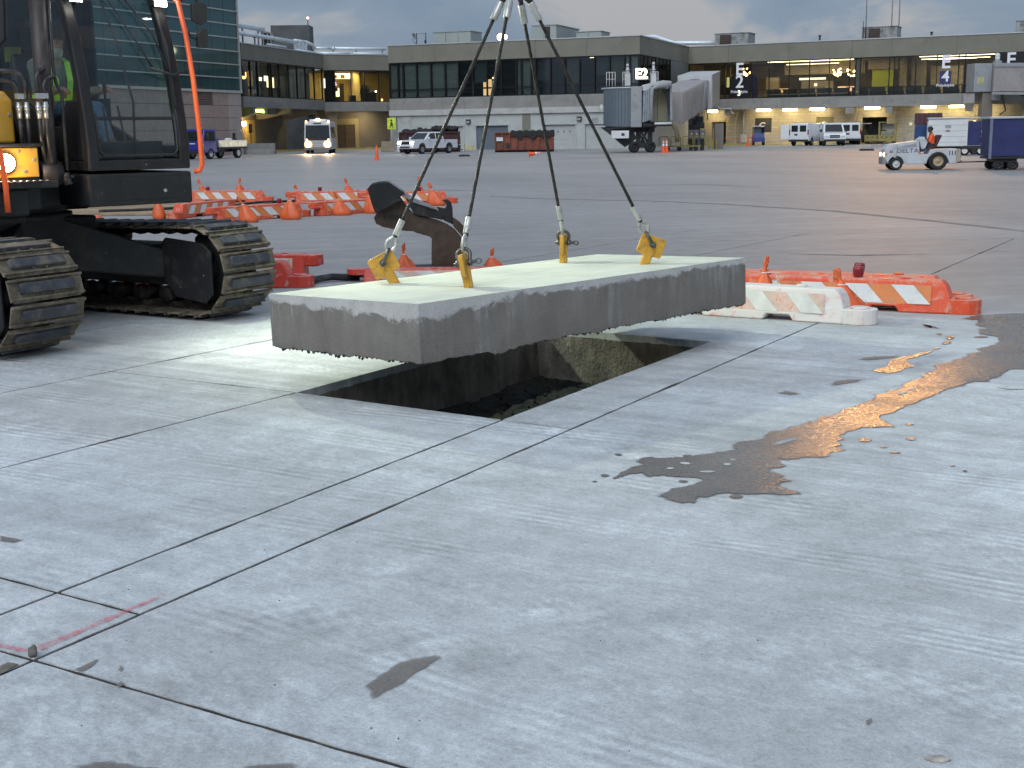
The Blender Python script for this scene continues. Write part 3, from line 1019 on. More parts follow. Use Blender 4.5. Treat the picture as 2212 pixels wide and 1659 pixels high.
# ------------------------------------------------------------------ lifting plates, shackles and ropes
M_LUG = mat('yellow_lifting_steel', (0.62, 0.33, 0.035), 0.45, var=0.2, vs_=9, dirt=(0.20, 0.13, 0.06), dscale=16, damt=0.35, bmp=0.2, bs=60)
M_SHK = mat('forged_shackle', (0.13, 0.135, 0.13), 0.45, 0.85, var=0.4, vs_=16, dirt=(0.22, 0.21, 0.19), dscale=20, damt=0.3)
M_FER = mat('pressed_ferrule', (0.50, 0.50, 0.47), 0.4, 0.55, var=0.25, vs_=14, dirt=(0.30, 0.29, 0.26), dscale=18, damt=0.4)
m, t, b = newmat('steel_wire_rope')
tcn = t.nodes.new('ShaderNodeTexCoord')
b.inputs['Metallic'].default_value = 0.6
b.inputs['Roughness'].default_value = 0.55
c = ramp(t, noise(t, 25, 4, 0.6), [(0.3, (0.022, 0.020, 0.019)), (0.7, (0.062, 0.057, 0.052))])
lnk(t, c, b.inputs['Base Color'])
M_ROPE = m
scen = SM @ Vector((SL * .55, SW / 2, ST))
APEX = at(1113, -62, scen.y)
lugs = [  # base on the slab, plate up direction, plate width axis, words
    ((852, 611), (-0.46, 0.02, 0.88), (0.88, 0.05, 0.46), 'nearest the left end of the slab, its head turned to the front', 'leftmost'),
    ((1013, 621), (-0.17, 0.05, 0.98), (0.16, 0.97, -0.02), 'standing edge-on near the front edge of the slab', 'second from left'),
    ((1217, 568), (0.03, 0.04, 0.99), (0.22, 0.96, -0.04), 'standing edge-on at the far edge of the slab', 'third from left'),
    ((1392, 571), (0.34, -0.02, 0.92), (0.92, 0.06, -0.34), 'at the right end of the slab, its head leaning right', 'rightmost'),
]
rope_end = []
for (uv, up_, wd, words, which) in lugs:
    base = slab_pt(*uv)
    U = Vector(up_).normalized()
    W = Vector(wd)
    W = (W - U * W.dot(U)).normalized()
    T = U.cross(W).normalized()
    Lm = Matrix((( W.x, T.x, U.x, 0), (W.y, T.y, U.y, 0), (W.z, T.z, U.z, 0), (0, 0, 0, 1)))
    lug = thing('lifting_plate', 'yellow lifting plate ' + words, 'lifting plate', base, 0, 'lifting plates set in the slab')
    mb = MB(Lm)
    mb.prism([(-.036, -.06), (.036, -.06), (.036, .075), (.085, .078), (.098, .09), (.098, .215), (.088, .228), (-.088, .228), (-.10, .215), (-.10, .085), (-.09, .075), (-.036, .072)], -.016, .016)
    mb.build('plate', M_LUG, lug, 0.004)
    mb = MB(Lm)
    mb.prism([(-.03, -.06), (.03, -.06), (.03, .13), (.012, .15), (-.012, .15), (-.03, .13)], -.028, -.016)
    mb.prism([(-.03, -.06), (.03, -.06), (.03, .13), (.012, .15), (-.012, .15), (-.03, .13)], .016, .028)
    mb.build('rib', M_LUG, lug, 0.003)
    pin = base + Lm.to_3x3() @ Vector((0.0, 0, 0.165))
    dirn = (APEX - pin).normalized()
    sl_ = thing('wire_rope_sling', 'steel wire rope sling with grey ferrules, ' + which + ' of the four holding the slab', 'rope sling', pin, 0, 'ropes lifting the slab')
    # shackle: bow round the plate, pin through it
    side_ = T
    fw = (dirn - side_ * dirn.dot(side_)).normalized()
    bow = []
    for i in range(17):
        a = PI * 1.16 * (i / 16) - PI * 0.08
        bow.append(side_ * (0.046 * math.cos(a)) * (1.0 + 0.12 * math.sin(a)) + fw * (0.052 + 0.052 * math.sin(a)))
    pts = [side_ * 0.040 - fw * 0.004, side_ * 0.041 + fw * 0.025] + bow + [side_ * -0.041 + fw * 0.025, side_ * -0.040 - fw * 0.004]
    mb = MB()
    mb.tube(pts, 0.0125, 10)
    mb.cyl(side_ * 0.055, side_ * 0.026, 0.024, 0.024, 12)
    mb.cyl(side_ * -0.055, side_ * -0.026, 0.024, 0.024, 12)
    shk = mb.build('shackle', M_SHK, sl_)
    mb = MB()
    mb.cyl(side_ * -0.085, side_ * 0.07, 0.0125, 0.0125, 12)
    eye = [side_ * -0.10 + fw * (0.017 * math.cos(2 * PI * i / 12)) + side_ * (0.017 * math.sin(2 * PI * i / 12)) for i in range(12)]
    mb.tube(eye, 0.006, 6, True)
    mb.build('shackle_pin', M_SHK, shk)
    # thimble eye
    st = fw * 0.098
    up2 = (APEX - pin - st).normalized()
    wd2 = up2.cross(side_).normalized()
    tear = []
    for i in range(20):
        a = -PI / 2 + 2 * PI * i / 20
        ca, sa = math.cos(a), math.sin(a)
        k = 1.0 if sa < 0.2 else max(0.12, 1 - (sa - 0.2) * 1.05)
        tear.append(st + wd2 * (0.034 * ca * k) + up2 * (0.045 + 0.052 * sa + (0.022 * max(0, sa))))
    mb = MB()
    mb.tube(tear, 0.0125, 8, True)
    mb.build('thimble', M_FER, sl_)
    f0, f1 = st + up2 * 0.115, st + up2 * 0.235
    mb = MB()
    mb.cyl(st + up2 * 0.10, f0, 0.017, 0.019, 12)
    mb.build('rope_eye_end', M_ROPE, sl_)
    mb = MB()
    mb.cyl(f0, f1, 0.0235, 0.0235, 14)
    mb.build('ferrule', M_FER, sl_, 0.003)
    tot = (APEX - pin).length
    g0 = (APEX - pin) - up2 * 0.38
    g1 = (APEX - pin) - up2 * 0.24
    mb = MB()
    L = (g0 - f1).length
    nseg = int(L / 0.02)
    # six strands laid round each other
    a0 = up2.cross(Vector((0.3, 0.9, 0.1))).normalized()
    b0 = up2.cross(a0)
    for s_ in range(5):
        pp = []
        for i in range(nseg + 1):
            a = 2 * PI * (s_ / 5) + i * 0.85
            pp.append(f1 + (g0 - f1) * (i / nseg) + (a0 * math.cos(a) + b0 * math.sin(a)) * 0.0068)
        mb.tube(pp, 0.0066, 5)
    mb.build('wire_rope', M_ROPE, sl_)
    mb = MB()
    mb.cyl(g0, g1, 0.026, 0.026, 14)
    mb.build('ferrule', M_FER, sl_, 0.003)
    mb = MB()
    loop = []
    for i in range(22):
        a = -PI / 2 + 2 * PI * i / 22
        ca, sa = math.cos(a), math.sin(a)
        k = 1.0 if sa > -0.2 else max(0.15, 1 + (sa + 0.2) * 1.0)
        loop.append(g1 + up2 * (0.13 + 0.13 * sa) + wd2 * (0.05 * ca * k))
    mb.tube(loop, 0.016, 8, True)
    mb.build('rope_loop', M_ROPE, sl_)
# ================================================================== PEOPLE
def person(name, label, root_loc, rz, J, skin, shirt, trousers, boots, vest=None, cap=None, beard=None, hair=None, group=None, s=1.0):
    """J: joints in the person's frame (x forward, y left, z up); body is one continuous surface, clothing lies over it"""
    p = thing(name, label, 'person', root_loc, rz, group)
    p.scale = (s, s, s)
    V = {k: Vector(v) for k, v in J.items()}
    fwd = (V['look'] - V['head']).normalized()
    lft = Vector((0, 0, 1)).cross(fwd).normalized()
    upv = fwd.cross(lft)
    hd = V['head']
    def arms(mb, k, r):
        for sd in 'LR':
            mb.capsule(V['sh' + sd], V['el' + sd], r[0] + k, r[1] + k)
            mb.capsule(V['el' + sd], V['wr' + sd], r[1] + k, r[2] + k)
    mb = MB()
    # head: skull, jaw, nose, brow, ears
    mb.M = Matrix.Translation(hd) @ Matrix((( fwd.x, lft.x, upv.x, 0), (fwd.y, lft.y, upv.y, 0), (fwd.z, lft.z, upv.z, 0), (0, 0, 0, 1)))
    HM = mb.M.copy()
    mb.ball((-.012, 0, .03), (.098, .078, .095), 16, 12)
    mb.ball((.035, 0, -.045), (.062, .056, .068), 14, 10)
    mb.capsule((.085, 0, .02), (.108, 0, -.018), .012, .016)
    mb.capsule((.078, -.035, .035), (.078, .035, .035), .016, .016)
    mb.capsule((.088, -.02, -.055), (.088, .02, -.055), .011, .011)
    for sy in (-1, 1):
        mb.ball((-.005, .078 * sy, 0), (.022, .012, .034), 10, 8)
        mb.ball((.078, .033 * sy, .012), (.014, .016, .012), 8, 6)
    mb.M = Matrix()
    mb.capsule(hd + upv * -.07 - fwd * .02, V['neck'], .052, .058)
    mb.capsule(V['neck'], V['chest'], .07, .125)
    mb.capsule(V['chest'] + lft * .06, V['pelvis'] + lft * .06, .115, .12)
    mb.capsule(V['chest'] - lft * .06, V['pelvis'] - lft * .06, .115, .12)
    mb.capsule(V['shL'], V['shR'], .062, .062)
    arms(mb, 0, (.05, .042, .03))
    for sd, sg in (('L', 1), ('R', -1)):
        mb.capsule(V['hip' + sd], V['kn' + sd], .085, .06)
        mb.capsule(V['kn' + sd], V['an' + sd], .058, .038)
        mb.capsule(V['an' + sd], V['an' + sd] + fwd * .13 + Vector((0, 0, -.04)), .036, .028)
        # hand: palm, four curled fingers of unequal length, thumb from the side
        wv, ev = V['wr' + sd], V['el' + sd]
        d = (wv - ev).normalized()
        ax = d.cross(Vector((0, 0, 1))).normalized()
        dn = d.cross(ax).normalized()
        if dn.z > 0:
            dn = -dn
        pc = wv + d * .05
        mb.capsule(wv + d * .01, pc + d * .02, .026, .03)
        mb.capsule(pc + ax * .025, pc - ax * .025, .02, .02)
        for i, ln in enumerate((.036, .042, .04, .032)):
            b_ = pc + d * .035 + ax * (-.03 + .02 * i)
            k1 = b_ + d * ln * .8 + dn * ln * .35
            k2 = k1 + dn * ln * .75
            mb.capsule(b_, k1, .010, .009, 8)
            mb.capsule(k1, k2, .009, .008, 8)
        tb = wv + d * .02 - ax * (.03 * sg)
        tk = tb + d * .035 - ax * (.022 * sg) + dn * .012
        mb.capsule(tb, tk, .012, .011, 8)
        mb.capsule(tk, tk + d * .02 + dn * .022, .011, .009, 8)
    mb.build('body', skin, p, remesh=0.009)
    mb = MB()
    mb.capsule(V['neck'] + (V['chest'] - V['neck']) * .25, V['chest'], .075, .14)
    mb.capsule(V['chest'] + lft * .065, V['pelvis'] + lft * .06, .13, .135)
    mb.capsule(V['chest'] - lft * .065, V['pelvis'] - lft * .06, .13, .135)
    mb.capsule(V['shL'], V['shR'], .075, .075)
    for sd in 'LR':
        mb.capsule(V['sh' + sd], V['el' + sd], .068, .056)
        e1 = V['el' + sd] + (V['wr' + sd] - V['el' + sd]) * (0.82 if vest else 0.1)
        mb.capsule(V['el' + sd], e1, .056, .046)
    mb.build('shirt', shirt, p, remesh=0.012)
    mb = MB()
    for sd in 'LR':
        mb.capsule(V['hip' + sd], V['kn' + sd], .105, .078)
        mb.capsule(V['kn' + sd], V['an' + sd], .075, .062)
    mb.capsule(V['hipL'], V['hipR'], .125, .125)
    mb.build('trousers', trousers, p, remesh=0.012)
    for sd in 'LR':
        mb = MB()
        a = V['an' + sd]
        mb.capsule(a + Vector((0, 0, .06)), a, .058, .052)
        mb.capsule(a + Vector((0, 0, -.035)) - fwd * .03, a + fwd * .15 + Vector((0, 0, -.05)), .046, .04)
        mb.build('boot', boots, p, remesh=0.012)
    if vest:
        # two straps over the shoulders and a belt, as bands standing off the shirt
        for sg in (1, -1):
            sh = V['sh' + ('L' if sg > 0 else 'R')]
            pts = [V['pelvis'] + fwd * .15 + lft * (.07 * sg) + Vector((0, 0, .06)), V['chest'] + fwd * .155 + lft * (.085 * sg),
                   sh + fwd * .06 - lft * (.07 * sg) + Vector((0, 0, .06)), sh - lft * (.075 * sg) + Vector((0, 0, .088)), sh - fwd * .08 - lft * (.075 * sg) + Vector((0, 0, .05)), V['chest'] - fwd * .15 + lft * (.085 * sg)]
            mb = MB()
            n = len(pts)
            vs, fs = [], []
            for i, q in enumerate(pts):
                for e_ in (-.032, .032):
                    vs.append(q + lft * e_)
            for i in range(n - 1):
                fs.append((2 * i, 2 * i + 1, 2 * i + 3, 2 * i + 2))
            mb.add(vs, fs)
            o = mb.build('vest_strap', vest, p)
            md = o.modifiers.new('solid', 'SOLIDIFY')
            md.thickness = 0.008
        mb = MB()
        rg = [V['pelvis'] + Vector((0, 0, .1)) + fwd * (.145 * math.cos(a)) + lft * (.205 * math.sin(a)) for a in [2 * PI * i / 20 for i in range(20)]]
        for z in (0,):
            vs = [q + Vector((0, 0, -.03)) for q in rg] + [q + Vector((0, 0, .03)) for q in rg]
            mb.add(vs, [(i, (i + 1) % 20, (i + 1) % 20 + 20, i + 20) for i in range(20)])
        o = mb.build('vest_belt', vest, p)
        md = o.modifiers.new('solid', 'SOLIDIFY')
        md.thickness = 0.008
    if hair is not None:
        mb = MB(HM)
        mb.ball((-.025, 0, .038), (.098, .085, .094), 14, 10)
        mb.build('hair', hair, p)
    if cap is not None:
        mb = MB(HM)
        prof = [(.093, .035), (.099, .06), (.094, .10), (.07, .135), (.03, .15), (.001, .152)]
        mb.lathe(prof, 18)
        mb.v = [v for v in mb.v]
        mb.prism([(.06 + .105 * math.cos(a), .075 * math.sin(a)) for a in [-PI / 2 + PI * i / 10 for i in range(11)]], .045, .055, 'z')
        mb.build('cap', cap, p)
    if beard is not None:
        mb = MB(HM)
        mb.ball((.05, 0, -.085), (.062, .058, .075), 12, 10)
        mb.capsule((.03, -.05, -.03), (.045, -.03, -.09), .028, .035)
        mb.capsule((.03, .05, -.03), (.045, .03, -.09), .028, .035)
        mb.build('beard', beard, p, remesh=0.01)
    return p
M_SKIN_A = mat('skin_tan', (0.34, 0.19, 0.13), 0.6, var=0.12, vs_=20)
M_SKIN_B = mat('skin_dark', (0.085, 0.045, 0.03), 0.55, var=0.12, vs_=20)
M_SHIRT = mat('olive_shirt', (0.16, 0.17, 0.13), 0.9, var=0.25, vs_=12)
M_HIVIS = mat('lime_vest_tape', (0.45, 0.95, 0.06), 0.6, var=0.08, vs_=10)
M_DARKCLOTH = mat('dark_trousers', (0.035, 0.037, 0.045), 0.9, var=0.3, vs_=10)
M_JEANS = mat('blue_jeans', (0.09, 0.15, 0.24), 0.9, var=0.3, vs_=16)
M_CAPD = mat('dark_cap', (0.05, 0.045, 0.035), 0.9, var=0.3, vs_=15)
M_BEARD = mat('grey_beard', (0.38, 0.36, 0.31), 0.95, var=0.35, vs_=60, bmp=0.8, bs=120)
M_BOOT = mat('brown_boot', (0.09, 0.06, 0.04), 0.7, var=0.3, vs_=10)
M_ORANGEV = mat('orange_hivis_shirt', (0.92, 0.13, 0.035), 0.7, var=0.12, vs_=9)

# ================================================================== EXCAVATOR
M_DKST = mat('dark_grey_machine_paint', (0.016, 0.017, 0.019), 0.55, var=0.3, vs_=5, dirt=(0.055, 0.05, 0.042), dscale=5, damt=0.3, bmp=0.08, bs=90, spec=0.35, specks=1.0)
M_CAB = mat('cab_charcoal_paint', (0.019, 0.0185, 0.020), 0.5, var=0.2, vs_=6, dirt=(0.04, 0.038, 0.036), dscale=4, damt=0.2, spec=0.35, specks=0.8)
M_YEL = mat('machine_yellow_paint', (0.66, 0.36, 0.045), 0.4, var=0.12, vs_=4, dirt=(0.30, 0.20, 0.08), dscale=5, damt=0.22, coat=0.2)
M_SHOE = mat('dusty_track_steel', (0.115, 0.096, 0.068), 0.7, 0.25, var=0.35, vs_=8, dirt=(0.24, 0.205, 0.15), dscale=9, damt=0.55, bmp=0.45, bs=45, rnd=True)
M_PAD = mat('track_rubber_pad', (0.042, 0.047, 0.060), 0.62, var=0.4, vs_=9, dirt=(0.13, 0.12, 0.10), dscale=7, damt=0.45, bmp=0.3, bs=60, rnd=True)
M_CHAIN = mat('greasy_track_chain', (0.018, 0.016, 0.014), 0.7, 0.3, var=0.4, vs_=8, dirt=(0.13, 0.11, 0.08), dscale=7, damt=0.3)
M_HOSE = mat('black_hydraulic_pipe', (0.035, 0.035, 0.037), 0.4, 0.2, var=0.25, vs_=12, dirt=(0.12, 0.115, 0.11), dscale=12, damt=0.25)
M_CHROME = mat('zinc_fitting', (0.55, 0.56, 0.56), 0.35, 0.8, var=0.15, vs_=20)
M_RAIL = mat('orange_handrail_paint', (0.90, 0.13, 0.03), 0.38, var=0.1, vs_=7, coat=0.2)
M_CYL = mat('brown_dusted_cylinder', (0.045, 0.037, 0.036), 0.5, 0.1, var=0.25, vs_=5, dirt=(0.10, 0.085, 0.08), dscale=6, damt=0.3)
M_CABGL = glass('cab_window_glass', (0.82, 0.90, 0.88), 0.045, 0.02, dirty=0.025)
M_SEAT = mat('black_seat_vinyl', (0.02, 0.02, 0.022), 0.6, var=0.3, vs_=8)
M_LENS = emit('lit_work_lamp', (1.0, 0.97, 0.86), 40)
M_WARM = emit('lit_warm_lamp', (1.0, 0.80, 0.42), 60)
C0 = Vector((-4.76, 11.93, 0))
UY = R(-31)
exc = thing('excavator', 'crawler excavator with charcoal cab, yellow body panels and rubber-padded tracks', 'excavator', C0, UY)
U = Matrix.Rotation(R(-16), 4, 'Z')
TR, TC = 0.395, 1.62
PER = 4 * TC + 2 * PI * TR
def tpath(s):
    s %= PER
    if s < 2 * TC:
        x = -TC + s
        sag = 0.03 * math.sin(PI * s / (2 * TC)) ** 2
        return Vector((x, 0, 0.465 + TR - sag)), Vector((1, 0, 0)), Vector((0, 0, 1))
    s -= 2 * TC
    if s < PI * TR:
        a = PI / 2 - s / TR
        n = Vector((math.cos(a), 0, math.sin(a)))
        return Vector((TC, 0, 0.465)) + n * TR, Vector((math.sin(a), 0, -math.cos(a))), n
    s -= PI * TR
    if s < 2 * TC:
        return Vector((TC - s, 0, 0.465 - TR)), Vector((-1, 0, 0)), Vector((0, 0, -1))
    s -= 2 * TC
    a = -PI / 2 - s / TR
    n = Vector((math.cos(a), 0, math.sin(a)))
    return Vector((-TC, 0, 0.465)) + n * TR, Vector((math.sin(a), 0, -math.cos(a))), n
NS = 46
SWD = 0.35
shoe_me = pad_me = None
for ty in (-1.15, 1.15):
    # frame inside the chain is the body of the track
    mb = MB()
    mb.prism([(-1.35, .30), (1.15, .30), (1.30, .40), (1.30, .58), (1.05, .66), (-1.2, .66), (-1.45, .5)], ty - .17, ty + .17)
    mb.box(-1.0, 1.0, ty - .20, ty + .20, .60, .68)
    track = mb.build('track', M_DKST, exc, 0.015)
    mb = MB()          # chain links as a continuous inner belt
    n = 92
    vs, fs = [], []
    for i in range(n):
        p, tg, nr = tpath(PER * i / n)
        k = 0.055 if i % 2 else 0.075
        for (yy, hh) in ((-.10, 0), (-.10, -k), (-.05, -k), (-.05, 0)):
            vs.append(p + Vector((0, ty + yy, 0)) + nr * hh)
        for (yy, hh) in ((.05, 0), (.05, -k), (.10, -k), (.10, 0)):
            vs.append(p + Vector((0, ty + yy, 0)) + nr * hh)
    for i in range(n):
        j = (i + 1) % n
        for o_ in (0, 4):
            for k in range(4):
                fs.append((i * 8 + o_ + k, i * 8 + o_ + (k + 1) % 4, j * 8 + o_ + (k + 1) % 4, j * 8 + o_ + k))
    mb.add(vs, fs)
    mb.build('track_chain', M_CHAIN, track)
    for i in range(NS):
        p, tg, nr = tpath(PER * (i + 0.35) / NS)
        mw = Matrix(((tg.x, 0, nr.x, p.x), (tg.y, 1, nr.y, p.y + ty), (tg.z, 0, nr.z, p.z), (0, 0, 0, 1)))
        if shoe_me is None:
            mb = MB()
            mb.box(-.086, .086, -SWD, SWD, 0, .016)
            mb.box(-.086, -.066, -SWD, SWD, .016, .034)
            mb.box(.058, .078, -SWD, SWD, .016, .030)
            mb.box(.078, .096, -SWD + .03, SWD - .03, -.006, .010)
            for yy in (-.06, .06):
                mb.cyl((.040, yy, .016), (.040, yy, .030), .014, .014, 8)
            so = mb.build('track_shoe', M_SHOE, track, 0.003, 1)
            shoe_me = so.data
            mb = MB()
            pl = [(-.052, -.25), (-.040, -.262), (.024, -.262), (.036, -.25), (.036, .25), (.024, .262), (-.040, .262), (-.052, .25)]
            mb.prism(pl, .016, .052, 'z', [(x * .9 - .001, y * .975) for x, y in pl])
            po = mb.build('rubber_pad', M_PAD, track, 0.005, 2)
            pad_me = po.data
        else:
            so = bpy.data.objects.new('track_shoe', shoe_me)
            po = bpy.data.objects.new('rubber_pad', pad_me)
            for q, wd in ((so, .003), (po, .005)):
                sc.collection.objects.link(q)
                q.parent = track
                md = q.modifiers.new('bevel', 'BEVEL')
                md.width = wd
                md.segments = 1 if q is so else 2
                md.limit_method = 'ANGLE'
        so.matrix_local = mw
        po.matrix_local = mw
    for k in range(7):
        x = -1.12 + k * 0.36
        mb = MB()
        mb.lathe([(.001, -.14), (.075, -.14), (.085, -.10), (.085, -.06), (.065, -.05), (.065, .05), (.085, .06), (.085, .10), (.075, .14), (.001, .14)], 16, 'y', (x, ty, .20))
        mb.build('roller', M_CHAIN, track)
    for x in (TC, -TC):
        mb = MB()
        mb.lathe([(.001, -.09), (.16, -.09), (.30, -.07), (.325, -.05), (.325, .05), (.30, .07), (.16, .09), (.001, .09)], 28, 'y', (x, ty, .465))
        mb.lathe([(.001, -.17), (.09, -.17), (.10, -.09), (.10, .09), (.09, .17), (.001, .17)], 16, 'y', (x, ty, .465))
        mb.build('idler_wheel' if x > 0 else 'sprocket', M_DKST, track)
    for sg in (-1, 1):                 # rounded guard plates over the idler yoke
        mb = MB()
        pl = [(1.14, .72), (1.18, .76), (1.66, .72), (1.76, .64), (1.76, .24), (1.66, .15), (1.28, .20), (1.14, .36)]
        y0 = ty + sg * .20
        mb.prism(pl, min(y0, y0 + sg * .03), max(y0, y0 + sg * .03))
        mb.build('guard_plate', M_DKST, track, 0.012)
    mb = MB()
    mb.lathe([(.001, -.08), (.07, -.08), (.07, .08), (.001, .08)], 12, 'y', (.35, ty, .74))
    mb.build('carrier_roller', M_CHAIN, track)
# X-shaped car body between the tracks
mb = MB()
mb.prism([(-.62, -.62), (.62, -.62), (.62, .62), (-.62, .62)], .52, .98, 'z')
for sx in (-1, 1):
    for sy in (-1, 1):
        a, b_ = (.18 * sx, .45 * sy), (.66 * sx, .25 * sy)
        P0 = [(.10 * sx, .5 * sy), (.60 * sx, .20 * sy)]
        P1 = [(.45 * sx, 1.02 * sy), (1.20 * sx, 1.0 * sy)]
        vs = [(*P0[0], .98), (*P0[1], .98), (*P1[1], .62), (*P1[0], .64), (*P0[0], .50), (*P0[1], .50), (*P1[1], .36), (*P1[0], .36)]
        mb.add(vs, [(0, 1, 2, 3), (7, 6, 5, 4), (0, 4, 5, 1), (1, 5, 6, 2), (2, 6, 7, 3), (3, 7, 4, 0)])
mb.build('car_body', M_DKST, exc, 0.02)
mb = MB()
mb.box(.93, .935, .70, .77, .56, .62)
mb.build('data_plate', M_CHROME, exc)
mb = MB()
mb.lathe([(.001, .96), (.66, .96), (.66, 1.02), (.60, 1.02), (.60, 1.07), (.68, 1.07), (.68, 1.12), (.001, 1.12)], 36)
mb.build('swing_ring', M_DKST, exc)
# ---- upper structure (frame U: x ahead, y to the operator's left)
mb = MB(U)
mb.prism([(-2.1, -1.35), (.55, -1.35), (1.25, -1.05), (1.25, -.10), (.7, .0), (.7, 1.28), (-2.1, 1.28)], 1.10, 1.30, 'z')
mb.build('deck_frame', M_DKST, exc, 0.02)
mb = MB(U)
mb.prism([(-.25, -1.05), (1.16, -1.05), (1.16, -.20), (-.25, -.20)], .99, 1.10, 'z')
mb.prism([(-2.5, 1.12), (-1.9, 1.02), (.0, 1.02), (.4, 1.10)], -.9, .9, 'y')
mb.build('belly_plate', M_DKST, exc, 0.03)
mb = MB(U)
mb.prism([(-2.1, 1.3), (-.85, 1.3), (-.85, 2.05), (-1.1, 2.18), (-2.1, 2.18)], -1.33, 1.27, 'y')
mb.build('engine_housing', M_YEL, exc, 0.05, 3)
mb = MB(U)
arc = [(-2.12, -1.34), (-2.12, 1.28)] + [(-2.12 - .75 * math.cos(a), 1.28 * math.sin(a) - .02) for a in [PI / 2 - PI * i / 12 for i in range(1, 12)]]
mb.prism(arc, 1.12, 2.15, 'z')
mb.build('counterweight', M_DKST, exc, 0.06, 3)
# right-hand tool box: stepped yellow panels with a lamp
mb = MB(U)
mb.prism([(.10, 1.30), (1.20, 1.30), (1.20, 1.655), (.10, 1.655)], -1.33, -.07, 'y')
mb.build('tool_box', M_DKST, exc, 0.015)
mb = MB(U)
mb.box(1.20, 1.216, -1.30, -.085, 1.375, 1.622)
tb = mb.build('tool_box_panel', M_YEL, exc, 0.012)
mb = MB(U)
for y_, z_ in ((-.125, 1.52), (-.21, 1.43), (-.25, 1.59), (-.90, 1.52)):
    mb.cyl((1.213, y_, z_), (1.226, y_, z_), .014, .012, 10)
mb.build('panel_bolt', M_CHROME, tb)
mb = MB(U)
mb.prism([(.18, 1.66), (.95, 1.66), (.95, 2.02), (.80, 2.10), (.18, 2.10)], -1.30, -.155, 'y')
ub = mb.build('upper_box', M_YEL, exc, 0.02)
mb = MB(U)
mb.cyl((.947, -.195, 1.90), (.965, -.195, 1.90), .016, .013, 10)
mb.build('panel_bolt', M_CHROME, ub)
mb = MB(U)
mb.box(.93, 1.235, -1.33, -.055, 1.628, 1.657)
mb.build('box_lip', M_DKST, exc, 0.006)
mb = MB(U)
mb.prism([(1.0, 1.285), (1.34, 1.285), (1.34, 1.345), (1.0, 1.345)], -1.36, .02, 'y')
stp = mb.build('step_plate', M_DKST, exc, 0.008)
mb = MB(U)
for i in range(22):
    mb.cyl((1.335, -1.25 + i * .056, 1.347), (1.335, -1.25 + i * .056, 1.353), .018, .014, 8)
mb.build('step_teeth', M_CHROME, stp)
mb = MB(U)
mb.prism([(1.02, 1.0), (1.28, 1.06), (1.28, 1.285), (1.02, 1.285)], -1.30, -.22, 'y')
bk = mb.build('front_bracket', M_DKST, exc, 0.02)
for y_ in (-.50, -.66, -.95):
    mb = MB(U)
    mb.cyl((1.27, y_, 1.19), (1.284, y_, 1.19), .042, .042, 16)
    mb.build('bracket_hole', M_SEAT, bk)
mb = MB(U)
mb.lathe([(.001, .0), (.07, .0), (.08, .02), (.08, .05), (.001, .05)], 18, 'x', (1.218, -.385, 1.50))
wl = mb.build('work_lamp', M_DKST, exc)
mb = MB(U)
mb.lathe([(.001, .054), (.074, .054), (.066, .064), (.001, .068)], 18, 'x', (1.218, -.385, 1.50))
mb.build('lamp_lens', M_WARM, wl)
# left-hand grab rail at the machine's right
mb = MB(U)
mb.tube([(1.37, -.445, 1.10), (1.37, -.445, 1.30), (1.37, -.46, 1.55), (1.36, -.50, 1.68), (1.30, -.56, 1.74), (1.10, -.74, 1.78), (.7, -.80, 1.80)], .024, 10)
mb.build('grab_rail', M_RAIL, exc)
# pipes over the box and the boom foot, with hose fittings
for i, (y_, x_, zt) in enumerate(((-.165, 1.10, 2.18), (-.115, 1.14, 2.25), (-.055, 1.24, 2.27), (-.005, 1.26, 2.20))):
    mb = MB(U)
    sgn = -1 if i < 2 else 1
    far = [(x_ - .03, y_ + sgn * .07, zt), (x_ - .08, y_ + sgn * (.30 if i < 2 else .13), zt + .012)]
    mb.tube([(x_, y_, 2.02), (x_, y_, zt - .07), (x_ - .01, y_ + sgn * .025, zt - .02)] + far, .021, 10)
    hp = mb.build('hydraulic_pipe', M_HOSE, exc)
    mb = MB(U)
    mb.cyl((x_, y_, 1.86), (x_, y_, 2.0), .021, .021, 10)
    mb.cyl((x_, y_, 1.93), (x_, y_, 1.975), .026, .026, 6)
    mb.build('hose_fitting', M_CHROME, hp)
    mb = MB(U)
    mb.tube([(x_, y_, 1.87), (x_ - .02, y_ + .01, 1.70), (x_ - .08, y_ + .05, 1.50), (x_ - .2, y_ + .1, 1.36)], .018, 8)
    mb.build('hydraulic_hose', M_HOSE, hp)
for y0, y1, xc in ((-.18, -.10, 1.12), (-.07, .01, 1.25)):
    mb = MB(U)
    mb.box(xc - .03, xc + .03, y0 - .012, y1 + .012, 2.025, 2.07)
    mb.build('pipe_clamp', M_CHROME, exc, 0.004)
# boom foot, lift cylinder in front of the cab's right window
mb = MB(U)
for y_ in (-.05, .17):
    mb.prism([(-.3, 1.28), (.95, 1.28), (1.0, 1.45), (.62, 1.95), (.42, 2.02), (.2, 1.9), (-.2, 1.5)], y_, y_ + .04, 'y')
mb.build('boom_bracket', M_DKST, exc, 0.01)
mb = MB(U)
mb.cyl((1.12, .045, 1.42), (1.16, .045, 2.91), .070, .070, 20)
mb.cyl((1.16, .045, 2.88), (1.165, .045, 2.99), .080, .080, 20)
mb.lathe([(.05, -.09), (.10, -.09), (.10, .09), (.05, .09)], 16, 'y', (1.12, .045, 1.40))
lc = mb.build('lift_cylinder', M_CYL, exc)
mb = MB(U)
mb.cyl((1.165, .045, 2.99), (1.22, .045, 3.95), .045, .045, 14)
mb.build('cylinder_rod', M_CHROME, lc)
mb = MB(U)
mb.tube([(1.21, .165, 1.42), (1.215, .165, 2.05), (1.19, .135, 2.16), (1.18, .125, 2.26), (1.19, .125, 2.97)], .015, 8)
mb.build('cylinder_pipe', M_HOSE, exc)
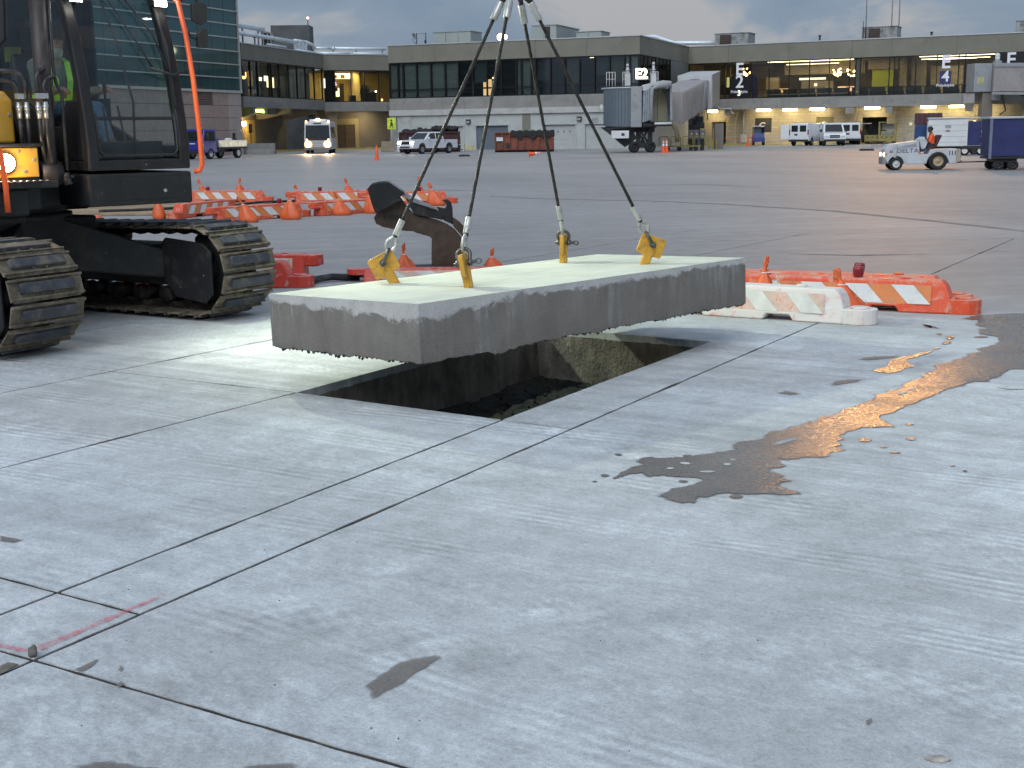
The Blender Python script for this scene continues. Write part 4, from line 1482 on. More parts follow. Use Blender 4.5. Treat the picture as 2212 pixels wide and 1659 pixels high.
mb = MB(U)
mb.cyl((1.195, .155, 1.40), (1.215, .165, 1.30), .035, .035, 8)
for y_ in (.13, .19):
    mb.cyl((1.22, y_, 1.37), (1.25, y_, 1.37), .012, .012, 8)
mb.build('pipe_union', M_HOSE, exc)
# boom and arm reach over to the slab, above the picture
hookL = exc.matrix_basis.inverted() @ Vector((APEX.x, APEX.y, APEX.z))
bh = Matrix.Rotation(math.atan2(hookL.y, hookL.x), 4, 'Z')
rad = math.hypot(hookL.x, hookL.y)
mb = MB(bh)
mb.prism([(.95, 3.75), (1.25, 3.60), (2.4, 4.9), (3.6, 5.55), (rad - .6, 5.45), (rad - .6, 5.75), (3.5, 6.1), (2.1, 5.45), (1.0, 4.2)], -.2, .2, 'y')
mb.build('boom', M_YEL, exc, 0.03)
mb = MB(bh)
mb.prism([(rad - .95, 6.2), (rad - .5, 6.3), (rad + .12, 4.0), (rad - .02, 3.72), (rad - .2, 3.9)], -.14, .14, 'y')
arm_ = mb.build('arm', M_YEL, exc, 0.03)
mb = MB(bh)
mb.cyl((rad, 0, 3.75), (rad, 0, 3.32), .05, .045, 12)
mb.tube([(rad, 0, 3.34), (rad - .09, 0, 3.26), (rad - .11, 0, 3.16), (rad - .06, 0, hookL.z + .05), (rad + .02, 0, hookL.z + .02), (rad + .09, 0, hookL.z + .09)], [.045, .045, .045, .045, .038, .02], 10)
mb.build('lifting_hook', M_SHK, exc)
# ---- cab
prof = [(1.30, 1.42), (1.31, 1.60), (1.28, 1.85), (1.215, 2.20), (1.12, 2.55), (1.00, 2.85), (.90, 3.02)]
def fx(z):
    for (x0, z0), (x1, z1) in zip(prof[:-1], prof[1:]):
        if z0 <= z <= z1:
            return x0 + (x1 - x0) * (z - z0) / (z1 - z0)
    return prof[-1][0]
CY0, CY1, CR = .32, 1.30, -.68
mb = MB(U)
mb.prism([(CR, 1.41), (1.30, 1.41), (1.30, 1.50), (CR, 1.50)], CY0, CY1, 'y')
cab = mb.build('cab', M_CAB, exc, 0.015)
mb = MB(U)
mb.prism([(CR + .02, 3.02), (.93, 3.02), (.86, 3.13), (.70, 3.17), (CR + .1, 3.17), (CR + .02, 3.12)], CY0 + .01, CY1 - .01, 'y')
mb.build('cab_roof', M_CAB, cab, 0.03, 3)
for y_, w_ in ((CY0, .105), (CY1 - .105, .105)):          # front pillars
    mb = MB(U)
    n = len(prof)
    vs, fs = [], []
    for (x, z) in prof:
        vs += [(x, y_, z), (x, y_ + w_, z), (x - .10, y_ + w_, z), (x - .10, y_, z)]
    for i in range(n - 1):
        for k in range(4):
            fs.append((i * 4 + k, i * 4 + (k + 1) % 4, i * 4 + 4 + (k + 1) % 4, i * 4 + 4 + k))
    fs += [(3, 2, 1, 0), tuple((n - 1) * 4 + k for k in range(4))]
    mb.add(vs, fs)
    mb.build('front_pillar', M_CAB, cab, 0.02, 3)
for y_ in (CY0, CY1 - .07):                                # rear pillars
    mb = MB(U)
    mb.box(CR, CR + .10, y_, y_ + .07, 1.50, 3.02)
    mb.build('rear_pillar', M_CAB, cab, 0.015)
mb = MB(U)                                                  # lower side panel with stepped top edge
mb.prism([(CR + .1, 1.50), (1.20, 1.50), (1.20, 2.02), (.93, 2.02), (.78, 1.80), (CR + .1, 1.78)], CY0, CY0 + .045, 'y')
mb.build('side_panel', M_CAB, cab, 0.012)
mb = MB(U)
mb.prism([(CR + .1, 1.50), (1.20, 1.50), (1.20, 1.62), (.5, 1.62), (CR + .1, 1.95)], CY1 - .045, CY1, 'y')
mb.build('door_panel', M_CAB, cab, 0.012)
mb = MB(U)
mb.box(CR + .01, CR + .05, CY0 + .07, CY1 - .07, 1.50, 3.02)
mb.build('rear_panel', M_CAB, cab, 0.01)
mb = MB(U)
mb.box(CR + .1, -.36, CY1 - .068, CY1 - .035, 1.96, 3.02)
mb.build('door_rear_panel', M_CAB, cab, 0.01)
mb = MB(U)
mb.prism([(CR + .1, 2.50), (-.30, 2.62), (-.24, 3.02), (CR + .1, 3.02)], CY0 + .01, CY0 + .05, 'y')
mb.build('rear_quarter_panel', M_CAB, cab, 0.01)
mb = MB(U)
mb.prism([(.20, 1.66), (.70, 1.66), (.80, 3.4), (1.25, 3.95), (.95, 4.1), (.42, 3.6)], -.46, -.13, 'y')
mb.build('boom_foot', M_DKST, exc, 0.03)
for nm, y_, lower in (('side_window', CY0 + .02, 1.78), ('door_window', CY1 - .03, 1.62)):
    mb = MB(U)
    pts = [(x - .06, y_, z) for x, z in prof if z > lower] + [(CR + .05, y_, 3.02), (CR + .05, y_, lower), (fx(lower) - .06, y_, lower)]
    mb.quad(*pts)
    mb.build(nm, M_CABGL, cab)
mb = MB(U)
mb.quad((CR + .056, CY0 + .25, 2.35), (CR + .056, CY1 - .25, 2.35), (CR + .056, CY1 - .25, 2.85), (CR + .056, CY0 + .25, 2.85))
mb.build('rear_window', M_CABGL, cab)
def shield(z0, z1, n=8):
    mb = MB(U)
    vs, fs = [], []
    for i in range(n + 1):
        z = z0 + (z1 - z0) * i / n
        vs += [(fx(z) - .03, CY0 + .10, z), (fx(z) - .03, CY1 - .10, z)]
    for i in range(n):
        fs.append((2 * i, 2 * i + 1, 2 * i + 3, 2 * i + 2))
    mb.add(vs, fs, True)
    return mb
shield(1.88, 3.02).build('windshield', M_CABGL, cab)
shield(1.52, 1.84, 4).build('lower_windshield', M_CABGL, cab)
mb = MB(U)
mb.box(fx(1.86) - .05, fx(1.86) - .015, CY0 + .10, CY1 - .10, 1.845, 1.875)
mb.build('window_rail', M_SEAT, cab, 0.006)
mb = MB(U)                                                  # rubber seal round the lower pane
mb.tube([(fx(1.90) - .018, CY0 + .112, 1.90), (fx(1.7) - .018, CY0 + .112, 1.70), (fx(1.58) - .018, CY0 + .115, 1.58), (fx(1.53) - .018, CY0 + .16, 1.535), (fx(1.53) - .018, CY1 - .16, 1.535), (fx(1.58) - .018, CY1 - .115, 1.58), (fx(1.7) - .018, CY1 - .112, 1.70), (fx(1.90) - .018, CY1 - .112, 1.90)], .012, 6)
mb.build('window_seal', M_SEAT, cab)
mb = MB(U)                                                  # wiper arms and blade along the far pillar
mb.tube([(fx(2.25) + .02, CY1 - .11, 2.25), (fx(2.6) + .02, CY1 - .20, 2.6), (fx(2.98) + .02, CY1 - .42, 2.98)], .010, 6)
mb.tube([(fx(2.28) + .025, CY1 - .26, 2.28), (fx(2.5) + .02, CY1 - .36, 2.5), (fx(2.98) + .02, CY1 - .58, 2.98)], .009, 6)
mb.tube([(fx(1.95) + .02, CY1 - .10, 1.95), (fx(2.5) + .025, CY1 - .09, 2.5), (fx(3.0) + .02, CY1 - .12, 3.0)], .016, 6)
mb.tube([(fx(2.24) + .03, CY1 - .30, 2.30), (fx(2.2) + .05, CY1 - .10, 2.24), (fx(2.22) + .05, CY1 + .02, 2.28)], .014, 6)
mb.build('wiper', M_SEAT, cab)
mb = MB(U)
mb.tube([(fx(2.05) - .10, CY1 - .46, 1.5), (fx(2.0) - .12, CY1 - .44, 2.0), (fx(2.5) - .10, CY1 - .50, 2.5), (fx(3.0) - .06, CY1 - .58, 3.0)], .012, 6)
mb.build('interior_post', M_SEAT, cab)
for y_ in (CY0 + .02, CY1 - .16):
    mb = MB(U)
    mb.box(.98, 1.10, y_, y_ + .14, 2.86, 2.96)
    hl = mb.build('roof_lamp', M_SEAT, cab, 0.01)
    mb = MB(U)
    mb.box(1.101, 1.110, y_ + .015, y_ + .125, 2.85, 2.955)
    mb.build('lamp_lens', M_LENS, hl)
# box under the cab
mb = MB(U)
mb.prism([(-.68, 1.10), (1.31, 1.10), (1.31, 1.385), (-.68, 1.385)], .30, 1.30, 'y')
bx_ = mb.build('cab_base', M_CAB, exc, 0.02)
mb = MB(U)
mb.box(1.306, 1.316, .62, 1.10, 1.15, 1.34)
mb.build('access_panel', M_CAB, bx_, 0.004)
mb = MB(U)
mb.cyl((1.31, 1.02, 1.22), (1.322, 1.02, 1.22), .016, .016, 10)
mb.box(.70, .78, .296, .30, 1.295, 1.32)
mb.box(.84, .92, .296, .30, 1.305, 1.32)
mb.build('panel_latch', M_CHROME, bx_)
# interior
mb = MB(U)
mb.box(-.55, -.05, .42, .95, 1.50, 1.78)
mb.box(-.42, .06, .44, .94, 1.78, 1.90)
mb.prism([(-.50, 1.86), (-.36, 1.86), (-.46, 2.50), (-.58, 2.50)], .45, .93, 'y')
mb.prism([(-.60, 2.52), (-.50, 2.52), (-.52, 2.75), (-.60, 2.75)], .56, .82, 'y')
mb.build('operator_seat', M_SEAT, cab, 0.04, 3)
mb = MB(U)
mb.box(-.25, .28, .36, .43, 1.80, 2.06)
mb.box(-.25, .28, .98, 1.06, 1.80, 2.06)
mb.cyl((.26, .40, 2.06), (.30, .42, 2.22), .012, .022, 8)
mb.cyl((.26, 1.02, 2.06), (.30, 1.00, 2.22), .012, .022, 8)
mb.box(.85, 1.10, .48, 1.14, 1.50, 1.66)
mb.tube([(.92, .72, 1.52), (.86, .72, 1.75), (.80, .73, 1.98)], .012, 6)
mb.tube([(.92, .88, 1.52), (.86, .88, 1.75), (.80, .87, 1.98)], .012, 6)
mb.build('control_console', M_SEAT, cab, 0.01)
mb = MB(U)
mb.box(-.50, -.49, .40, .56, 2.42, 2.56)
mb.build('warning_sticker', mat('dull_yellow_sticker', (0.28, 0.30, 0.02), 0.6), cab)
mb = MB(U)
mb.box(.335, .345, .318, .319, 1.62, 1.72)
mb.build('door_sticker', mat('pale_sticker', (0.5, 0.6, 0.6), 0.6), cab)
# orange rail and mirror at the cab's left front corner
mb = MB(U)
mb.tube([(1.06, 1.33, 2.96), (1.12, 1.375, 2.90), (1.20, 1.385, 2.62), (1.29, 1.385, 2.2), (1.345, 1.385, 1.75), (1.36, 1.385, 1.44), (1.345, 1.365, 1.385), (1.31, 1.33, 1.38)], .023, 10)
mb.build('grab_rail', M_RAIL, exc)
mb = MB(U)
mb.tube([(1.12, 1.36, 2.90), (1.13, 1.46, 2.935), (1.13, 1.55, 2.93), (1.13, 1.60, 2.86), (1.13, 1.60, 2.72)], .009, 8)
mb.tube([(1.20, 1.39, 2.66), (1.19, 1.45, 2.585), (1.14, 1.52, 2.575), (1.13, 1.575, 2.60)], .009, 8)
mb.build('mirror_bracket', M_SEAT, exc)
mb = MB(U)
mb.prism([(1.50, 2.74), (1.60, 2.70), (1.655, 2.74), (1.66, 2.88), (1.60, 2.915), (1.50, 2.89)], 1.10, 1.15, 'x')
mb.prism([(1.545, 2.50), (1.64, 2.50), (1.66, 2.56), (1.645, 2.67), (1.58, 2.68), (1.54, 2.60)], 1.09, 1.15, 'x')
mb.build('mirror', mat('dusty_mirror_shell', (0.04, 0.038, 0.033), 0.6, var=0.4, vs_=9), exc, 0.012)
# operator
opm = exc.matrix_basis @ U
ol = opm @ Vector((-.10, .66, 1.90))
orz = UY + R(-16) + R(14)
person('person', 'bearded excavator operator in dark cap and lime striped safety vest behind the cab glass', ol, orz,
       dict(pelvis=(0, 0, .06), chest=(.02, 0, .36), neck=(.045, 0, .545), head=(.075, 0, .68), look=(1.0, .05, .52), shL=(.03, .19, .46), shR=(.03, -.19, .46),
            elL=(.16, .27, .22), elR=(.16, -.27, .22), wrL=(.38, .28, .24), wrR=(.36, -.22, .23), hipL=(0, .10, .04), hipR=(0, -.10, .04), knL=(.44, .15, .06), knR=(.44, -.15, .06), anL=(.62, .14, -.32), anR=(.62, -.14, -.32)),
       M_SKIN_A, M_SHIRT, M_JEANS, M_BOOT, vest=M_HIVIS, cap=M_CAPD, beard=M_BEARD)
# the machine's lit lamps
for loc_, tgt_, en, col_ in (((1.30, CY0 + .09, 2.90), (4.6, 2.4, .4), 150, (0.90, 1.0, 0.78)), ((1.30, CY1 - .09, 2.90), (4.8, 2.9, .4), 520, (0.90, 1.0, 0.76))):
    L_ = lamp('roof_lamp_light', 'SPOT', opm @ Vector(loc_), en, col_, None, opm @ Vector(tgt_), 0.05, 110, 1.0)
lamp('work_lamp_light', 'SPOT', opm @ Vector((1.32, -.385, 1.50)), 120, (1.0, 0.96, 0.64), None, opm @ Vector((5.6, 2.6, 0.35)), 0.05, 75, 1.0)
lamp('work_lamp_glow', 'POINT', opm @ Vector((1.35, -.385, 1.50)), 5.0, (1.0, 0.82, 0.5), None, None, 0.04)
# ================================================================== LOW BARRICADES AND SANDBAGS
def plastic(name, col, dust, amt):
    m, t, b = newmat(name)
    c = ramp(t, noise(t, 2.5, 5, 0.6), [(0.3, tuple(x * .82 for x in col)), (0.7, col)])
    tcn = t.nodes.new('ShaderNodeTexCoord')
    gz = t.nodes.new('ShaderNodeSeparateXYZ')
    lnk(t, tcn.outputs['Normal'], gz.inputs[0])
    upm = math_(t, 'ADD', math_(t, 'MULTIPLY', gz.outputs[2], 0.10), noise(t, 7, 8, 0.72, dist=0.5))
    dm = ramp(t, upm, [(0.66 - amt * .4, 0.0), (0.80 - amt * .32, 1.0)])
    c = mixc(t, dm, c, dust)
    lnk(t, c, b.inputs['Base Color'])
    lnk(t, math_(t, 'ADD', math_(t, 'MULTIPLY', dm, 0.5), 0.38), b.inputs['Roughness'])
    bump(t, b, noise(t, 60, 4, 0.6), 0.12, 0.006)
    return m
M_BO = plastic('orange_barricade_plastic', (0.72, 0.09, 0.03), (0.60, 0.34, 0.26), 0.36)
M_BR = plastic('dusty_red_barricade_plastic', (0.66, 0.065, 0.04), (0.58, 0.44, 0.42), 0.26)
M_BW = plastic('slurry_covered_barricade', (0.70, 0.10, 0.06), (0.68, 0.64, 0.60), 1.02)
M_SH_O = mat('orange_reflective_sheet', (0.62, 0.20, 0.06), 0.5, var=0.12, vs_=6, dirt=(0.42, 0.24, 0.14), dscale=7, damt=0.3)
M_SH_W = mat('white_reflective_sheet', (0.62, 0.64, 0.65), 0.45, var=0.1, vs_=6, dirt=(0.45, 0.42, 0.38), dscale=7, damt=0.3)
M_SH_WD = mat('slurried_reflective_sheet', (0.62, 0.62, 0.57), 0.7, var=0.15, vs_=8)
M_SH_OD = mat('slurried_orange_sheet', (0.62, 0.46, 0.38), 0.75, var=0.25, vs_=9, dirt=(0.55, 0.16, 0.11), dscale=9, damt=0.3)
M_BLAMP = mat('red_lamp_lens', (0.22, 0.012, 0.018), 0.25, var=0.2, vs_=9, coat=0.4)
M_BLKR = mat('black_rubber', (0.022, 0.022, 0.023), 0.7, var=0.3, vs_=8, dirt=(0.09, 0.085, 0.08), dscale=8, damt=0.3)
BH = .30
def hw(z):
    return .15 - .05 * min(1, max(0, (z - .06) / (BH - .06)))
def barricade(label, p, rz, body=M_BO, sw=M_SH_W, so=M_SH_O, lamps=(), group='low barricades'):
    q = thing('barricade', label, 'barricade', (p[0], p[1], 0), rz, group)
    mb = MB()
    poly = [(-1.0, 0), (-.62, 0), (-.59, .055), (-.37, .055), (-.34, 0), (.24, 0), (.27, .055), (.49, .055), (.52, 0), (.97, 0), (.97, .15), (.955, .20), (.93, .26), (.89, BH), (-1.0, BH)]
    mb.prism(poly, -1, 1, 'y')
    mb.v = [Vector((v.x, v.y * hw(v.z), v.z)) for v in mb.v]
    o = mb.build('body', body, q, 0.018, 3)
    mb = MB()
    tab = [(.95, -.135), (1.10, -.135)] + [(1.10 + .135 * math.cos(a), .135 * math.sin(a)) for a in [-PI / 2 + PI * i / 10 for i in range(1, 10)]] + [(1.10, .135), (.95, .135)]
    mb.prism(tab, .0, .135, 'z')
    mb.cyl((1.08, 0, .135), (1.08, 0, .15), .085, .08, 16)
    mb.build('end_tab', body, q, 0.015, 3)
    mb = MB()
    tg = [(-.98, -.11), (-1.10, -.11)] + [(-1.10 - .11 * math.cos(a), -.11 * math.sin(a) * -1 if False else .11 * math.sin(a)) for a in [-PI / 2 + PI * i / 10 for i in range(1, 10)]] + [(-1.10, .11), (-.98, .11)]
    mb.prism(tg, .165, BH - .01, 'z')
    mb.cyl((-1.08, 0, .15), (-1.08, 0, .165), .08, .085, 16)
    mb.build('end_tongue', body, q, 0.015, 3)
    mb = MB()
    mb.cyl((.55, 0, BH - .002), (.55, 0, BH + .02), .05, .045, 14)
    mb.cyl((-.75, 0, BH - .002), (-.75, 0, BH + .016), .045, .04, 14)
    mb.build('filler_cap', body, q)
    z0, z1 = .085, .255
    for sg in (-1, 1):
        def SP(x, z, o_):
            return (x, sg * (hw(z) + o_), z)
        mb = MB()
        mb.quad(SP(-.86, z0, .003), SP(.80, z0, .003), SP(.80, z1, .003), SP(-.86, z1, .003))
        pn = mb.build('stripe_panel', so, q)
        for k in range(4):
            x = -.82 + k * .42
            mb = MB()
            mb.quad(SP(x + .16, z0, .006), SP(x + .36, z0, .006), SP(x + .20, z1, .006), SP(x, z1, .006))
            mb.build('white_stripe', sw, pn)
    for x in lamps:
        mb = MB()
        mb.lathe([(.001, 0), (.038, 0), (.045, .01), (.045, .02), (.05, .025), (.052, .085), (.045, .10), (.001, .104)], 16, 'z', (x, 0, BH))
        mb.build('warning_lamp', M_BLAMP, q)
    return q
def dirv(a):
    return Vector((math.cos(a), math.sin(a), 0))
a = R(-31.5)
e1 = G(1884, 706)
barricade('slurry-whitened low barricade lying closest to the right end of the slab', e1 - dirv(a) * 1.235 + Vector((.52, .85, 0)) * .15, a, M_BW, M_SH_WD, M_SH_OD)
a = R(-24)
e2 = G(2117, 682)
p2 = e2 - dirv(a) * 1.235 + Vector((.40, .91, 0)) * .14
barricade('clean orange and white striped low barricade behind the whitened one, red lamp on top', p2, a, lamps=(.12,))
barricade('orange low barricade tucked behind the clean striped one at right', p2 + Vector((.40, .91, 0)) * .34 - dirv(a) * .10, a, lamps=(.18,))
e = G(674, 622)
barricade('dusty red low barricade just right of the excavator track', (e.x - 1.22, e.y + .24), R(-6), M_BR, M_SH_WD, M_SH_OD)
e = at(699, 575, 15.3)
barricade('dusty red low barricade with raised end tongue, behind the one beside the track', (e.x - 1.2, 15.35), R(176), M_BR, M_SH_WD, M_SH_OD)
e = G(748, 612)
barricade('dusty red low barricade partly hidden behind the left end of the slab', (e.x + 1.2, e.y + .12), R(-3), M_BR, M_SH_WD, M_SH_OD).scale = (1, 1, .52)
barricade('orange low barricade between two slumped sandbags, in front of the road plates', (-5.15, 26.35), R(42), lamps=(.5,))
barricade('striped orange low barricade farthest left in the back row', (-7.3, 33.4), R(-10), lamps=(-.55,))
barricade('striped orange low barricade in the middle of the back row', (-4.35, 32.3), R(4), lamps=(-.4,))
barricade('orange low barricade angled in front of the middle of the back row', (-3.4, 27.9), R(48))
barricade('orange low barricade behind the ripper shank', (-2.5, 31.4), R(3), lamps=(.3,))
barricade('orange low barricade seen just above the far excavator track', (-6.65, 27.9), R(250))
barricade('orange low barricade showing under the cab beyond the road plates', (-10.0, 35.2), R(4))
barricade('orange low barricade glimpsed through the gap between the tracks', (-8.4, 23.4), R(5))

M_BAG = mat('orange_sandbag_film', (0.74, 0.125, 0.03), 0.42, var=0.22, vs_=7, dirt=(0.45, 0.16, 0.07), dscale=6, damt=0.3, bmp=0.5, bs=22)
M_TIE = mat('white_tie_cord', (0.7, 0.7, 0.68), 0.7)
def sandbag(label, p, h=.48, w=.17, lean=(0.0, 0.0), rz=0.0, z=0.0, seed=0, tie=False):
    q = thing('sandbag', label, 'sandbag', (p[0], p[1], z), rz, 'orange sandbags on the barricades')
    rnd = random.Random(seed)
    prof = [(0.0, .001), (0.0, .86), (.06, 1.0), (.18, .98), (.32, .84), (.46, .64), (.60, .44), (.70, .25), (.78, .12), (.82, .09), (.88, .12), (.95, .16), (1.0, .15), (.985, .001)]
    n = 22
    ph = [rnd.random() * 6 for _ in range(4)]
    vs, fs = [], []
    for (zz, r) in prof:
        for k in range(n):
            a_ = 2 * PI * k / n
            wr = 1 + (.08 + .30 * zz) * (math.sin(5 * a_ + ph[0]) * .5 + math.sin(9 * a_ + ph[1] + zz * 3) * .5) * (1 if 0 < zz < 1 else .3)
            wr += .16 * math.sin(2 * a_ + ph[2]) * (1 - zz) + .08 * math.sin(3 * a_ + ph[1])
            x = r * w * wr * math.cos(a_) + lean[0] * zz ** 1.6 + (.035 * math.sin(ph[0]) * (zz - .78) * 4 if zz > .78 else 0)
            y = r * w * (.62 if zz < .8 else .35) * wr * math.sin(a_) + lean[1] * zz ** 1.6
            vs.append((x, y, zz * h + (.03 * math.sin(3 * a_ + ph[3]) + .02 * math.sin(5 * a_) if zz > .9 else 0)))
    for i in range(len(prof) - 1):
        for k in range(n):
            fs.append((i * n + k, i * n + (k + 1) % n, (i + 1) * n + (k + 1) % n, (i + 1) * n + k))
    mb = MB()
    mb.add(vs, fs, True)
    mb.build('bag', M_BAG, q, smooth=True)
    mb = MB()
    zz = .74
    mb.tube([(lean[0] * zz ** 1.6 + w * .19 * math.cos(a_), lean[1] * zz ** 1.6 + w * .13 * math.sin(a_), zz * h) for a_ in [2 * PI * i / 12 for i in range(12)]], .006, 6, True)
    if tie:
        x0 = lean[0] * zz ** 1.6
        mb.tube([(x0 + .02, -.01, zz * h), (x0 + .09, -.02, zz * h + .01), (x0 + .125, -.02, zz * h - .06), (x0 + .12, -.01, zz * h - .16)], .004, 5)
    mb.build('tie_cord', M_TIE, q)
    return q
def gp(u, v, dy=0.0):
    p = G(u, v)
    return (p.x, p.y + dy)
sandbag('upright orange sandbag with white tie loop at the right end of the slab', (G(1655, 668).x, 12.15), .46, .14, (-.01, 0), 0, 0, 1, True)
sandbag('orange sandbag slumped over the clean striped barricade at right', (3.02, 11.30), .40, .17, (-.10, .03), R(-10), 0.02, 2, True)
sandbag('orange sandbag behind the leftmost lifting plate and the dusty barricade', (-1.24, 15.25), .37, .13, (-.06, 0), 0, 0, 3)
sandbag('top of an orange sandbag peeking over the back edge of the slab', (G(1065, 598).x, 15.7), .25, .12, (-.04, 0), 0, 0, 4)
sandbag('orange sandbag leaning left on the barricade in front of the road plates', gp(540, 480), .47, .21, (-.19, 0), 0, 0, 5)
sandbag('tall orange sandbag at the right end of the barricade in front of the road plates', gp(630, 474), .52, .20, (-.04, 0), 0, 0, 6)
sandbag('orange sandbag leaning left behind the farthest left back-row barricade', (-7.95, 33.75), .56, .2, (-.22, 0), 0, 0, 7)
sandbag('upright orange sandbag behind the farthest left back-row barricade', (-7.05, 33.7), .58, .19, (-.02, 0), 0, 0, 8)
sandbag('orange sandbag behind the middle of the back row', (-4.05, 32.75), .56, .2, (-.12, 0), 0, 0, 9)
sandbag('low slumped orange sandbag at the left end of the middle back-row barricade', (-5.25, 32.5), .42, .18, (-.15, 0), 0, 0, 10)
sandbag('dusty orange sandbag slumped on the angled barricade before the back row', gp(741, 465), .44, .2, (-.16, 0), 0, 0, 11)
sandbag('narrow orange sandbag at the right end of the angled barricade', gp(803, 461), .50, .17, (-.08, 0), 0, 0, 12)
sandbag('large orange sandbag on the barricade behind the ripper shank', gp(944, 444), .50, .24, (-.20, 0), 0, 0, 13)
sandbag('orange sandbag half hidden by the ripper head in the back row', (-2.2, 31.9), .60, .16, (-.05, 0), 0, 0, 14)
sandbag('orange sandbag on the barricade above the far excavator track', (-7.35, 26.9), .50, .15, (-.02, 0), 0, 0, 15)
sandbag('orange sandbag tuft left of the one above the far excavator track', (-9.55, 33.0), .50, .17, (-.04, 0), 0, 0, 16)

# ------------------------------------------------------------------ ripper shank lying on the apron
M_RUST = mat('brown_worn_steel', (0.068, 0.047, 0.034), 0.6, 0.35, var=0.35, vs_=5, dirt=(0.12, 0.088, 0.062), dscale=8, damt=0.4, bmp=0.3, bs=40)
rip = thing('ripper_shank', 'brown curved ripper shank attachment with black mounting head standing behind the slab', 'ripper', G(962, 600), R(4))
def rp_(pts):
    return [((x - 1180) * .00083, (1560 - y) * .00083) for x, y in pts]
def jagged(pts, i0, i1, amp, step=.02, seed=1):
    out_ = []
    rnd = random.Random(seed)
    for i, p in enumerate(pts):
        out_.append(p)
        if i0 <= i < i1:
            q = pts[(i + 1) % len(pts)]
            n = int(math.hypot(q[0] - p[0], q[1] - p[1]) / step)
            for k in range(1, n):
                out_.append((p[0] + (q[0] - p[0]) * k / n + rnd.uniform(-amp, amp), p[1] + (q[1] - p[1]) * k / n + rnd.uniform(-amp, amp)))
    return out_
shank = rp_([(190, 680), (230, 620), (330, 570), (480, 470), (600, 440), (680, 560), (760, 650), (900, 680), (1080, 730), (1220, 790), (1330, 870), (1420, 980), (1460, 1090), (1450, 1200), (1400, 1400), (1390, 1560), (970, 1560), (985, 1400), (1000, 1000), (985, 970), (900, 940), (780, 905), (720, 880), (560, 870), (300, 810), (220, 770)])
mb = MB()
mb.prism(jagged(shank, 15, 25, .004), -.05, .05)
sh_ = mb.build('shank', M_RUST, rip, 0.008)
for y_ in (-.19, .13):
    mb = MB()
    mb.prism(rp_([(120, 270), (170, 210), (280, 185), (420, 180), (560, 280), (640, 330), (560, 400), (600, 450), (480, 480), (350, 560), (220, 610), (170, 470)]), y_, y_ + .06)
    mb.build('mounting_plate', M_DKST, rip, 0.01)
mb = MB()
mb.prism(rp_([(330, 200), (420, 180), (560, 280), (760, 420), (1080, 560), (1090, 590), (740, 470), (540, 330), (400, 230)]), -.12, .12)
mb.build('back_plate', mat('scuffed_steel', (0.26, 0.26, 0.27), 0.5, 0.5, var=0.3, vs_=7), rip, 0.006)
mb = MB()
mb.prism(rp_([(640, 400), (760, 450), (1080, 590), (1180, 660), (1160, 730), (1060, 705), (760, 650), (690, 500)]), -.09, .09)
mb.build('spine', M_DKST, rip, 0.008)
mb = MB()
mb.prism(rp_([(1080, 545), (1200, 570), (1222, 530), (1210, 490), (1160, 460), (1230, 440), (1285, 480), (1305, 560), (1305, 800), (1180, 740)]), -.035, .035)
mb.build('lifting_hook', M_DKST, rip, 0.006)
mb = MB()
mb.prism(rp_([(1300, 690), (1400, 760), (1480, 850), (1490, 980), (1430, 960), (1310, 820)]), -.075, .075)
mb.build('wear_cap', M_RUST, rip, 0.01)
mb = MB()
for x, z in ((.0, .0),):
    mb.cyl((rp_([(205, 300)])[0][0], -.20, rp_([(205, 300)])[0][1]), (rp_([(205, 300)])[0][0], .20, rp_([(205, 300)])[0][1]), .045, .045, 16)
mb.build('mounting_pin', M_DKST, rip)
tx = rp_([(455, 680)])[0]
text('cast_lettering', 'HEN', .072, M_DKST, sh_, (tx[0], -.053, tx[1]), (R(90), 0, 0), .004, .002, 1.5)
mb = MB()
for k in range(5):
    mb.ball(((-.20 + k * .10), -.07, .012), (.035, .05, .02), 8, 6)
struct(mb.build('loose_clods', M_RUST, rip), 'stuff')

# black rubber track pads, hose and plates lying round the shank
o = thing('rubber_hose', 'black rubber hose snaking on the ground between the dusty barricades', 'hose', G(660, 612), 0)
mb = MB()
mb.tube([(0, -.1, .03), (.10, .15, .035), (.22, .30, .04), (.38, .30, .035), (.52, .45, .04), (.80, .62, .035), (1.1, .75, .03)], .032, 8)
mb.build('hose', M_BLKR, o)
mb = MB()
mb.tube([(.05, -.2, .03), (.15, -.02, .05), (.3, .12, .06), (.46, .2, .04), (.6, .24, .03)], .04, 8)
mb.build('hose_sleeve', M_BLKR, o)
o = thing('rubber_ramp', 'low black rubber ramp section beside the foot of the ripper shank', 'ramp', G(900, 592), R(2))
mb = MB()
mb.prism([(-.42, 0), (.42, 0), (.38, .055), (.16, .095), (-.2, .09), (-.38, .05)], -.25, .25)
ro = mb.build('ramp_body', M_BLKR, o, 0.01)
mb = MB()
for k in range(6):
    mb.box(-.34 + k * .125, -.28 + k * .125, -.27, -.25, .01, .05)
mb.build('ramp_rib', M_BLKR, ro)
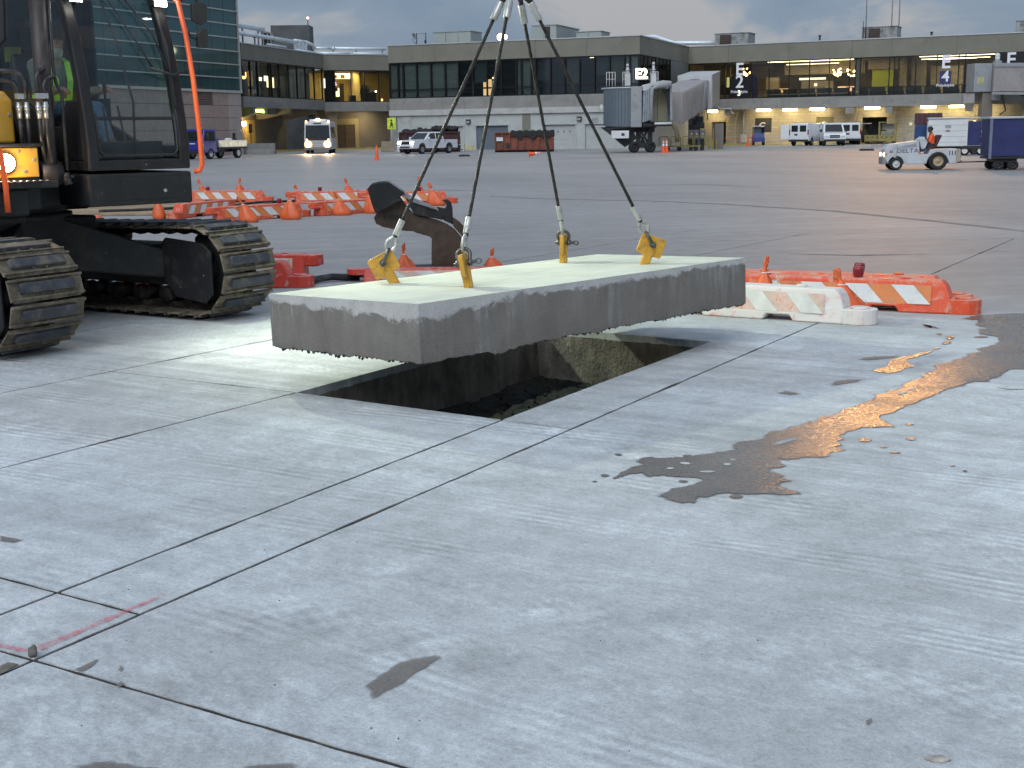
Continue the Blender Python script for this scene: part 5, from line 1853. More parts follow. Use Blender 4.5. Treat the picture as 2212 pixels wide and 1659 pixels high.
# brown road plates and the cable across them
M_PLATE = mat('brown_road_plate', (0.30, 0.215, 0.13), 0.85, 0.0, var=0.3, vs_=1.2, dirt=(0.38, 0.30, 0.21), dscale=1.6, damt=0.5, bmp=0.2, bs=12)
for lab, cs in (('brown road plate lying nearest, under the black cable', ((-11.2, 28.4), (-7.0, 28.0), (-6.7, 30.3), (-10.9, 30.7))),
                ('brown road plate in the middle of the three on the apron', ((-10.9, 30.9), (-6.2, 30.45), (-5.9, 32.2), (-10.6, 32.6))),
                ('brown road plate showing under the excavator cab, farthest left', ((-16.0, 31.6), (-11.2, 31.1), (-10.9, 33.6), (-15.7, 34.1)))):
    cx, cy = sum(c[0] for c in cs) / 4, sum(c[1] for c in cs) / 4
    mb = MB()
    vs = [(x - cx, y - cy, 0) for x, y in cs] + [(x - cx, y - cy, .045) for x, y in cs]
    mb.add(vs, [(3, 2, 1, 0), (4, 5, 6, 7), (0, 1, 5, 4), (1, 2, 6, 5), (2, 3, 7, 6), (3, 0, 4, 7)])
    o = mb.build('road_plate', M_PLATE, None, 0.008)
    o.location = (cx, cy, 0.004)
    tag(o, lab, 'road plate', 'road plates')
mb = MB()
mb.tube([(-9.2, 28.75, .08), (-8.6, 28.9, .08), (-7.9, 29.3, .08), (-7.2, 29.9, .08), (-6.62, 30.5, .06), (-6.2, 31.5, .08), (-5.85, 32.3, .05), (-5.4, 32.9, .035)], .032, 8)
tag(mb.build('cable', M_BLKR), 'thick black cable lying across the brown road plates', 'cable')
# ================================================================== TERMINAL BUILDINGS
def bx(name, m, parent, x0, x1, y0, y1, z0, z1, bevel=0.0):
    return MB().box(x0, x1, y0, y1, z0, z1).build(name, m, parent, bevel)
M_PARA = mat('taupe_parapet_concrete', (0.205, 0.196, 0.162), 0.85, var=0.14, vs_=0.35, dirt=(0.165, 0.155, 0.128), dscale=0.5, damt=0.3)
M_COPE = mat('pale_metal_coping', (0.50, 0.52, 0.53), 0.45, 0.3, var=0.1, vs_=1)
M_BEAM = mat('grey_beam_concrete', (0.27, 0.265, 0.25), 0.85, var=0.16, vs_=0.5, dirt=(0.19, 0.185, 0.175), dscale=0.8, damt=0.35)
M_PALEB = mat('pale_band_concrete', (0.46, 0.47, 0.46), 0.85, var=0.12, vs_=0.6, dirt=(0.33, 0.33, 0.32), dscale=1.0, damt=0.3)
M_WALLG = mat('pale_grey_wall_paint', (0.44, 0.465, 0.455), 0.8, var=0.1, vs_=0.7, dirt=(0.32, 0.33, 0.32), dscale=0.9, damt=0.25)
M_FRAME = mat('black_window_frame', (0.012, 0.013, 0.014), 0.4, 0.4, var=0.2, vs_=4)
M_GLS = glass('grey_office_glass', (0.66, 0.69, 0.68), 0.07, 0.05)
M_GLD = glass('clear_concourse_glass', (0.80, 0.80, 0.74), 0.04, 0.02)
M_BLIND = mat('window_blind', (0.36, 0.385, 0.375), 0.9, var=0.08, vs_=1.5)
M_ROOMD = mat('dark_room_lining', (0.10, 0.105, 0.11), 0.9, var=0.3, vs_=0.6)
M_ROOMW = mat('concourse_lining', (0.42, 0.35, 0.24), 0.85, var=0.3, vs_=0.4)
M_CEIL = mat('concourse_ceiling', (0.26, 0.24, 0.21), 0.85, var=0.2, vs_=0.6)
M_DOORL = mat('pale_roller_door', (0.42, 0.44, 0.44), 0.6, var=0.08, vs_=1.5)
M_DOORB = mat('blue_grey_roller_door', (0.12, 0.15, 0.185), 0.6, var=0.1, vs_=1.5)
M_DKBOX = mat('dark_fitting', (0.03, 0.03, 0.032), 0.5, var=0.2)
M_HVAC = mat('weathered_air_unit', (0.30, 0.32, 0.32), 0.6, 0.2, var=0.2, vs_=0.9, dirt=(0.17, 0.15, 0.13), dscale=1.4, damt=0.5)
M_HVACG = mat('pale_green_air_unit', (0.34, 0.38, 0.36), 0.6, 0.1, var=0.1, vs_=0.8)
M_PIPE = mat('white_pipe_lagging', (0.76, 0.82, 0.86), 0.4, 0.25, var=0.12, vs_=1.5)
M_TUBE = emit('fluorescent_tube', (1.0, 0.80, 0.42), 26)
M_WARMW = emit('warm_interior_lamp', (1.0, 0.66, 0.25), 14)
M_STRIP = emit('ceiling_strip_lamp', (1.0, 0.80, 0.50), 7)
M_LET = mat('white_sign_letter', (0.80, 0.82, 0.86), 0.5, var=0.03)
M_SIGNK = mat('dark_sign_panel', (0.012, 0.013, 0.016), 0.3, var=0.2)
M_SIGNB = mat('navy_sign_panel', (0.03, 0.035, 0.13), 0.4, var=0.2)
m, t, b = newmat('courses_block_wall')
br = t.nodes.new('ShaderNodeTexBrick')
tcn = t.nodes.new('ShaderNodeTexCoord')
mpp = t.nodes.new('ShaderNodeMapping')
mpp.inputs['Rotation'].default_value = (R(90), 0, 0)
lnk(t, tcn.outputs['Object'], mpp.inputs[0])
lnk(t, mpp.outputs[0], br.inputs['Vector'])
br.inputs['Scale'].default_value = 1.0
br.inputs['Brick Width'].default_value = 0.9
br.inputs['Row Height'].default_value = 0.32
br.inputs['Mortar Size'].default_value = 0.012
br.inputs['Color1'].default_value = (0.40, 0.365, 0.29, 1)
br.inputs['Color2'].default_value = (0.34, 0.31, 0.25, 1)
br.inputs['Mortar'].default_value = (0.22, 0.20, 0.165, 1)
lnk(t, mixc(t, 0.5, br.outputs[0], ramp(t, noise(t, 0.9, 5, 0.6), [(0.3, 0.75), (0.7, 1.1)]), 'MULTIPLY'), b.inputs['Base Color'])
b.inputs['Roughness'].default_value = 0.85
M_BLOCK = m

def coursed_parapet(root, cuts, y0, y1, z0, z1):
    for a, b_ in zip(cuts[:-1], cuts[1:]):
        bx('parapet_panel', M_PARA, root, a + .006, b_ - .006, y0, y1, z0, z1, 0.012)
    bx('coping', M_COPE, root, cuts[0] - .05, cuts[-1] + .05, y0 - .06, y1 + .06, z1 + .004, z1 + .10)
    bx('parapet_backing', M_ROOMD, root, cuts[0] + .05, cuts[-1] - .05, y0 + .10, y1 - .06, z0 + .03, z1 - .02)
def glazing(root, xs, zs, y, gl, mw=.11, depth=.14, split=None, lower=None):
    z0, z1 = zs
    for x in xs:
        bx('mullion', M_FRAME, root, x - mw / 2, x + mw / 2, y - depth, y + .03, z0 + .09, z1 - .09)
    bx('window_head', M_FRAME, root, xs[0] - mw / 2, xs[-1] + mw / 2, y - depth - .01, y + .04, z1 - .09, z1)
    bx('window_sill', M_FRAME, root, xs[0] - mw / 2, xs[-1] + mw / 2, y - depth - .01, y + .04, z0, z0 + .09)
    for a, b_ in zip(xs[:-1], xs[1:]):
        segs = [(z0 + .09, z1 - .09)] if not split else [(z0 + .09, split - .04), (split + .04, z1 - .09)]
        if split:
            bx('transom', M_FRAME, root, a + mw / 2, b_ - mw / 2, y - depth * .6, y + .02, split - .04, split + .04)
        for s0, s1 in segs:
            bx('window_pane', gl, root, a + mw / 2 + .003, b_ - mw / 2 - .003, y - .012, y, s0 + .003, s1 - .003)
def roof_unit(root, x0, x1, y0, y1, z0, z1, label, m_=M_HVACG, vent=None, group='rooftop air units'):
    mw = root.matrix_basis
    c = mw @ Vector(((x0 + x1) / 2, (y0 + y1) / 2, z0))
    q = thing('rooftop_unit', label, 'air unit', c, root.rotation_euler.z, group)
    hx, hy = (x1 - x0) / 2, (y1 - y0) / 2
    bx('casing', m_, q, -hx, hx, -hy, hy, .15, z1 - z0, 0.04)
    bx('curb', M_DKBOX, q, -hx + .1, hx - .1, -hy + .1, hy - .1, 0, .15)
    bx('cap', m_, q, -hx - .06, hx + .06, -hy - .06, hy + .06, z1 - z0 + .003, z1 - z0 + .07)
    n = max(2, int((x1 - x0) / 1.1))
    for k in range(1, n):
        x = -hx + (x1 - x0) * k / n
        bx('casing_seam', M_DKBOX, q, x - .015, x + .015, -hy - .012, -hy, .2, z1 - z0 - .05)
    if vent:
        v0, v1 = -hx + (x1 - x0) * vent[0], -hx + (x1 - x0) * vent[1]
        v = bx('vent_opening', M_DKBOX, q, v0, v1, -hy - .02, -hy - .002, .3, z1 - z0 - .12)
        for k in range(6):
            zz = .34 + k * (z1 - z0 - .5) / 6
            bx('louvre', mat('rusty_louvre', (0.13, 0.075, 0.05), 0.8), v, v0 + .03, v1 - .03, -hy - .06, -hy - .025, zz, zz + .06)
    return q

# ------------------------------------------------------------------ middle block with the row of office windows
E2A = math.atan2(-9.44, 23.91)
e2 = thing('terminal_block', 'two-storey concrete terminal block with a long band of grey office windows', 'building', (-11.79, 129.56, 0), E2A)
W = 25.7
coursed_parapet(e2, [0, 5.1, 10.3, 15.5, 20.6, W], 0, .35, 8.48, 10.1)
bx('roof', M_BEAM, e2, .1, W - .1, .40, 19.0, 9.55, 9.75)
bx('spandrel_band', M_BEAM, e2, 0, W, .02, .5, 3.92, 5.04, 0.02)
bx('pale_band', M_PALEB, e2, -.05, W + .05, -.10, .5, 3.36, 3.915, 0.02)
xs = [.08, .98, 1.55, 3.02, 4.56, 6.08, 7.51, 8.96, 10.49, 11.96, 13.5, 14.03, 15.02, 15.47, 16.98, 18.4, 19.87, 21.34, 22.79, 24.23, 24.73, 25.58]
glazing(e2, xs, (5.05, 8.47), .22, M_GLS, .13, .16, 5.88)
for i in (0, 1, 2, 3, 4, 5, 10, 11, 12, 19, 20):
    bx('blind', M_BLIND, e2, xs[i] + .07, xs[i + 1] - .07, .34, .36, 5.15, 8.35)
for i, cc in ((7, (.12, .15, .155)), (13, (.085, .095, .125)), (15, (.13, .13, .125)), (17, (.075, .085, .12)), (18, (.16, .155, .13))):
    bx('blind', mat('part_drawn_blind_%d' % i, cc, 0.9), e2, xs[i] + .07, xs[i + 1] - .07, .5, .52, 6.1 + .3 * (i % 3), 8.35)
bx('office_floor', M_ROOMD, e2, .1, W - .1, .5, 7, 4.9, 5.04)
bx('office_ceiling', M_ROOMD, e2, .1, W - .1, .5, 7, 8.48, 8.55)
bx('office_back_wall', M_ROOMD, e2, .1, W - .1, 6.9, 7, 5.04, 8.48)
bx('lit_doorway', emit('lit_office', (1.0, 0.60, 0.26), 1.6), e2, 9.34, 10.22, 1.9, 1.95, 5.2, 6.72)
bx('lit_doorway_bar', M_FRAME, e2, 9.3, 10.25, 1.84, 1.89, 5.83, 5.90)
bx('desk_lamp', emit('amber_lamp', (1.0, 0.55, 0.2), 6), e2, 10.4, 10.5, 1.7, 1.8, 6.75, 6.9)
bx('desk_lamp', emit('red_lamp', (1.0, 0.10, 0.06), 5), e2, 21.2, 21.32, 1.2, 1.3, 7.2, 7.35)
bx('ceiling_lamp', M_STRIP, e2, 20.4, 20.75, 1.6, 1.75, 8.40, 8.44)
# ground floor: painted wall between door openings
doors = [(4.47, 7.88, M_DOORL), (9.26, 12.61, M_DOORB), (16.35, 19.45, M_DOORL), (20.38, 23.6, M_DOORL)]
x = 0.0
for a, b_, dm in doors:
    bx('ground_wall', M_WALLG, e2, x, a, .12, .5, 0, 3.355)
    bx('door_head', M_WALLG, e2, a, b_, .12, .5, 2.30, 3.355)
    bx('door_frame', M_COPE, e2, a - .10, a, .07, .12, 0, 2.28)
    bx('door_frame', M_COPE, e2, b_, b_ + .10, .07, .12, 0, 2.28)
    bx('door_frame', M_COPE, e2, a - .14, b_ + .14, .04, .115, 2.285, 2.40)
    d = bx('roller_door', dm, e2, a, b_, .30, .36, 0, 2.30)
    for k in range(1, 5):
        bx('door_rib', dm, d, a + .02, b_ - .02, .285, .30, k * .46 - .02, k * .46 + .02)
    if a > 16 and a < 20:
        for k in range(4):
            bx('door_light', M_DKBOX, d, a + .6 + k * .6, a + .72 + k * .6, .286, .299, 1.55, 1.68)
    x = b_
bx('ground_wall', M_WALLG, e2, x, W, .12, .5, 0, 3.355)
bx('corner_pilaster', M_BEAM, e2, -.02, .75, -.02, .118, 0, 3.355)
bx('white_downpipe_panel', M_PALEB, e2, 1.25, 2.25, .06, .118, .9, 3.30)
bx('pilaster', M_PARA, e2, 14.09, 14.89, .04, .118, 0, 3.30)
for x_, z_ in ((8.48, 2.70), (19.85, 2.80), (3.25, 2.02)):
    f = bx('wall_lamp', M_DKBOX, e2, x_ - .22, x_ + .22, -.12, .118, z_ - .2, z_ + .2, 0.02)
    bx('lamp_glass', mat('unlit_lamp_glass', (0.35, 0.36, 0.35), 0.3), f, x_ - .16, x_ + .16, -.13, -.121, z_ - .14, z_ + .05)
bx('wall_shelf', M_COPE, e2, 2.7, 3.9, -.15, .118, 1.60, 1.68)
M_YBASE = mat('scuffed_yellow_kerb', (0.52, 0.46, 0.20), 0.85, var=0.3, vs_=2, dirt=(0.35, 0.35, 0.33), dscale=3, damt=0.6)
bx('yellow_base', M_YBASE, e2, 7.99, 9.15, .06, .118, 0, .42)
# right return
bx('parapet_panel', M_PARA, e2, W - .35, W, .37, 9.0, 8.48, 10.1, 0.02)
bx('parapet_panel', M_PARA, e2, W - .35, W, 9.04, 19.0, 8.48, 10.1, 0.02)
bx('coping', M_COPE, e2, W - .41, W + .06, .42, 19.05, 10.104, 10.2)
bx('side_wall', M_WALLG, e2, W - .40, W - .01, .52, 19, 0, 3.34)
bx('side_band', M_PALEB, e2, W - .40, W + .05, .52, 19, 3.36, 5.04)
bx('side_panel', mat('slate_side_panel', (0.16, 0.175, 0.175), 0.7, var=0.1, vs_=0.6), e2, W - .30, W - .02, 11.5, 19, 5.05, 8.47)
for k in range(9):
    yy = .4 + k * 1.38
    bx('mullion', M_FRAME, e2, W - .14, W - .02, yy - .05, yy + .05, 5.05, 8.47)
    if k < 8:
        bx('window_pane', M_GLS, e2, W - .085, W - .075, yy + .055, yy + 1.325, 5.1, 8.44)
bx('back_wall', M_BEAM, e2, .1, W - .45, 18.6, 19, 0, 9.5)
bx('left_wall', M_BEAM, e2, .0, .3, .52, 19, 0, 9.5)
roof_unit(e2, 4.41, 8.4, 1.2, 4.0, 9.75, 11.28, 'pale green air unit near the left end of the middle block roof')
roof_unit(e2, 14.72, 17.2, 1.2, 8.0, 9.75, 11.5, 'tall pale air unit on the middle block roof, behind the ropes', M_HVACG, (.55, .75))
roof_unit(e2, 18.5, 21.0, 3.2, 6.0, 9.75, 10.9, 'lower pale air unit right of the tall one on the middle block roof')
# dish and poles on the roof
q = thing('antenna_dish', 'small grey dish antenna on a pole at the left end of the middle block roof', 'antenna', e2.matrix_basis @ Vector((2.7, 1.0, 9.75)), E2A)
mb = MB(); mb.cyl((0, 0, 0), (0, 0, 1.55), .05, .05, 8); mb.build('mast', M_DKBOX, q)
mb = MB(Matrix.Translation((-.25, -.15, 1.15)) @ Matrix.Rotation(R(60), 4, 'Y')); mb.lathe([(.001, 0), (.2, .04), (.38, .16), (.40, .17)], 16); mb.build('dish', M_HVAC, q)
mb = MB(); mb.cyl((-.1, 0, .5), (-.45, -.1, 1.0), .03, .03, 6); mb.cyl((-.55, 0, 1.45), (1.0, 0, 1.5), .015, .015, 6); mb.build('strut', M_DKBOX, q)
q = thing('antenna_pole', 'dark roof pole right of the dish antenna', 'pole', e2.matrix_basis @ Vector((3.7, 1.0, 9.75)), E2A)
mb = MB(); mb.cyl((0, 0, 0), (0, 0, 1.55), .06, .05, 8); mb.build('pole', M_DKBOX, q)
bx('junction_box', M_DKBOX, q, -.12, .02, -.1, .1, .55, .85)
q = thing('roof_floodlight', 'lit floodlight on the middle block roof edge, shining between the ropes', 'floodlight', e2.matrix_basis @ Vector((11.8, .6, 10.2)), E2A)
bx('housing', M_DKBOX, q, -.38, .38, -.1, .22, 0, .72, 0.03)
bx('bracket', M_DKBOX, q, -.05, .05, -.05, .05, -.45, .12)
mb = MB(); mb.prism([(.34 * math.cos(a_), .36 + .34 * math.sin(a_)) for a_ in [2 * PI * i / 20 for i in range(20)]], -.125, -.105); mb.build('lens', emit('lit_roof_flood', (1.0, 0.84, 0.50), 9), q)
mb = MB(); mb.prism([(.52 + .15 * math.cos(a_), .36 + .22 * math.sin(a_)) for a_ in [2 * PI * i / 16 for i in range(16)]], -.125, -.105); mb.build('side_lens', emit('lit_roof_flood_b', (1.0, 0.80, 0.42), 14), q)

# ------------------------------------------------------------------ right concourse
CA = math.atan2(-14.49, 29.58)
co = thing('concourse', 'long taupe terminal concourse with lit waiting lounge windows on the right', 'building', (18.78, 137.58, 0), CA)
CW = 46.0
coursed_parapet(co, [0, .6, 4.5, 10.8, 17.15, 20.95, 27.0, 33.2, 39.5, CW], 0, .35, 8.40, 10.1)
bx('roof', M_BEAM, co, .1, CW, .40, 18.0, 9.55, 9.75)
bx('beam', M_BEAM, co, 0, CW, 0, .6, 3.62, 4.70, 0.02)
bx('soffit', M_BEAM, co, 0, CW, .62, 3.3, 3.70, 3.85)
xs = [.25, 4.17, 4.7, 6.88, 8.81, 10.9, 12.94, 14.93, 16.93, 17.5, 17.98, 20.77, 21.25, 23.28, 25.25, 27.26, 27.86, 30.54, 31.28, 33.3, 36, 39, 42, 45.8]
glazing(co, xs, (4.71, 8.39), .2, M_GLD, .09, .12)
bx('grey_column', mat('grey_column', (0.22, 0.23, 0.23), 0.8), co, 17.5, 17.98, .24, .6, 4.8, 8.3)
bx('guard_rail', M_FRAME, co, 4.8, 30.5, .30, .34, 5.50, 5.55)
bx('guard_rail', M_COPE, co, 7.4, 16.8, .9, .94, 5.02, 5.07)
# lounge inside
bx('lounge_floor', M_ROOMD, co, .1, CW - .1, .62, 10, 4.55, 4.71)
bx('lounge_ceiling', M_CEIL, co, .1, CW - .1, .5, 10, 8.39, 8.5)
bx('lounge_back_wall', M_ROOMW, co, .1, CW - .1, 9.8, 10, 4.71, 8.39)
bx('lounge_end_wall', M_ROOMW, co, .0, .2, .3, 10, 4.71, 8.39)
M_PART = mat('lounge_partition', (0.30, 0.28, 0.24), 0.85, var=0.2, vs_=0.6)
bx('bulkhead', M_PART, co, 9.0, 17.4, 5.5, 5.9, 7.15, 8.38)
bx('shop_front', M_PART, co, 10.6, 14.0, 6.5, 9.7, 4.72, 6.5)
bx('shop_sign', emit('shop_sign_lit', (1.0, 0.95, 0.72), 1.6), co, 10.4, 13.2, 6.40, 6.46, 6.62, 6.84)
bx('shop_poster', emit('lit_poster', (1.0, 0.9, 0.7), 1.4), co, 12.0, 12.3, 6.42, 6.47, 5.95, 6.25)
bx('bar_front', emit('bar_glow', (1.0, 0.42, 0.14), 1.1), co, 14.5, 15.4, 6.3, 6.35, 5.35, 5.85)  # bar fronts are no lamps: the light on them is given as emission
bx('bar_front', emit('bar_glow_b', (1.0, 0.36, 0.20), 0.9), co, 15.5, 16.2, 6.3, 6.35, 5.35, 5.85)
bx('kiosk', M_PART, co, 7.4, 8.7, 4.2, 5.0, 4.72, 6.9)
bx('kiosk_counter', emit('kiosk_glow', (1.0, 0.45, 0.14), 0.45), co, 8.4, 9.8, 4.8, 4.85, 5.35, 5.75)  # likewise, light on the counter put in as emission
bx('blue_panel', M_SIGNB, co, 6.9, 7.5, .6, .7, 4.8, 7.2)
M_GREENW = mat('green_lit_wall_tint', (0.42, 0.52, 0.06), 0.8, var=0.1)  # green light falling on this wall is put into its base colour
bx('green_lit_wall', M_GREENW, co, 18.3, 20.5, 4.6, 4.7, 4.72, 7.4)
bx('green_wall_head', M_PART, co, 17.9, 20.9, 4.3, 4.55, 7.4, 8.38)
bx('pier', mat('beige_pier', (0.42, 0.36, 0.22), 0.85), co, 21.3, 21.9, 3.0, 3.6, 4.72, 8.38)
bx('partition', M_PART, co, 22.2, 23.6, 4.6, 4.8, 4.72, 8.38)
bx('partition', mat('pale_partition', (0.36, 0.35, 0.32), 0.85), co, 23.9, 27.0, 6.0, 6.2, 4.72, 7.6)
bx('yellow_sign', emit('yellow_sign', (1.0, 0.72, 0.10), 1.0), co, 23.15, 23.55, 2.0, 2.05, 5.05, 5.55)
for k in range(13):
    xx = 8.2 + k * 1.75
    if 17.2 < xx < 18.2:
        continue
    s_ = bx('lounge_seat', M_DKBOX, co, xx, xx + 1.5, 1.6, 2.2, 4.72, 5.15)
    bx('seat_back', M_DKBOX, s_, xx, xx + 1.5, 1.45, 1.6, 5.1, 5.55)
for y_, a_, b_ in ((1.4, 8.3, 17.0), (4.0, 9.6, 15.0), (1.2, 23.4, 30.4), (2.6, 23.4, 29.8), (3.4, 24.0, 28.5)):
    bx('ceiling_strip', M_STRIP, co, a_, b_, y_, y_ + .14, 8.30 if y_ < 2 else 8.12, 8.385 if y_ < 2 else 8.16)
for c_ in ((15.0, 3.4, 7.2), (16.4, 3.4, 7.1), (5.6, 3.0, 7.5)):
    ch = MB()
    rnd = random.Random(int(c_[0] * 10))
    for k in range(12):
        ch.ball((c_[0] + rnd.uniform(-.42, .42), c_[1] + rnd.uniform(-.3, .3), c_[2] + rnd.uniform(-.40, .35)), .085, 8, 6)
    ch.build('chandelier_lamp', M_WARMW, co)
bx('lit_pillar', emit('yellow_green_lit_panel', (0.80, 0.85, 0.10), 0.55), co, 4.25, 4.6, .5, .6, 5.9, 6.9)
# gate letters on the glass
bx('sign_panel', M_SIGNK, co, 4.76, 6.82, .10, .17, 4.82, 6.95)
text('gate_letter', 'E', 1.75, M_LET, co, (5.72, .045, 7.62), (R(90), 0, 0), .02, .035)
text('gate_number', '2', 1.75, M_LET, co, (5.75, .045, 6.36), (R(90), 0, 0), .02, .03)
text('city_lettering', 'Philadelphia', .38, M_LET, co, (5.72, .045, 5.40), (R(90), 0, 0), .01, .004)
text('small_number', '3', .75, emit('pale_sign_light', (0.9, 0.95, 0.7), 0.8), co, (5.72, .02, 5.25), (R(90), 0, 0), .01, .02)
bx('sign_panel', M_SIGNB, co, 25.55, 26.6, .10, .17, 5.55, 6.85)
text('gate_letter', 'E', 1.75, M_LET, co, (26.08, .045, 7.66), (R(90), 0, 0), .02, .035)
text('gate_number', '4', 1.40, M_LET, co, (26.10, .045, 6.30), (R(90), 0, 0), .02, .03)
text('city_lettering', 'Philadelphia', .36, M_LET, co, (26.1, .045, 5.50), (R(90), 0, 0), .01, .004)
bx('sign_panel', M_SIGNK, co, 30.9, 33.2, .06, .17, 6.4, 8.36)
text('gate_letter', 'E', 1.75, M_LET, co, (31.95, .01, 7.66), (R(90), 0, 0), .02, .035)
# ground floor wall under the soffit
opn = [(2.2, 3.75, 2.40), (6.85, 8.65, None), (13.3, 15.1, None), (17.95, 20.4, 2.62), (22.0, 23.45, 2.72)]
YW = 2.2
segs = [(0, 2.2), (3.75, 6.85), (8.65, 13.3), (15.1, 17.95), (20.4, 22.0), (23.45, CW)]
for a, b_ in segs:
    bx('ground_wall', M_BLOCK, co, a, b_, YW, YW + .3, 0, 3.695)
for a, b_, zt in opn:
    if zt is None:
        bx('ground_wall', M_BLOCK, co, a, b_, YW, YW + .3, 0, 1.25)
        bx('ground_wall', M_BLOCK, co, a, b_, YW, YW + .3, 2.72, 3.695)
        wnd = bx('window', M_DKBOX if a < 10 else mat('olive_blind', (0.16, 0.155, 0.09), 0.9), co, a, b_, YW + .12, YW + .16, 1.25, 2.72)
        mb = MB()
        cxx, czz = (a + b_) / 2 - .05, 2.02
        mb.tube([(cxx + .30 * math.cos(t_), YW + .09, czz + .20 * math.sin(t_)) for t_ in [.5 + 5.0 * i / 16 for i in range(17)]], .045, 6)
        mb.tube([(cxx - .18 + .16 * math.cos(t_), YW + .09, czz - .02 + .13 * math.sin(t_)) for t_ in [1 + 4.2 * i / 12 for i in range(13)]], .04, 6)
        mb.build('window_emblem', M_LET, wnd)
    else:
        bx('ground_wall', M_BLOCK, co, a, b_, YW, YW + .3, zt, 3.695)
        if a > 20:
            d = bx('door', mat('grey_steel_door', (0.30, 0.30, 0.28), 0.6), co, a, b_, YW + .10, YW + .16, 0, zt)
            bx('door_notice', M_LET, d, a + .55, a + .85, YW + .085, YW + .098, 1.75, 2.05)
        elif a < 3:
            d = bx('door', mat('cream_door', (0.55, 0.50, 0.38), 0.6), co, a + .1, b_ - .3, YW + .10, YW + .16, 0, 1.7)
            bx('door_transom', M_DKBOX, d, a + .1, b_ - .3, YW + .10, YW + .16, 1.72, zt)
        else:
            bx('bay_opening', M_ROOMD, co, a - .1, b_ + .1, YW + 3.0, YW + 3.1, 0, zt + .3)
            bx('bay_side', M_ROOMD, co, a - .1, a, YW + .3, YW + 3, 0, zt + .3)
            bx('bay_side', M_ROOMD, co, b_, b_ + .1, YW + .3, YW + 3, 0, zt + .3)
            bx('bay_head', M_ROOMD, co, a, b_, YW + .3, YW + 3, zt, zt + .3)
for x_ in (4.6, 17.0, 20.9, 28.4, 33.4):
    mb = MB()
    mb.prism([(x_ - .32, 0), (x_ + .32, 0), (x_ + .32, 2.6), (x_ + .5, 3.1), (x_ + .5, 3.69), (x_ - .5, 3.69), (x_ - .5, 3.1), (x_ - .32, 2.6)], YW - .55, YW - .02)
    mb.build('column', M_BLOCK, co, 0.02)
    bx('bracket_box', M_BEAM, co, x_ - .35, x_ + .35, .05, .55, 3.0, 3.61, 0.02)
TUBES = [(2.07, 3.14), (7.35, 8.82), (10.14, 11.58), (12.9, 14.36), (18.38, 19.83), (23.79, 25.21), (26.44, 27.81), (29.5, 30.4), (35, 36.4)]
for a, b_ in TUBES:
    mb = MB()
    mb.cyl((a, 1.0, 3.50), (b_, 1.0, 3.50), .10, .10, 12)
    f = mb.build('soffit_lamp', M_TUBE, co)
    bx('lamp_tray', M_COPE, f, a - .04, b_ + .04, .86, 1.14, 3.61, 3.69)
    lamp('soffit_light', 'AREA', co.matrix_basis @ Vector(((a + b_) / 2, 1.0, 3.38)), 27, (1.0, 0.74, 0.30), None, co.matrix_basis @ Vector(((a + b_) / 2, 1.7, 0)), 1.3, sy=.2)
for a, b_, e_ in ((9.5, 2.5, 90), (14, 3.0, 110), (26.5, 3, 150), (19.4, 2.2, 60), (5.6, 2.5, 25)):
    lamp('lounge_light', 'AREA', co.matrix_basis @ Vector((a, b_, 8.2)), e_, (1.0, 0.72, 0.36), None, co.matrix_basis @ Vector((a, b_ + .3, 4.7)), 2.5, sy=1.2)
# service pipes at the left end
mb = MB()
mb.tube([(3.6, -.15, 4.0), (3.65, -.15, 3.75), (4.9, -.15, 3.7), (5.0, -.15, 3.3), (5.0, YW - .7, 3.2)], .07, 8)
mb.tube([(5.7, YW - .15, 3.6), (5.7, YW - .15, .8)], .06, 8)
mb.build('service_pipe', M_COPE, co)
bx('electric_box', M_COPE, co, 5.4, 6.05, YW - .25, YW - .02, 0.2, 1.05, 0.02)
roof_unit(co, 2.7, 6.3, 1.0, 3.6, 9.75, 11.35, 'streaked grey air unit near the left end of the concourse roof', M_HVAC, (.16, .50))
roof_unit(co, 17.8, 21.2, 1.0, 3.4, 9.75, 11.3, 'stained air unit with rusty vent in the middle of the concourse roof', M_HVAC, (.2, .52))
roof_unit(co, 32.1, 36, 1.0, 3.4, 9.75, 11.25, 'air unit at the right edge of the concourse roof', M_HVAC)
for x_, h_, nm in ((13.7, .9, 'short dark vent pipe left of the middle air unit'), (24.5, .75, 'short dark vent pipe right of the middle air unit')):
    q = thing('vent_pipe', nm + ' on the concourse roof', 'vent pipe', co.matrix_basis @ Vector((x_, .8, 9.75)), CA, 'roof vent pipes')
    mb = MB(); mb.cyl((0, 0, 0), (0, 0, h_), .10, .10, 8); mb.cyl((0, 0, h_), (0, 0, h_ + .12), .14, .14, 8); mb.build('pipe', M_DKBOX, q)
for x_, h_, nm in ((17.95, 2.2, 'shorter thin antenna whip beside the middle air unit'), (18.2, 4.2, 'tall thin antenna whip beside the middle air unit')):
    q = thing('antenna_whip', nm, 'antenna', co.matrix_basis @ Vector((x_, .9, 9.75)), CA, 'antenna whips')
    mb = MB(); mb.cyl((0, 0, 0), (0, 0, h_), .05, .03, 6); mb.cyl((0, 0, 0), (0, 0, .5), .08, .06, 6); mb.build('whip', M_DKBOX, q)
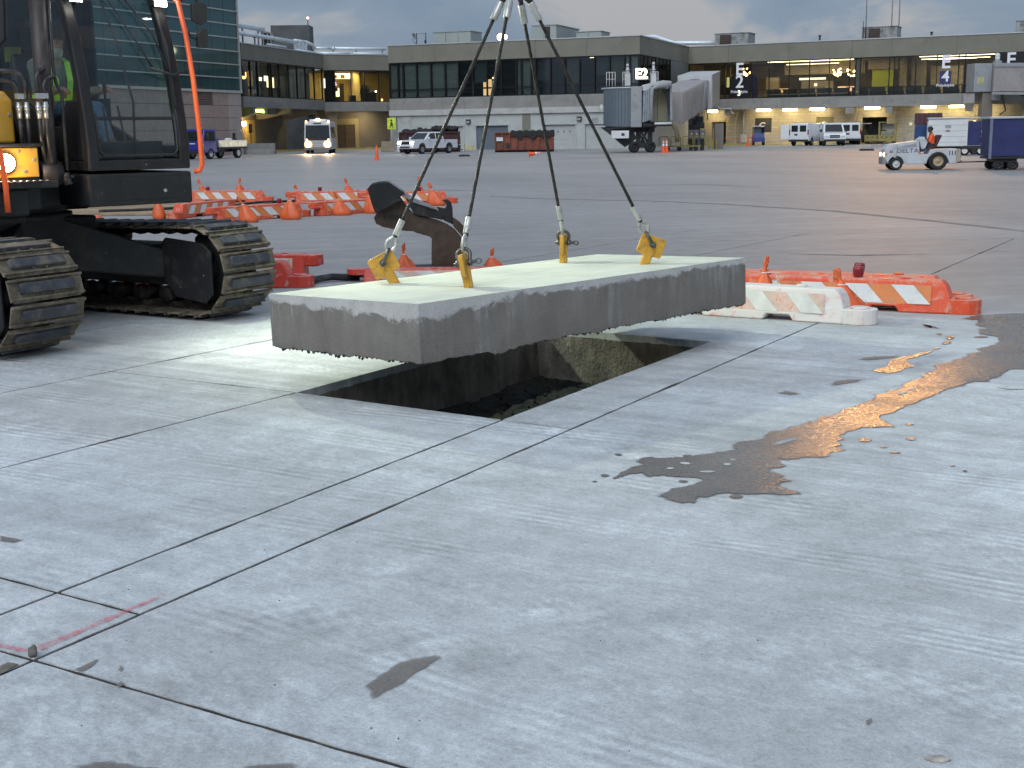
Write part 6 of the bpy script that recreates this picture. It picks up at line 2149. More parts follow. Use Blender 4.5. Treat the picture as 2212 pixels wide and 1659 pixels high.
# floodlight mast rising from the roof; its lamps are above the picture
q = thing('floodlight_mast', 'twin-pole apron floodlight mast rising from the concourse roof out of the picture', 'light mast', co.matrix_basis @ Vector((20.8, 2.2, 9.75)), CA)
M_MAST = mat('pinkish_mast_paint', (0.50, 0.45, 0.46), 0.6, var=0.1)
for x_ in (-.35, .35):
    mb = MB(); mb.cyl((x_, 0, 0), (x_, 0, 19.4), .06, .05, 8); mb.build('pole', M_MAST, q)
bx('cross_arm', M_MAST, q, -1.6, 1.6, -.1, .1, 18.9, 19.1)
bx('cross_brace', M_MAST, q, -.35, .35, -.04, .04, 6.4, 6.5)
for k in range(4):
    x_ = -1.35 + k * .9
    fl = bx('floodlight', M_DKBOX, q, x_ - .3, x_ + .3, -.35, -.05, 18.55, 18.9, 0.02)
    bx('flood_lens', emit('sodium_lens', (1.0, 0.50, 0.12), 40), fl, x_ - .26, x_ + .26, -.36, -.351, 18.58, 18.87)
mp_ = q.matrix_basis @ Vector((0, -.6, 18.7))
lamp('sodium_floodlight', 'SPOT', mp_, 21000, (1.0, 0.46, 0.10), None, (2, 8, 0), 0.55, 70, 0.5)

# ------------------------------------------------------------------ left wings and the connector
def wing(label, p, ang, Wd, cuts, zw0, zw1, zb0, xs, gl):
    q = thing('terminal_wing', label, 'building', (p[0], p[1], 0), ang)
    coursed_parapet(q, cuts, 0, .35, zw1 + .01, 10.1)
    bx('roof', M_BEAM, q, .1, Wd - .1, .4, 9, 9.55, 9.75)
    for a, b_ in zip(cuts[:-1], cuts[1:]):
        bx('beam', M_BEAM, q, a + .02, b_ - .02, 0, .6, zb0, zw0 - .01, 0.02)
    bx('soffit', M_PARA, q, 0, Wd, .62, 9, zb0 + .15, zb0 + .3)
    glazing(q, xs, (zw0, zw1), .2, gl, .10, .12)
    bx('hall_floor', M_ROOMD, q, 0, Wd, .62, 8.5, zw0 - .15, zw0)
    bx('hall_ceiling', M_ROOMD, q, 0, Wd, .5, 8.5, zw1, zw1 + .1)
    return q
W1A = math.atan2(141.83 - 122.58, -19.95 + 24.85)
w1 = wing('angled terminal wing with dim lit hall windows beside the glass building', (-24.85, 122.58), W1A, 19.87, [0, 7.0, 13.5, 19.85], 5.3, 8.66, 4.28,
          [.1, 2.0, 3.6, 6.2, 6.8, 8.6, 10.9, 13.0, 15.2, 17.5, 19.75], M_GLD)
bx('hall_back_wall', M_ROOMD, w1, 0, 19.8, 8.3, 8.5, 5.3, 8.66)
bx('hall_end_wall', M_ROOMD, w1, 11.0, 11.2, .4, 8.3, 5.31, 8.65)
M_YW = mat('ochre_hall_wall', (0.50, 0.38, 0.14), 0.85, var=0.2, vs_=0.5)
bx('ochre_wall', M_YW, w1, 4.2, 6.4, 4.4, 4.5, 5.31, 8.0)
bx('ochre_wall', M_YW, w1, 8.0, 9.0, 3.2, 3.3, 5.31, 8.0)
bx('hall_band', mat('brown_rail', (0.09, 0.07, 0.055), 0.8), w1, .2, 11, 1.2, 1.3, 6.05, 6.35)
for x_, y_, z0, z1, w_ in ((2.1, 2.0, 6.5, 7.6, .22), (1.2, 2.0, 6.7, 7.6, .14), (8.3, 1.6, 7.0, 7.5, .9), (8.9, 1.6, 6.4, 7.0, .30), (10.2, 1.6, 6.2, 7.4, .30), (7.6, 1.8, 7.0, 7.35, .5)):
    bx('hall_lamp', emit('pale_hall_lamp', (1.0, 0.92, 0.62), 3.0), w1, x_, x_ + w_, y_, y_ + .05, z0, z1)
mb = MB(); mb.prism([(4.5 + .55 * math.cos(a_), 7.35 + .30 * math.sin(a_)) for a_ in [PI + PI * i / 10 for i in range(11)]], 2.0, 2.05); mb.prism([(4.95, 7.35), (5.08, 7.35), (5.05, 7.75), (4.93, 7.7)], 2.0, 2.05); mb.build('hall_lamp', emit('amber_hall_lamp', (1.0, 0.66, 0.22), 3.0), w1)
mb = MB(); mb.prism([(4.1, 5.75), (4.5, 5.68), (4.55, 6.02), (4.15, 6.05)], 1.0, 1.05); mb.prism([(4.75, 5.75), (5.0, 5.72), (4.95, 6.05), (4.8, 6.02)], 1.0, 1.05); mb.build('hall_notice', M_LET, w1)
lamp('hall_light', 'AREA', w1.matrix_basis @ Vector((5.0, 2.6, 8.3)), 85, (1.0, 0.70, 0.30), None, w1.matrix_basis @ Vector((5, 3, 5)), 3.5, sy=1.2)
# undercroft of the first wing
M_UND = mat('undercroft_concrete', (0.20, 0.18, 0.155), 0.85, var=0.2, vs_=0.6)
bx('undercroft_wall', M_UND, w1, 0, 19.8, 4.6, 4.9, 0, 4.42)
for x_ in (6.0, 12.5, 19.0):
    mb = MB()
    mb.prism([(4.55, 4.42), (.7, 4.42), (.7, 3.95), (3.9, 3.3), (4.55, 3.3)], x_ - .3, x_ + .3, 'x')
    mb.build('soffit_beam', M_BEAM, w1, 0.02)
bx('duct', M_HVAC, w1, 7.5, 16, 2.2, 3.2, 3.75, 4.35, 0.03)
f = bx('hanging_lamp', emit('green_yellow_lamp', (0.80, 0.95, 0.12), 5), w1, 3.9, 5.9, .7, .95, 3.86, 4.16, 0.04)
bx('lamp_end', M_COPE, f, 3.35, 3.88, .62, 1.0, 3.75, 4.3, 0.03)
bx('lamp_end', M_COPE, f, 5.92, 6.5, .62, 1.0, 3.75, 4.3, 0.03)
bx('lit_recess', M_YW, w1, 9.5, 11.8, 4.55, 4.595, 0, 3.2)
f = bx('wall_lamp', emit('sodium_wall_lamp', (1.0, 0.66, 0.22), 45), w1, 8.35, 8.8, 4.1, 4.45, 2.62, 3.05, 0.05)
lamp('wall_lamp_light', 'POINT', w1.matrix_basis @ Vector((9.3, 3.5, 2.7)), 90, (1.0, 0.68, 0.25), None, None, 0.12)
W2A = math.atan2(144.7 - 141.83, -13.24 + 19.95)
w2 = wing('short terminal wing with a brightly lit yellow lounge behind its windows', (-19.95, 141.83), W2A, 14.0, [0, 7.2, 14.0], 5.12, 8.48, 4.1,
          [.1, 1.27, 3.07, 4.6, 6.25, 8.0, 10.0, 12.0, 13.9], M_GLD)
bx('hall_back_wall', M_YW, w2, 0, 14, 6.0, 6.2, 5.12, 8.48)
bx('dark_return', M_FRAME, w2, .1, 1.25, .28, .32, 5.14, 8.46)
bx('hall_partition', mat('pale_ochre', (0.55, 0.46, 0.26), 0.85), w2, 4.5, 4.7, 1.5, 6, 5.13, 8.47)
bx('doorway', M_DKBOX, w2, 3.4, 3.9, 5.9, 5.98, 5.13, 7.3)
bx('menu_board', emit('lit_menu_board', (1.0, 0.78, 0.5), 2.6), w2, 2.2, 4.2, 4.0, 4.06, 7.75, 8.35)
bx('menu_board_frame', mat('rust_frame', (0.12, 0.04, 0.02), 0.7), w2, 2.1, 2.6, 3.9, 3.96, 7.8, 8.2)
bx('menu_board_frame', mat('rust_frame', (0.12, 0.04, 0.02), 0.7), w2, 3.0, 3.5, 3.9, 3.96, 7.8, 8.2)
bx('neon_sign', emit('violet_neon', (0.42, 0.28, 1.0), 5), w2, 1.45, 2.15, 2.6, 2.66, 7.0, 7.12)
bx('neon_sign', emit('pink_neon', (1.0, 0.75, 0.9), 3), w2, 1.45, 2.1, 2.6, 2.66, 7.22, 7.34)
bx('shop_shelf', emit('lit_shelf', (1.0, 0.95, 0.55), 2.0), w2, 1.4, 2.5, 2.8, 2.86, 5.5, 6.7)
bx('shelf_goods', mat('dark_goods', (0.10, 0.07, 0.05), 0.8), w2, 1.5, 2.4, 2.4, 2.7, 5.13, 5.75)
bx('shelf_goods', mat('dark_goods', (0.10, 0.07, 0.05), 0.8), w2, 1.9, 2.2, 2.4, 2.7, 6.35, 6.75)
bx('counter', M_DKBOX, w2, 4.7, 6.2, 1.0, 1.8, 5.13, 6.2, 0.03)
bx('screen', mat('grey_screen', (0.30, 0.31, 0.29), 0.5), w2, 4.8, 6.0, 2.2, 2.25, 6.3, 7.0)
bx('armchair', M_DKBOX, w2, 3.1, 3.8, .8, 1.4, 5.13, 5.85, 0.05)
bx('table_lamp', emit('amber_table_lamp', (1.0, 0.55, 0.15), 8), w2, 6.75, 6.9, .9, 1.0, 5.2, 5.45)
bx('spot_lamp', emit('white_spot', (1.0, 0.95, 0.85), 12), w2, 6.1, 6.24, 1.0, 1.1, 6.2, 6.34)
bx('lit_slit', emit('pale_slit', (1.0, 0.85, 0.6), 1.2), w2, .02, .16, .02, .1, 6.6, 7.6)
lamp('lounge_light', 'AREA', w2.matrix_basis @ Vector((3.0, 3.0, 8.3)), 190, (1.0, 0.74, 0.28), None, w2.matrix_basis @ Vector((3, 3.4, 5)), 2.8, sy=2)
lamp('lounge_light', 'AREA', w2.matrix_basis @ Vector((6.2, 3.0, 8.3)), 45, (1.0, 0.74, 0.28), None, w2.matrix_basis @ Vector((6.2, 3.4, 5)), 2.0, sy=2)
bx('undercroft_wall', M_UND, w2, 0, 14, 3.6, 3.9, 0, 4.25)
mb = MB()
mb.prism([(.35, 4.22), (1.75, 4.22), (1.5, 3.2), (1.55, 0), (.75, 0), (.7, 3.0)], .8, 1.5)
mb.build('column', mat('tan_column', (0.36, 0.31, 0.22), 0.85, var=0.15), w2, 0.03)  # plain tan column, paler than the undercroft wall
d = bx('double_door', mat('brown_double_door', (0.10, 0.07, 0.045), 0.6), w2, 1.75, 4.3, 3.5, 3.58, 0.1, 2.7)
bx('door_gap', M_DKBOX, d, 3.1, 3.2, 3.48, 3.498, .1, 2.7)
M_SUR = mat('ochre_surround', (0.36, 0.30, 0.18), 0.85, var=0.1)
bx('door_surround', M_SUR, w2, 1.5, 4.75, 3.42, 3.59, 2.72, 3.35)
bx('door_surround', M_SUR, w2, 4.32, 4.75, 3.42, 3.59, 0, 2.70)
f = bx('soffit_lamp', emit('soffit_disc', (1.0, 0.88, 0.62), 22), w2, 5.3, 5.9, 1.8, 2.2, 4.13, 4.24, 0.03)
lamp('soffit_disc_light', 'AREA', w2.matrix_basis @ Vector((5.4, 1.9, 4.0)), 60, (1.0, 0.76, 0.36), None, w2.matrix_basis @ Vector((4.4, 2.6, 0)), 0.5)
# pavement strip in front of the undercrofts and the concourse
M_KERB = mat('pavement_concrete', (0.33, 0.31, 0.26), 0.85, var=0.2, vs_=0.8)
M_KERBY = mat('yellow_kerb_paint', (0.50, 0.38, 0.08), 0.8, var=0.3, vs_=1.2)
for rt, x0, x1, y0, y1 in ((w1, 0, 19.8, .9, 4.58), (w2, -1.5, 7.2, 0.2, 3.58), (co, 0, CW, -.2, 2.18)):
    q = bx('pavement', M_KERB, None, x0, x1, y0, y1, 0.0, .12, 0.01)
    q.matrix_basis = rt.matrix_basis.copy()
    q['kind'] = 'structure'
    k_ = bx('kerb', M_KERBY, q, x0, x1, y0 - .16, y0 - .003, .0, .125, 0.01)
# connector behind, between the middle block and the concourse
q = thing('connector_building', 'recessed link building with dark windows between the middle block and the concourse', 'building', (12.5, 143.0, 0), R(-4))
bx('upper_wall', M_PARA, q, 0, 12, 0, 3, 6.3, 9.1)
bx('upper_coping', M_COPE, q, 0, 12, -.06, .3, 9.104, 9.2)
bx('window_strip', M_DKBOX, q, 0, 12, .1, .3, 5.3, 6.28)
bx('lit_strip', emit('dim_amber_strip', (1.0, 0.6, 0.25), 0.5), q, 5.0, 7.5, .04, .09, 5.95, 6.15)
bx('lower_wall', M_BEAM, q, 0, 12, 0, 3, 0, 5.28)

# ------------------------------------------------------------------ dark teal glass building at left
m, t, b = newmat('teal_curtain_glass')
c = ramp(t, noise(t, 0.25, 3, 0.5), [(0.3, (0.030, 0.062, 0.066)), (0.7, (0.045, 0.088, 0.092))])
lnk(t, c, b.inputs['Base Color'])
b.inputs['Roughness'].default_value = 0.06
b.inputs['Specular IOR Level'].default_value = 1.0
b.inputs['Specular Tint'].default_value = (0.55, 0.95, 1.0, 1)
bump(t, b, noise(t, 0.5, 2, 0.5), 0.05, 0.05)
M_TEAL = m
M_FIN = mat('silver_fin', (0.50, 0.50, 0.48), 0.4, 0.4, var=0.08)
M_PINK_ST = mat('pink_granite_panel', (0.34, 0.265, 0.235), 0.75, var=0.12, vs_=1.2, dirt=(0.26, 0.20, 0.18), dscale=1.5, damt=0.3)
M_PINK_LT = mat('pale_granite_panel', (0.40, 0.345, 0.32), 0.75, var=0.1, vs_=1.2)
GA = math.atan2(.935, .355)
gb = thing('glass_building', 'dark teal glass building with silver bands above a pink stone base, behind the cab', 'building', (-23.9 - .355 * 45, 116.7 - .935 * 45, 0), GA)
GW = 45.0
z = 5.55
rows = [5.55 + 1.14 * k for k in range(9)]
cols = [45 - 2.05 * k for k in range(14)]
for za, zb in zip(rows[:-1], rows[1:]):
    bx('silver_fin', M_FIN, gb, 0, GW + .1, -.10, .05, za - .045, za + .045)
    for xb, xa in zip(cols[:-1], cols[1:]):
        bx('glass_pane', M_TEAL, gb, xa + .025, xb - .025, .02, .05, za + .05, zb - .05)
bx('mullion_grid', M_FRAME, gb, cols[-1], GW - .02, .052, .2, 5.5, rows[-1])
bx('upper_glazing', M_TEAL, gb, 0, GW - .02, .03, .3, rows[-1] + .1, 19)
for k in range(4):
    bx('silver_fin', M_FIN, gb, 0, GW + .1, -.10, .029, rows[-1] + 1.14 * (k) - .045, rows[-1] + 1.14 * k + .045)
bx('side_glazing', M_TEAL, gb, 0, cols[-1] - .03, .03, .3, 5.5, rows[-1] - .05)
bx('corner_fin', M_FIN, gb, GW, GW + .14, -.12, .3, 5.35, 19)
bx('base_ledge', M_FIN, gb, 0, GW + .12, -.14, .3, 5.36, 5.50, 0.02)
bx('core', M_DKBOX, gb, .3, GW - .3, .35, 14, 0, 18.9)
bx('end_wall', M_TEAL, gb, GW - .28, GW - .02, .36, 14, 5.5, 19)
for j_ in range(5):
    for k in range(13):
        xa, xb = 45 - 2.1 - 2.3 * (k + 1), 45 - 2.1 - 2.3 * k
        if j_ == 4 and k == 1:
            continue
        bx('stone_panel', M_PINK_ST, gb, xa + .015, xb - .015, 0, .3, j_ * 1.07 + .015, j_ * 1.07 + 1.055, 0.01)
    bx('stone_panel', M_PINK_LT, gb, 42.9 + .015, 45, -.03, .3, j_ * 1.07 + .015, j_ * 1.07 + 1.055, 0.01)
lv = bx('louvre_frame', M_DKBOX, gb, 38.35, 40.55, .12, .3, 4.30, 5.33)
for k in range(7):
    bx('louvre_slat', mat('pink_louvre', (0.25, 0.18, 0.155), 0.7), lv, 38.4, 40.5, .03, .119, 4.33 + k * .145, 4.40 + k * .145)
bx('service_door', M_DKBOX, gb, 43.3, 43.75, -.045, -.031, 0, 1.9)
bx('base_side', M_PINK_ST, gb, 0, 45 - 2.1 - 2.3 * 13, 0, .3, 0, 5.35)
# obstruction light on a far roof beyond
q = thing('obstruction_light', 'small red roof light beside the glass building', 'warning light', (-23.4, 150, 0), 0)
bx('tower', M_ROOMD, q, -3.5, .9, 0, 3, 0, 13.9)
mb = MB(); mb.cyl((.7, .5, 13.9), (.7, .5, 14.6), .05, .05, 6); mb.build('stem', M_DKBOX, q)
mb = MB(); mb.ball((.7, .5, 14.7), .13); mb.build('lens', emit('red_obstruction', (1.0, 0.22, 0.16), 9), q)

# ------------------------------------------------------------------ white pipework on the roofs
def pipes(label, root, runs, rings=(), legs=()):
    q = thing('roof_pipes', label, 'pipework', root.matrix_basis.translation + Vector((0, 0, 0)), root.rotation_euler.z, 'white roof pipework')
    for pts, r in runs:
        mb = MB(); mb.tube(pts, r, 12); mb.build('pipe', M_PIPE, q)
    for x, y, z, r in rings:
        mb = MB(); mb.cyl((x - .06, y, z), (x + .06, y, z), r, r, 12); mb.build('pipe_collar', M_COPE, q)
    for x, y, z in legs:
        bx('pipe_stand', M_HVAC, q, x - .06, x + .06, y - .06, y + .06, 9.75, z)
    return q
pipes('twin white lagged pipes along the angled wing roof beside the glass building', w1,
      [([(-.5, 1.2, 11.95), (3, 1.2, 11.95), (7.6, 1.2, 11.95), (8.2, 1.6, 11.9)], .27), ([(-.5, .8, 11.15), (6, .8, 11.15), (14.5, .8, 11.12)], .20),
       ([(7, .55, 10.45), (11.5, .55, 10.45)], .10)] +
      [([(14.5 + .9 * k, .8, 10.25), (14.5 + .9 * k, .8, 11.15), (14.5 + .9 * k, 1.0, 11.3)], .17) for k in range(4)] +
      [([(14.0, .6, 10.28), (19.0, .6, 10.28)], .16), ([(17.2, .8, 11.3), (19.0, .9, 11.15), (21, 1.2, 10.9)], .18), ([(14.5, .8, 11.28), (17.4, .8, 11.28)], .17)],
      [(2.2, .8, 11.15, .24), (4.8, .8, 11.15, .25), (9, .8, 11.15, .23)], [(2.2, .8, 10.95), (4.8, .8, 10.95), (9, .8, 10.95), (3, 1.2, 11.7), (6.5, 1.2, 11.7)])
q = thing('roof_ladder', 'dark open service frame behind the pipes on the angled wing roof', 'frame', w1.matrix_basis @ Vector((9.6, 1.5, 9.75)), W1A)
for x_ in (-1.2, -.2, .9):
    bx('post', M_FIN, q, x_ - .05, x_ + .05, 0, .1, 0, 2.1)
for z_ in (.7, 1.4, 2.05):
    bx('rung', M_FIN, q, -1.2, .9, .0, .08, z_ - .04, z_ + .04)
bx('dark_panel', M_DKBOX, q, -1.1, .85, .2, .3, .2, 2.0)
pipes('white pipe and pale ducts along the short wing roof', w2, [([(1.2, .8, 10.85), (7.4, .8, 10.85)], .16), ([(3.6, .6, 10.32), (7.3, .6, 10.32)], .11), ([(-.8, .9, 10.85), (1.0, .8, 10.85)], .14), ([(-.5, .6, 10.3), (3.2, .6, 10.32)], .13)],
      [(1.1, .8, 10.85, .22), (1.5, .8, 10.85, .22)], [(1.4, .8, 10.7), (4, .8, 10.7), (7, .8, 10.7)])
q = pipes('white pipes bending over the roof between the middle block and the concourse', co,
      [([(-7.5, 3.5, 11.6), (-4.6, 3.0, 11.55), (-3.6, 2.8, 11.2), (-2.2, 2.4, 10.75), (2.6, 2.0, 10.55)], .20), ([(-7.0, 3.2, 11.1), (-4.4, 2.9, 11.0), (-3.2, 2.6, 10.5), (-1.0, 2.2, 10.3)], .18),
       ([(-6.5, 3.0, 10.6), (-4.2, 2.8, 10.5), (-3.4, 2.6, 10.1), (-1.2, 2.3, 9.9)], .16), ([(-5.6, 2.8, 9.95), (-1.4, 2.2, 9.55)], .14)], [], [])
# ================================================================== JET BRIDGES
M_JBL = mat('blue_grey_slat_curtain', (0.115, 0.145, 0.17), 0.55, var=0.1, vs_=1.2)
M_JBG = mat('light_grey_bridge_panel', (0.30, 0.315, 0.33), 0.6, var=0.12, vs_=0.8, dirt=(0.22, 0.22, 0.22), dscale=1.5, damt=0.3)
M_JBP = mat('dusty_pink_grey_bridge_skin', (0.325, 0.305, 0.30), 0.65, var=0.12, vs_=0.7, dirt=(0.27, 0.225, 0.215), dscale=1.2, damt=0.35)
M_JBT = mat('bridge_roof_skin', (0.50, 0.51, 0.52), 0.55, var=0.15, vs_=0.8)
M_CANV = mat('faded_canopy_fabric', (0.28, 0.31, 0.34), 0.8, var=0.25, vs_=2.5, bmp=0.5, bs=6)
M_CREAM = mat('cream_bridge_lining', (0.36, 0.36, 0.25), 0.8, var=0.15, vs_=1.2)
M_FRM = mat('black_bridge_steel', (0.03, 0.03, 0.033), 0.5, 0.3, var=0.3, vs_=2)
M_WHT = mat('white_enamel', (0.66, 0.67, 0.67), 0.45, var=0.1, vs_=2)
M_TYRE = mat('tyre_rubber', (0.018, 0.018, 0.019), 0.8, var=0.3, vs_=6)
M_RIM = mat('grey_wheel_rim', (0.32, 0.32, 0.31), 0.5, 0.4, var=0.2, vs_=6)
def wheel(q, x, y, r, w_, rim=M_RIM, z=None, rr=.58):
    z = r if z is None else z
    mb = MB()
    mb.lathe([(r * rr, -w_ / 2), (r * .92, -w_ / 2), (r, -w_ * .36), (r, w_ * .36), (r * .92, w_ / 2), (r * rr, w_ / 2), (r * rr, -w_ / 2)], 24, 'y', (x, y, z))
    o = mb.build('wheel', M_TYRE, q)
    mb = MB()
    mb.lathe([(.001, -w_ * .30), (r * .18, -w_ * .36), (r * .2, -w_ * .22), (r * rr * .9, -w_ * .26), (r * rr, -w_ * .46), (r * rr, w_ * .46), (r * rr * .9, w_ * .26), (r * .2, w_ * .22), (r * .18, w_ * .36), (.001, w_ * .30)], 20, 'y', (x, y, z))
    mb.build('rim', rim, o)
    return o
# local frame of bridge E2: x right along the picture, y away; origin at the wheels
o0 = G(1369, 330)
jb = thing('jet_bridge', 'jet bridge with blue-grey cab and lit E2 sign, parked in front of the concourse', 'jet bridge', (o0.x, o0.y, 0), 0)
k_ = .00478
def jx(px):
    return (px - 770) * k_
def jz(py):
    return (1465 - py) * k_
n = 13
vs, fs = [], []
for i in range(n + 1):
    a_ = R(200) + R(92) * i / n
    x, y = jx(730) + 2.05 * math.cos(a_) * 1.02, 1.9 + 2.05 * math.sin(a_)
    vs += [(x, y, jz(1050)), (x, y, jz(470))]
for i in range(n):
    mb = MB()
    a0, a1 = R(200) + R(92) * i / n, R(200) + R(92) * (i + .93) / n
    P = lambda a_, r_: (jx(730) + r_ * 1.02 * math.cos(a_), 1.9 + r_ * math.sin(a_))
    mb.prism([P(a0, 2.05), P(a1, 2.05), P(a1, 1.98), P(a0, 1.98)], jz(1050), jz(475), 'z')
    mb.build('curtain_slat', M_JBL, jb)
mb = MB(); mb.lathe([(.001, jz(1040)), (1.95, jz(1040)), (1.95, jz(480)), (.001, jz(480))], 28, 'z', (jx(730), 1.9, 0)); mb.build('cab_drum', M_JBL, jb)
mb = MB(); mb.lathe([(.001, 0), (2.12, 0), (2.12, .10), (.001, .10)], 28, 'z', (jx(730), 1.9, jz(475) + .003)); mb.build('cab_roof', M_JBT, jb)
mb = MB(); mb.lathe([(.001, -.16), (2.10, -.16), (2.10, -.003), (.001, -.003)], 28, 'z', (jx(730), 1.9, jz(1050))); mb.build('cab_floor_ring', M_FRM, jb)
bx('cab_side_panel', M_JBG, jb, jx(715), jx(885), -.35, .55, jz(1070), jz(450), 0.02)
# folded canopy: ribbed fabric and padded frame
for k in range(4):
    x = jx(895 + k * 32)
    mb = MB()
    mb.prism([(x, jz(1000) + .05 * k), (x + .13, jz(1000) + .05 * k), (x + .20, jz(520) + .08 * k), (x + .05, jz(540) + .1 * k)], -.55 - .09 * k, .5)
    mb.build('canopy_fold', M_CANV, jb, 0.03)
mb = MB()
mb.tube([(jx(1035), -.8, jz(990)), (jx(1020), -.85, jz(700)), (jx(1035), -.85, jz(490)), (jx(1120), -.85, jz(450)), (jx(1330), -.80, jz(425))], [.12, .12, .14, .20, .22], 10)
mb.build('canopy_frame', M_JBG, jb)
mb = MB(); mb.prism([(jx(895), jz(520)), (jx(960), jz(520)), (jx(1050), jz(440)), (jx(1340), jz(405)), (jx(1330), jz(375)), (jx(1200), jz(365)), (jx(895), jz(430))], -.5, 1.2); mb.build('canopy_top', M_JBT, jb, 0.03)
bx('cab_interior_wall', M_CREAM, jb, jx(1030), jx(1300), .9, 1.0, jz(990), jz(460))
bx('cab_interior_seam', M_FRM, jb, jx(1160) - .012, jx(1160) + .012, .885, .899, jz(980), jz(480))
bx('cab_interior_side', M_CREAM, jb, jx(1020), jx(1030), -.6, .9, jz(990), jz(470))
mb = MB(); mb.prism([(jx(1200), jz(500)), (jx(1340), jz(480)), (jx(1345), jz(900)), (jx(1300), jz(880)), (jx(1270), jz(640))], -.2, -.1); mb.build('torn_curtain', M_FRM, jb, 0.01)
mb = MB(); mb.prism([(jx(1320), jz(470)), (jx(1350), jz(470)), (jx(1365), jz(960)), (jx(1330), jz(980))], -.4, .9); mb.build('canopy_jamb', M_CANV, jb)
bx('cab_threshold', M_FRM, jb, jx(900), jx(1350), -.5, 1.2, jz(1060), jz(1010))
mb = MB(); mb.cyl((jx(1075), -.75, jz(1020)), (jx(1345), -.75, jz(1020)), .085, .085, 12); mb.build('bumper_roll', M_WHT, jb)
# roof gear: railings, posts, sign
for a, b_ in ((345, 480), (600, 700), (1040, 1150)):
    mb = MB()
    for k in range(4):
        x = jx(a + (b_ - a) * k / 3)
        mb.cyl((x, .3, jz(440)), (x, .3, jz(225)), .022, .022, 6)
    for zz in (225, 330):
        mb.cyl((jx(a), .3, jz(zz)), (jx(b_), .3, jz(zz)), .02, .02, 6)
    mb.build('roof_railing', M_WHT, jb)
for x_, top in ((675, 100), (1080, 80)):
    mb = MB()
    mb.prism([(jx(x_ - 42), jz(430)), (jx(x_ + 42), jz(430)), (jx(x_ + 40), jz(250)), (jx(x_ - 40), jz(250))], .2, .6)
    mb.cyl((jx(x_), .4, jz(250)), (jx(x_), .4, jz(top + 50)), .12, .10, 10)
    mb.ball((jx(x_), .4, jz(top + 20)), .12, 10, 8)
    mb.cyl((jx(x_), .4, jz(200)), (jx(x_), .4, jz(185)), .17, .17, 10)
    mb.build('roof_post', M_JBT, jb)
sg = bx('sign_box', M_SIGNK, jb, jx(770), jx(1010), .05, .25, jz(350), jz(185), 0.02)
mb = MB()
for z_ in (345, 190):
    mb.cyl((jx(765), .02, jz(z_)), (jx(1022), .02, jz(z_)), .015, .015, 6)
for x_ in (765, 1022):
    mb.cyl((jx(x_), .02, jz(395)), (jx(x_), .02, jz(180)), .015, .015, 6)
mb.build('sign_frame', M_JBG, sg)
text('sign_lettering', 'E2', 1.02, emit('lit_gate_sign', (1.0, 0.94, 0.62), 6), sg, (jx(885), .03, jz(262)), (R(90), 0, 0), .01, .03, 0.92)
lamp('sign_glow', 'POINT', (o0.x + jx(885), o0.y - .5, jz(260)), 6, (1.0, 0.9, 0.55), None, None, .25)
# service platform and undercarriage
bx('service_box', M_WHT, jb, jx(420), jx(690), -.2, .5, jz(1240), jz(1120), 0.02)
bx('service_panel', M_SIGNB, jb, jx(570), jx(620), -.22, -.202, jz(1200), jz(1160))
mb = MB(); mb.prism([(jx(280), jz(1085)), (jx(760), jz(1085)), (jx(820), jz(1240)), (jx(760), jz(1300)), (jx(640), jz(1380)), (jx(480), jz(1245)), (jx(420), jz(1190))], .5, .8); mb.build('service_stair', M_FRM, jb)
bx('bridge_beam', M_FRM, jb, jx(700), jx(1110), .6, 2.6, jz(1150), jz(1075))
for x0_, x1_ in ((830, 1000), (1000, 830), (860, 1080)):
    mb = MB(); mb.cyl((jx(x0_), .3, jz(1100)), (jx(x1_), .5, jz(1420)), .08, .08, 8); mb.build('leg_brace', M_FRM, jb)
for x_ in (850, 1040):
    bx('lift_leg', M_FRM, jb, jx(x_) - .16, jx(x_) + .16, .5, .9, .5, jz(1080))
bx('axle_box', M_FRM, jb, jx(740), jx(1080), .1, 1.0, .35, .75)
for x_ in (775, 1030):
    o_ = wheel(jb, 0, 0, .42, .34, M_FRM, 0)
    o_.matrix_local = Matrix.Translation((jx(x_), .1, .42)) @ Matrix.Rotation(R(25), 4, 'Z') @ Matrix.Rotation(R(0), 4, 'X')
bx('hanging_cabinet', M_JBG, jb, jx(120), jx(205), -.2, .2, jz(1000), jz(915), 0.02)
mb = MB(); mb.cyl((jx(120), 0, jz(1055)), (jx(320), .3, jz(1055)), .06, .06, 8); mb.ball((jx(258), -.25, jz(755)), (.10, .03, .19)); mb.build('outrigger', M_WHT, jb)
mb = MB(); mb.tube([(jx(1370), -.3, jz(1010)), (jx(1420), -.3, jz(1100)), (jx(1445), -.3, jz(1200)), (jx(1450), -.2, jz(1300))], .17, 10); mb.build('air_hose', mat('olive_air_hose', (0.16, 0.14, 0.08), 0.8, var=0.3, vs_=8), jb)
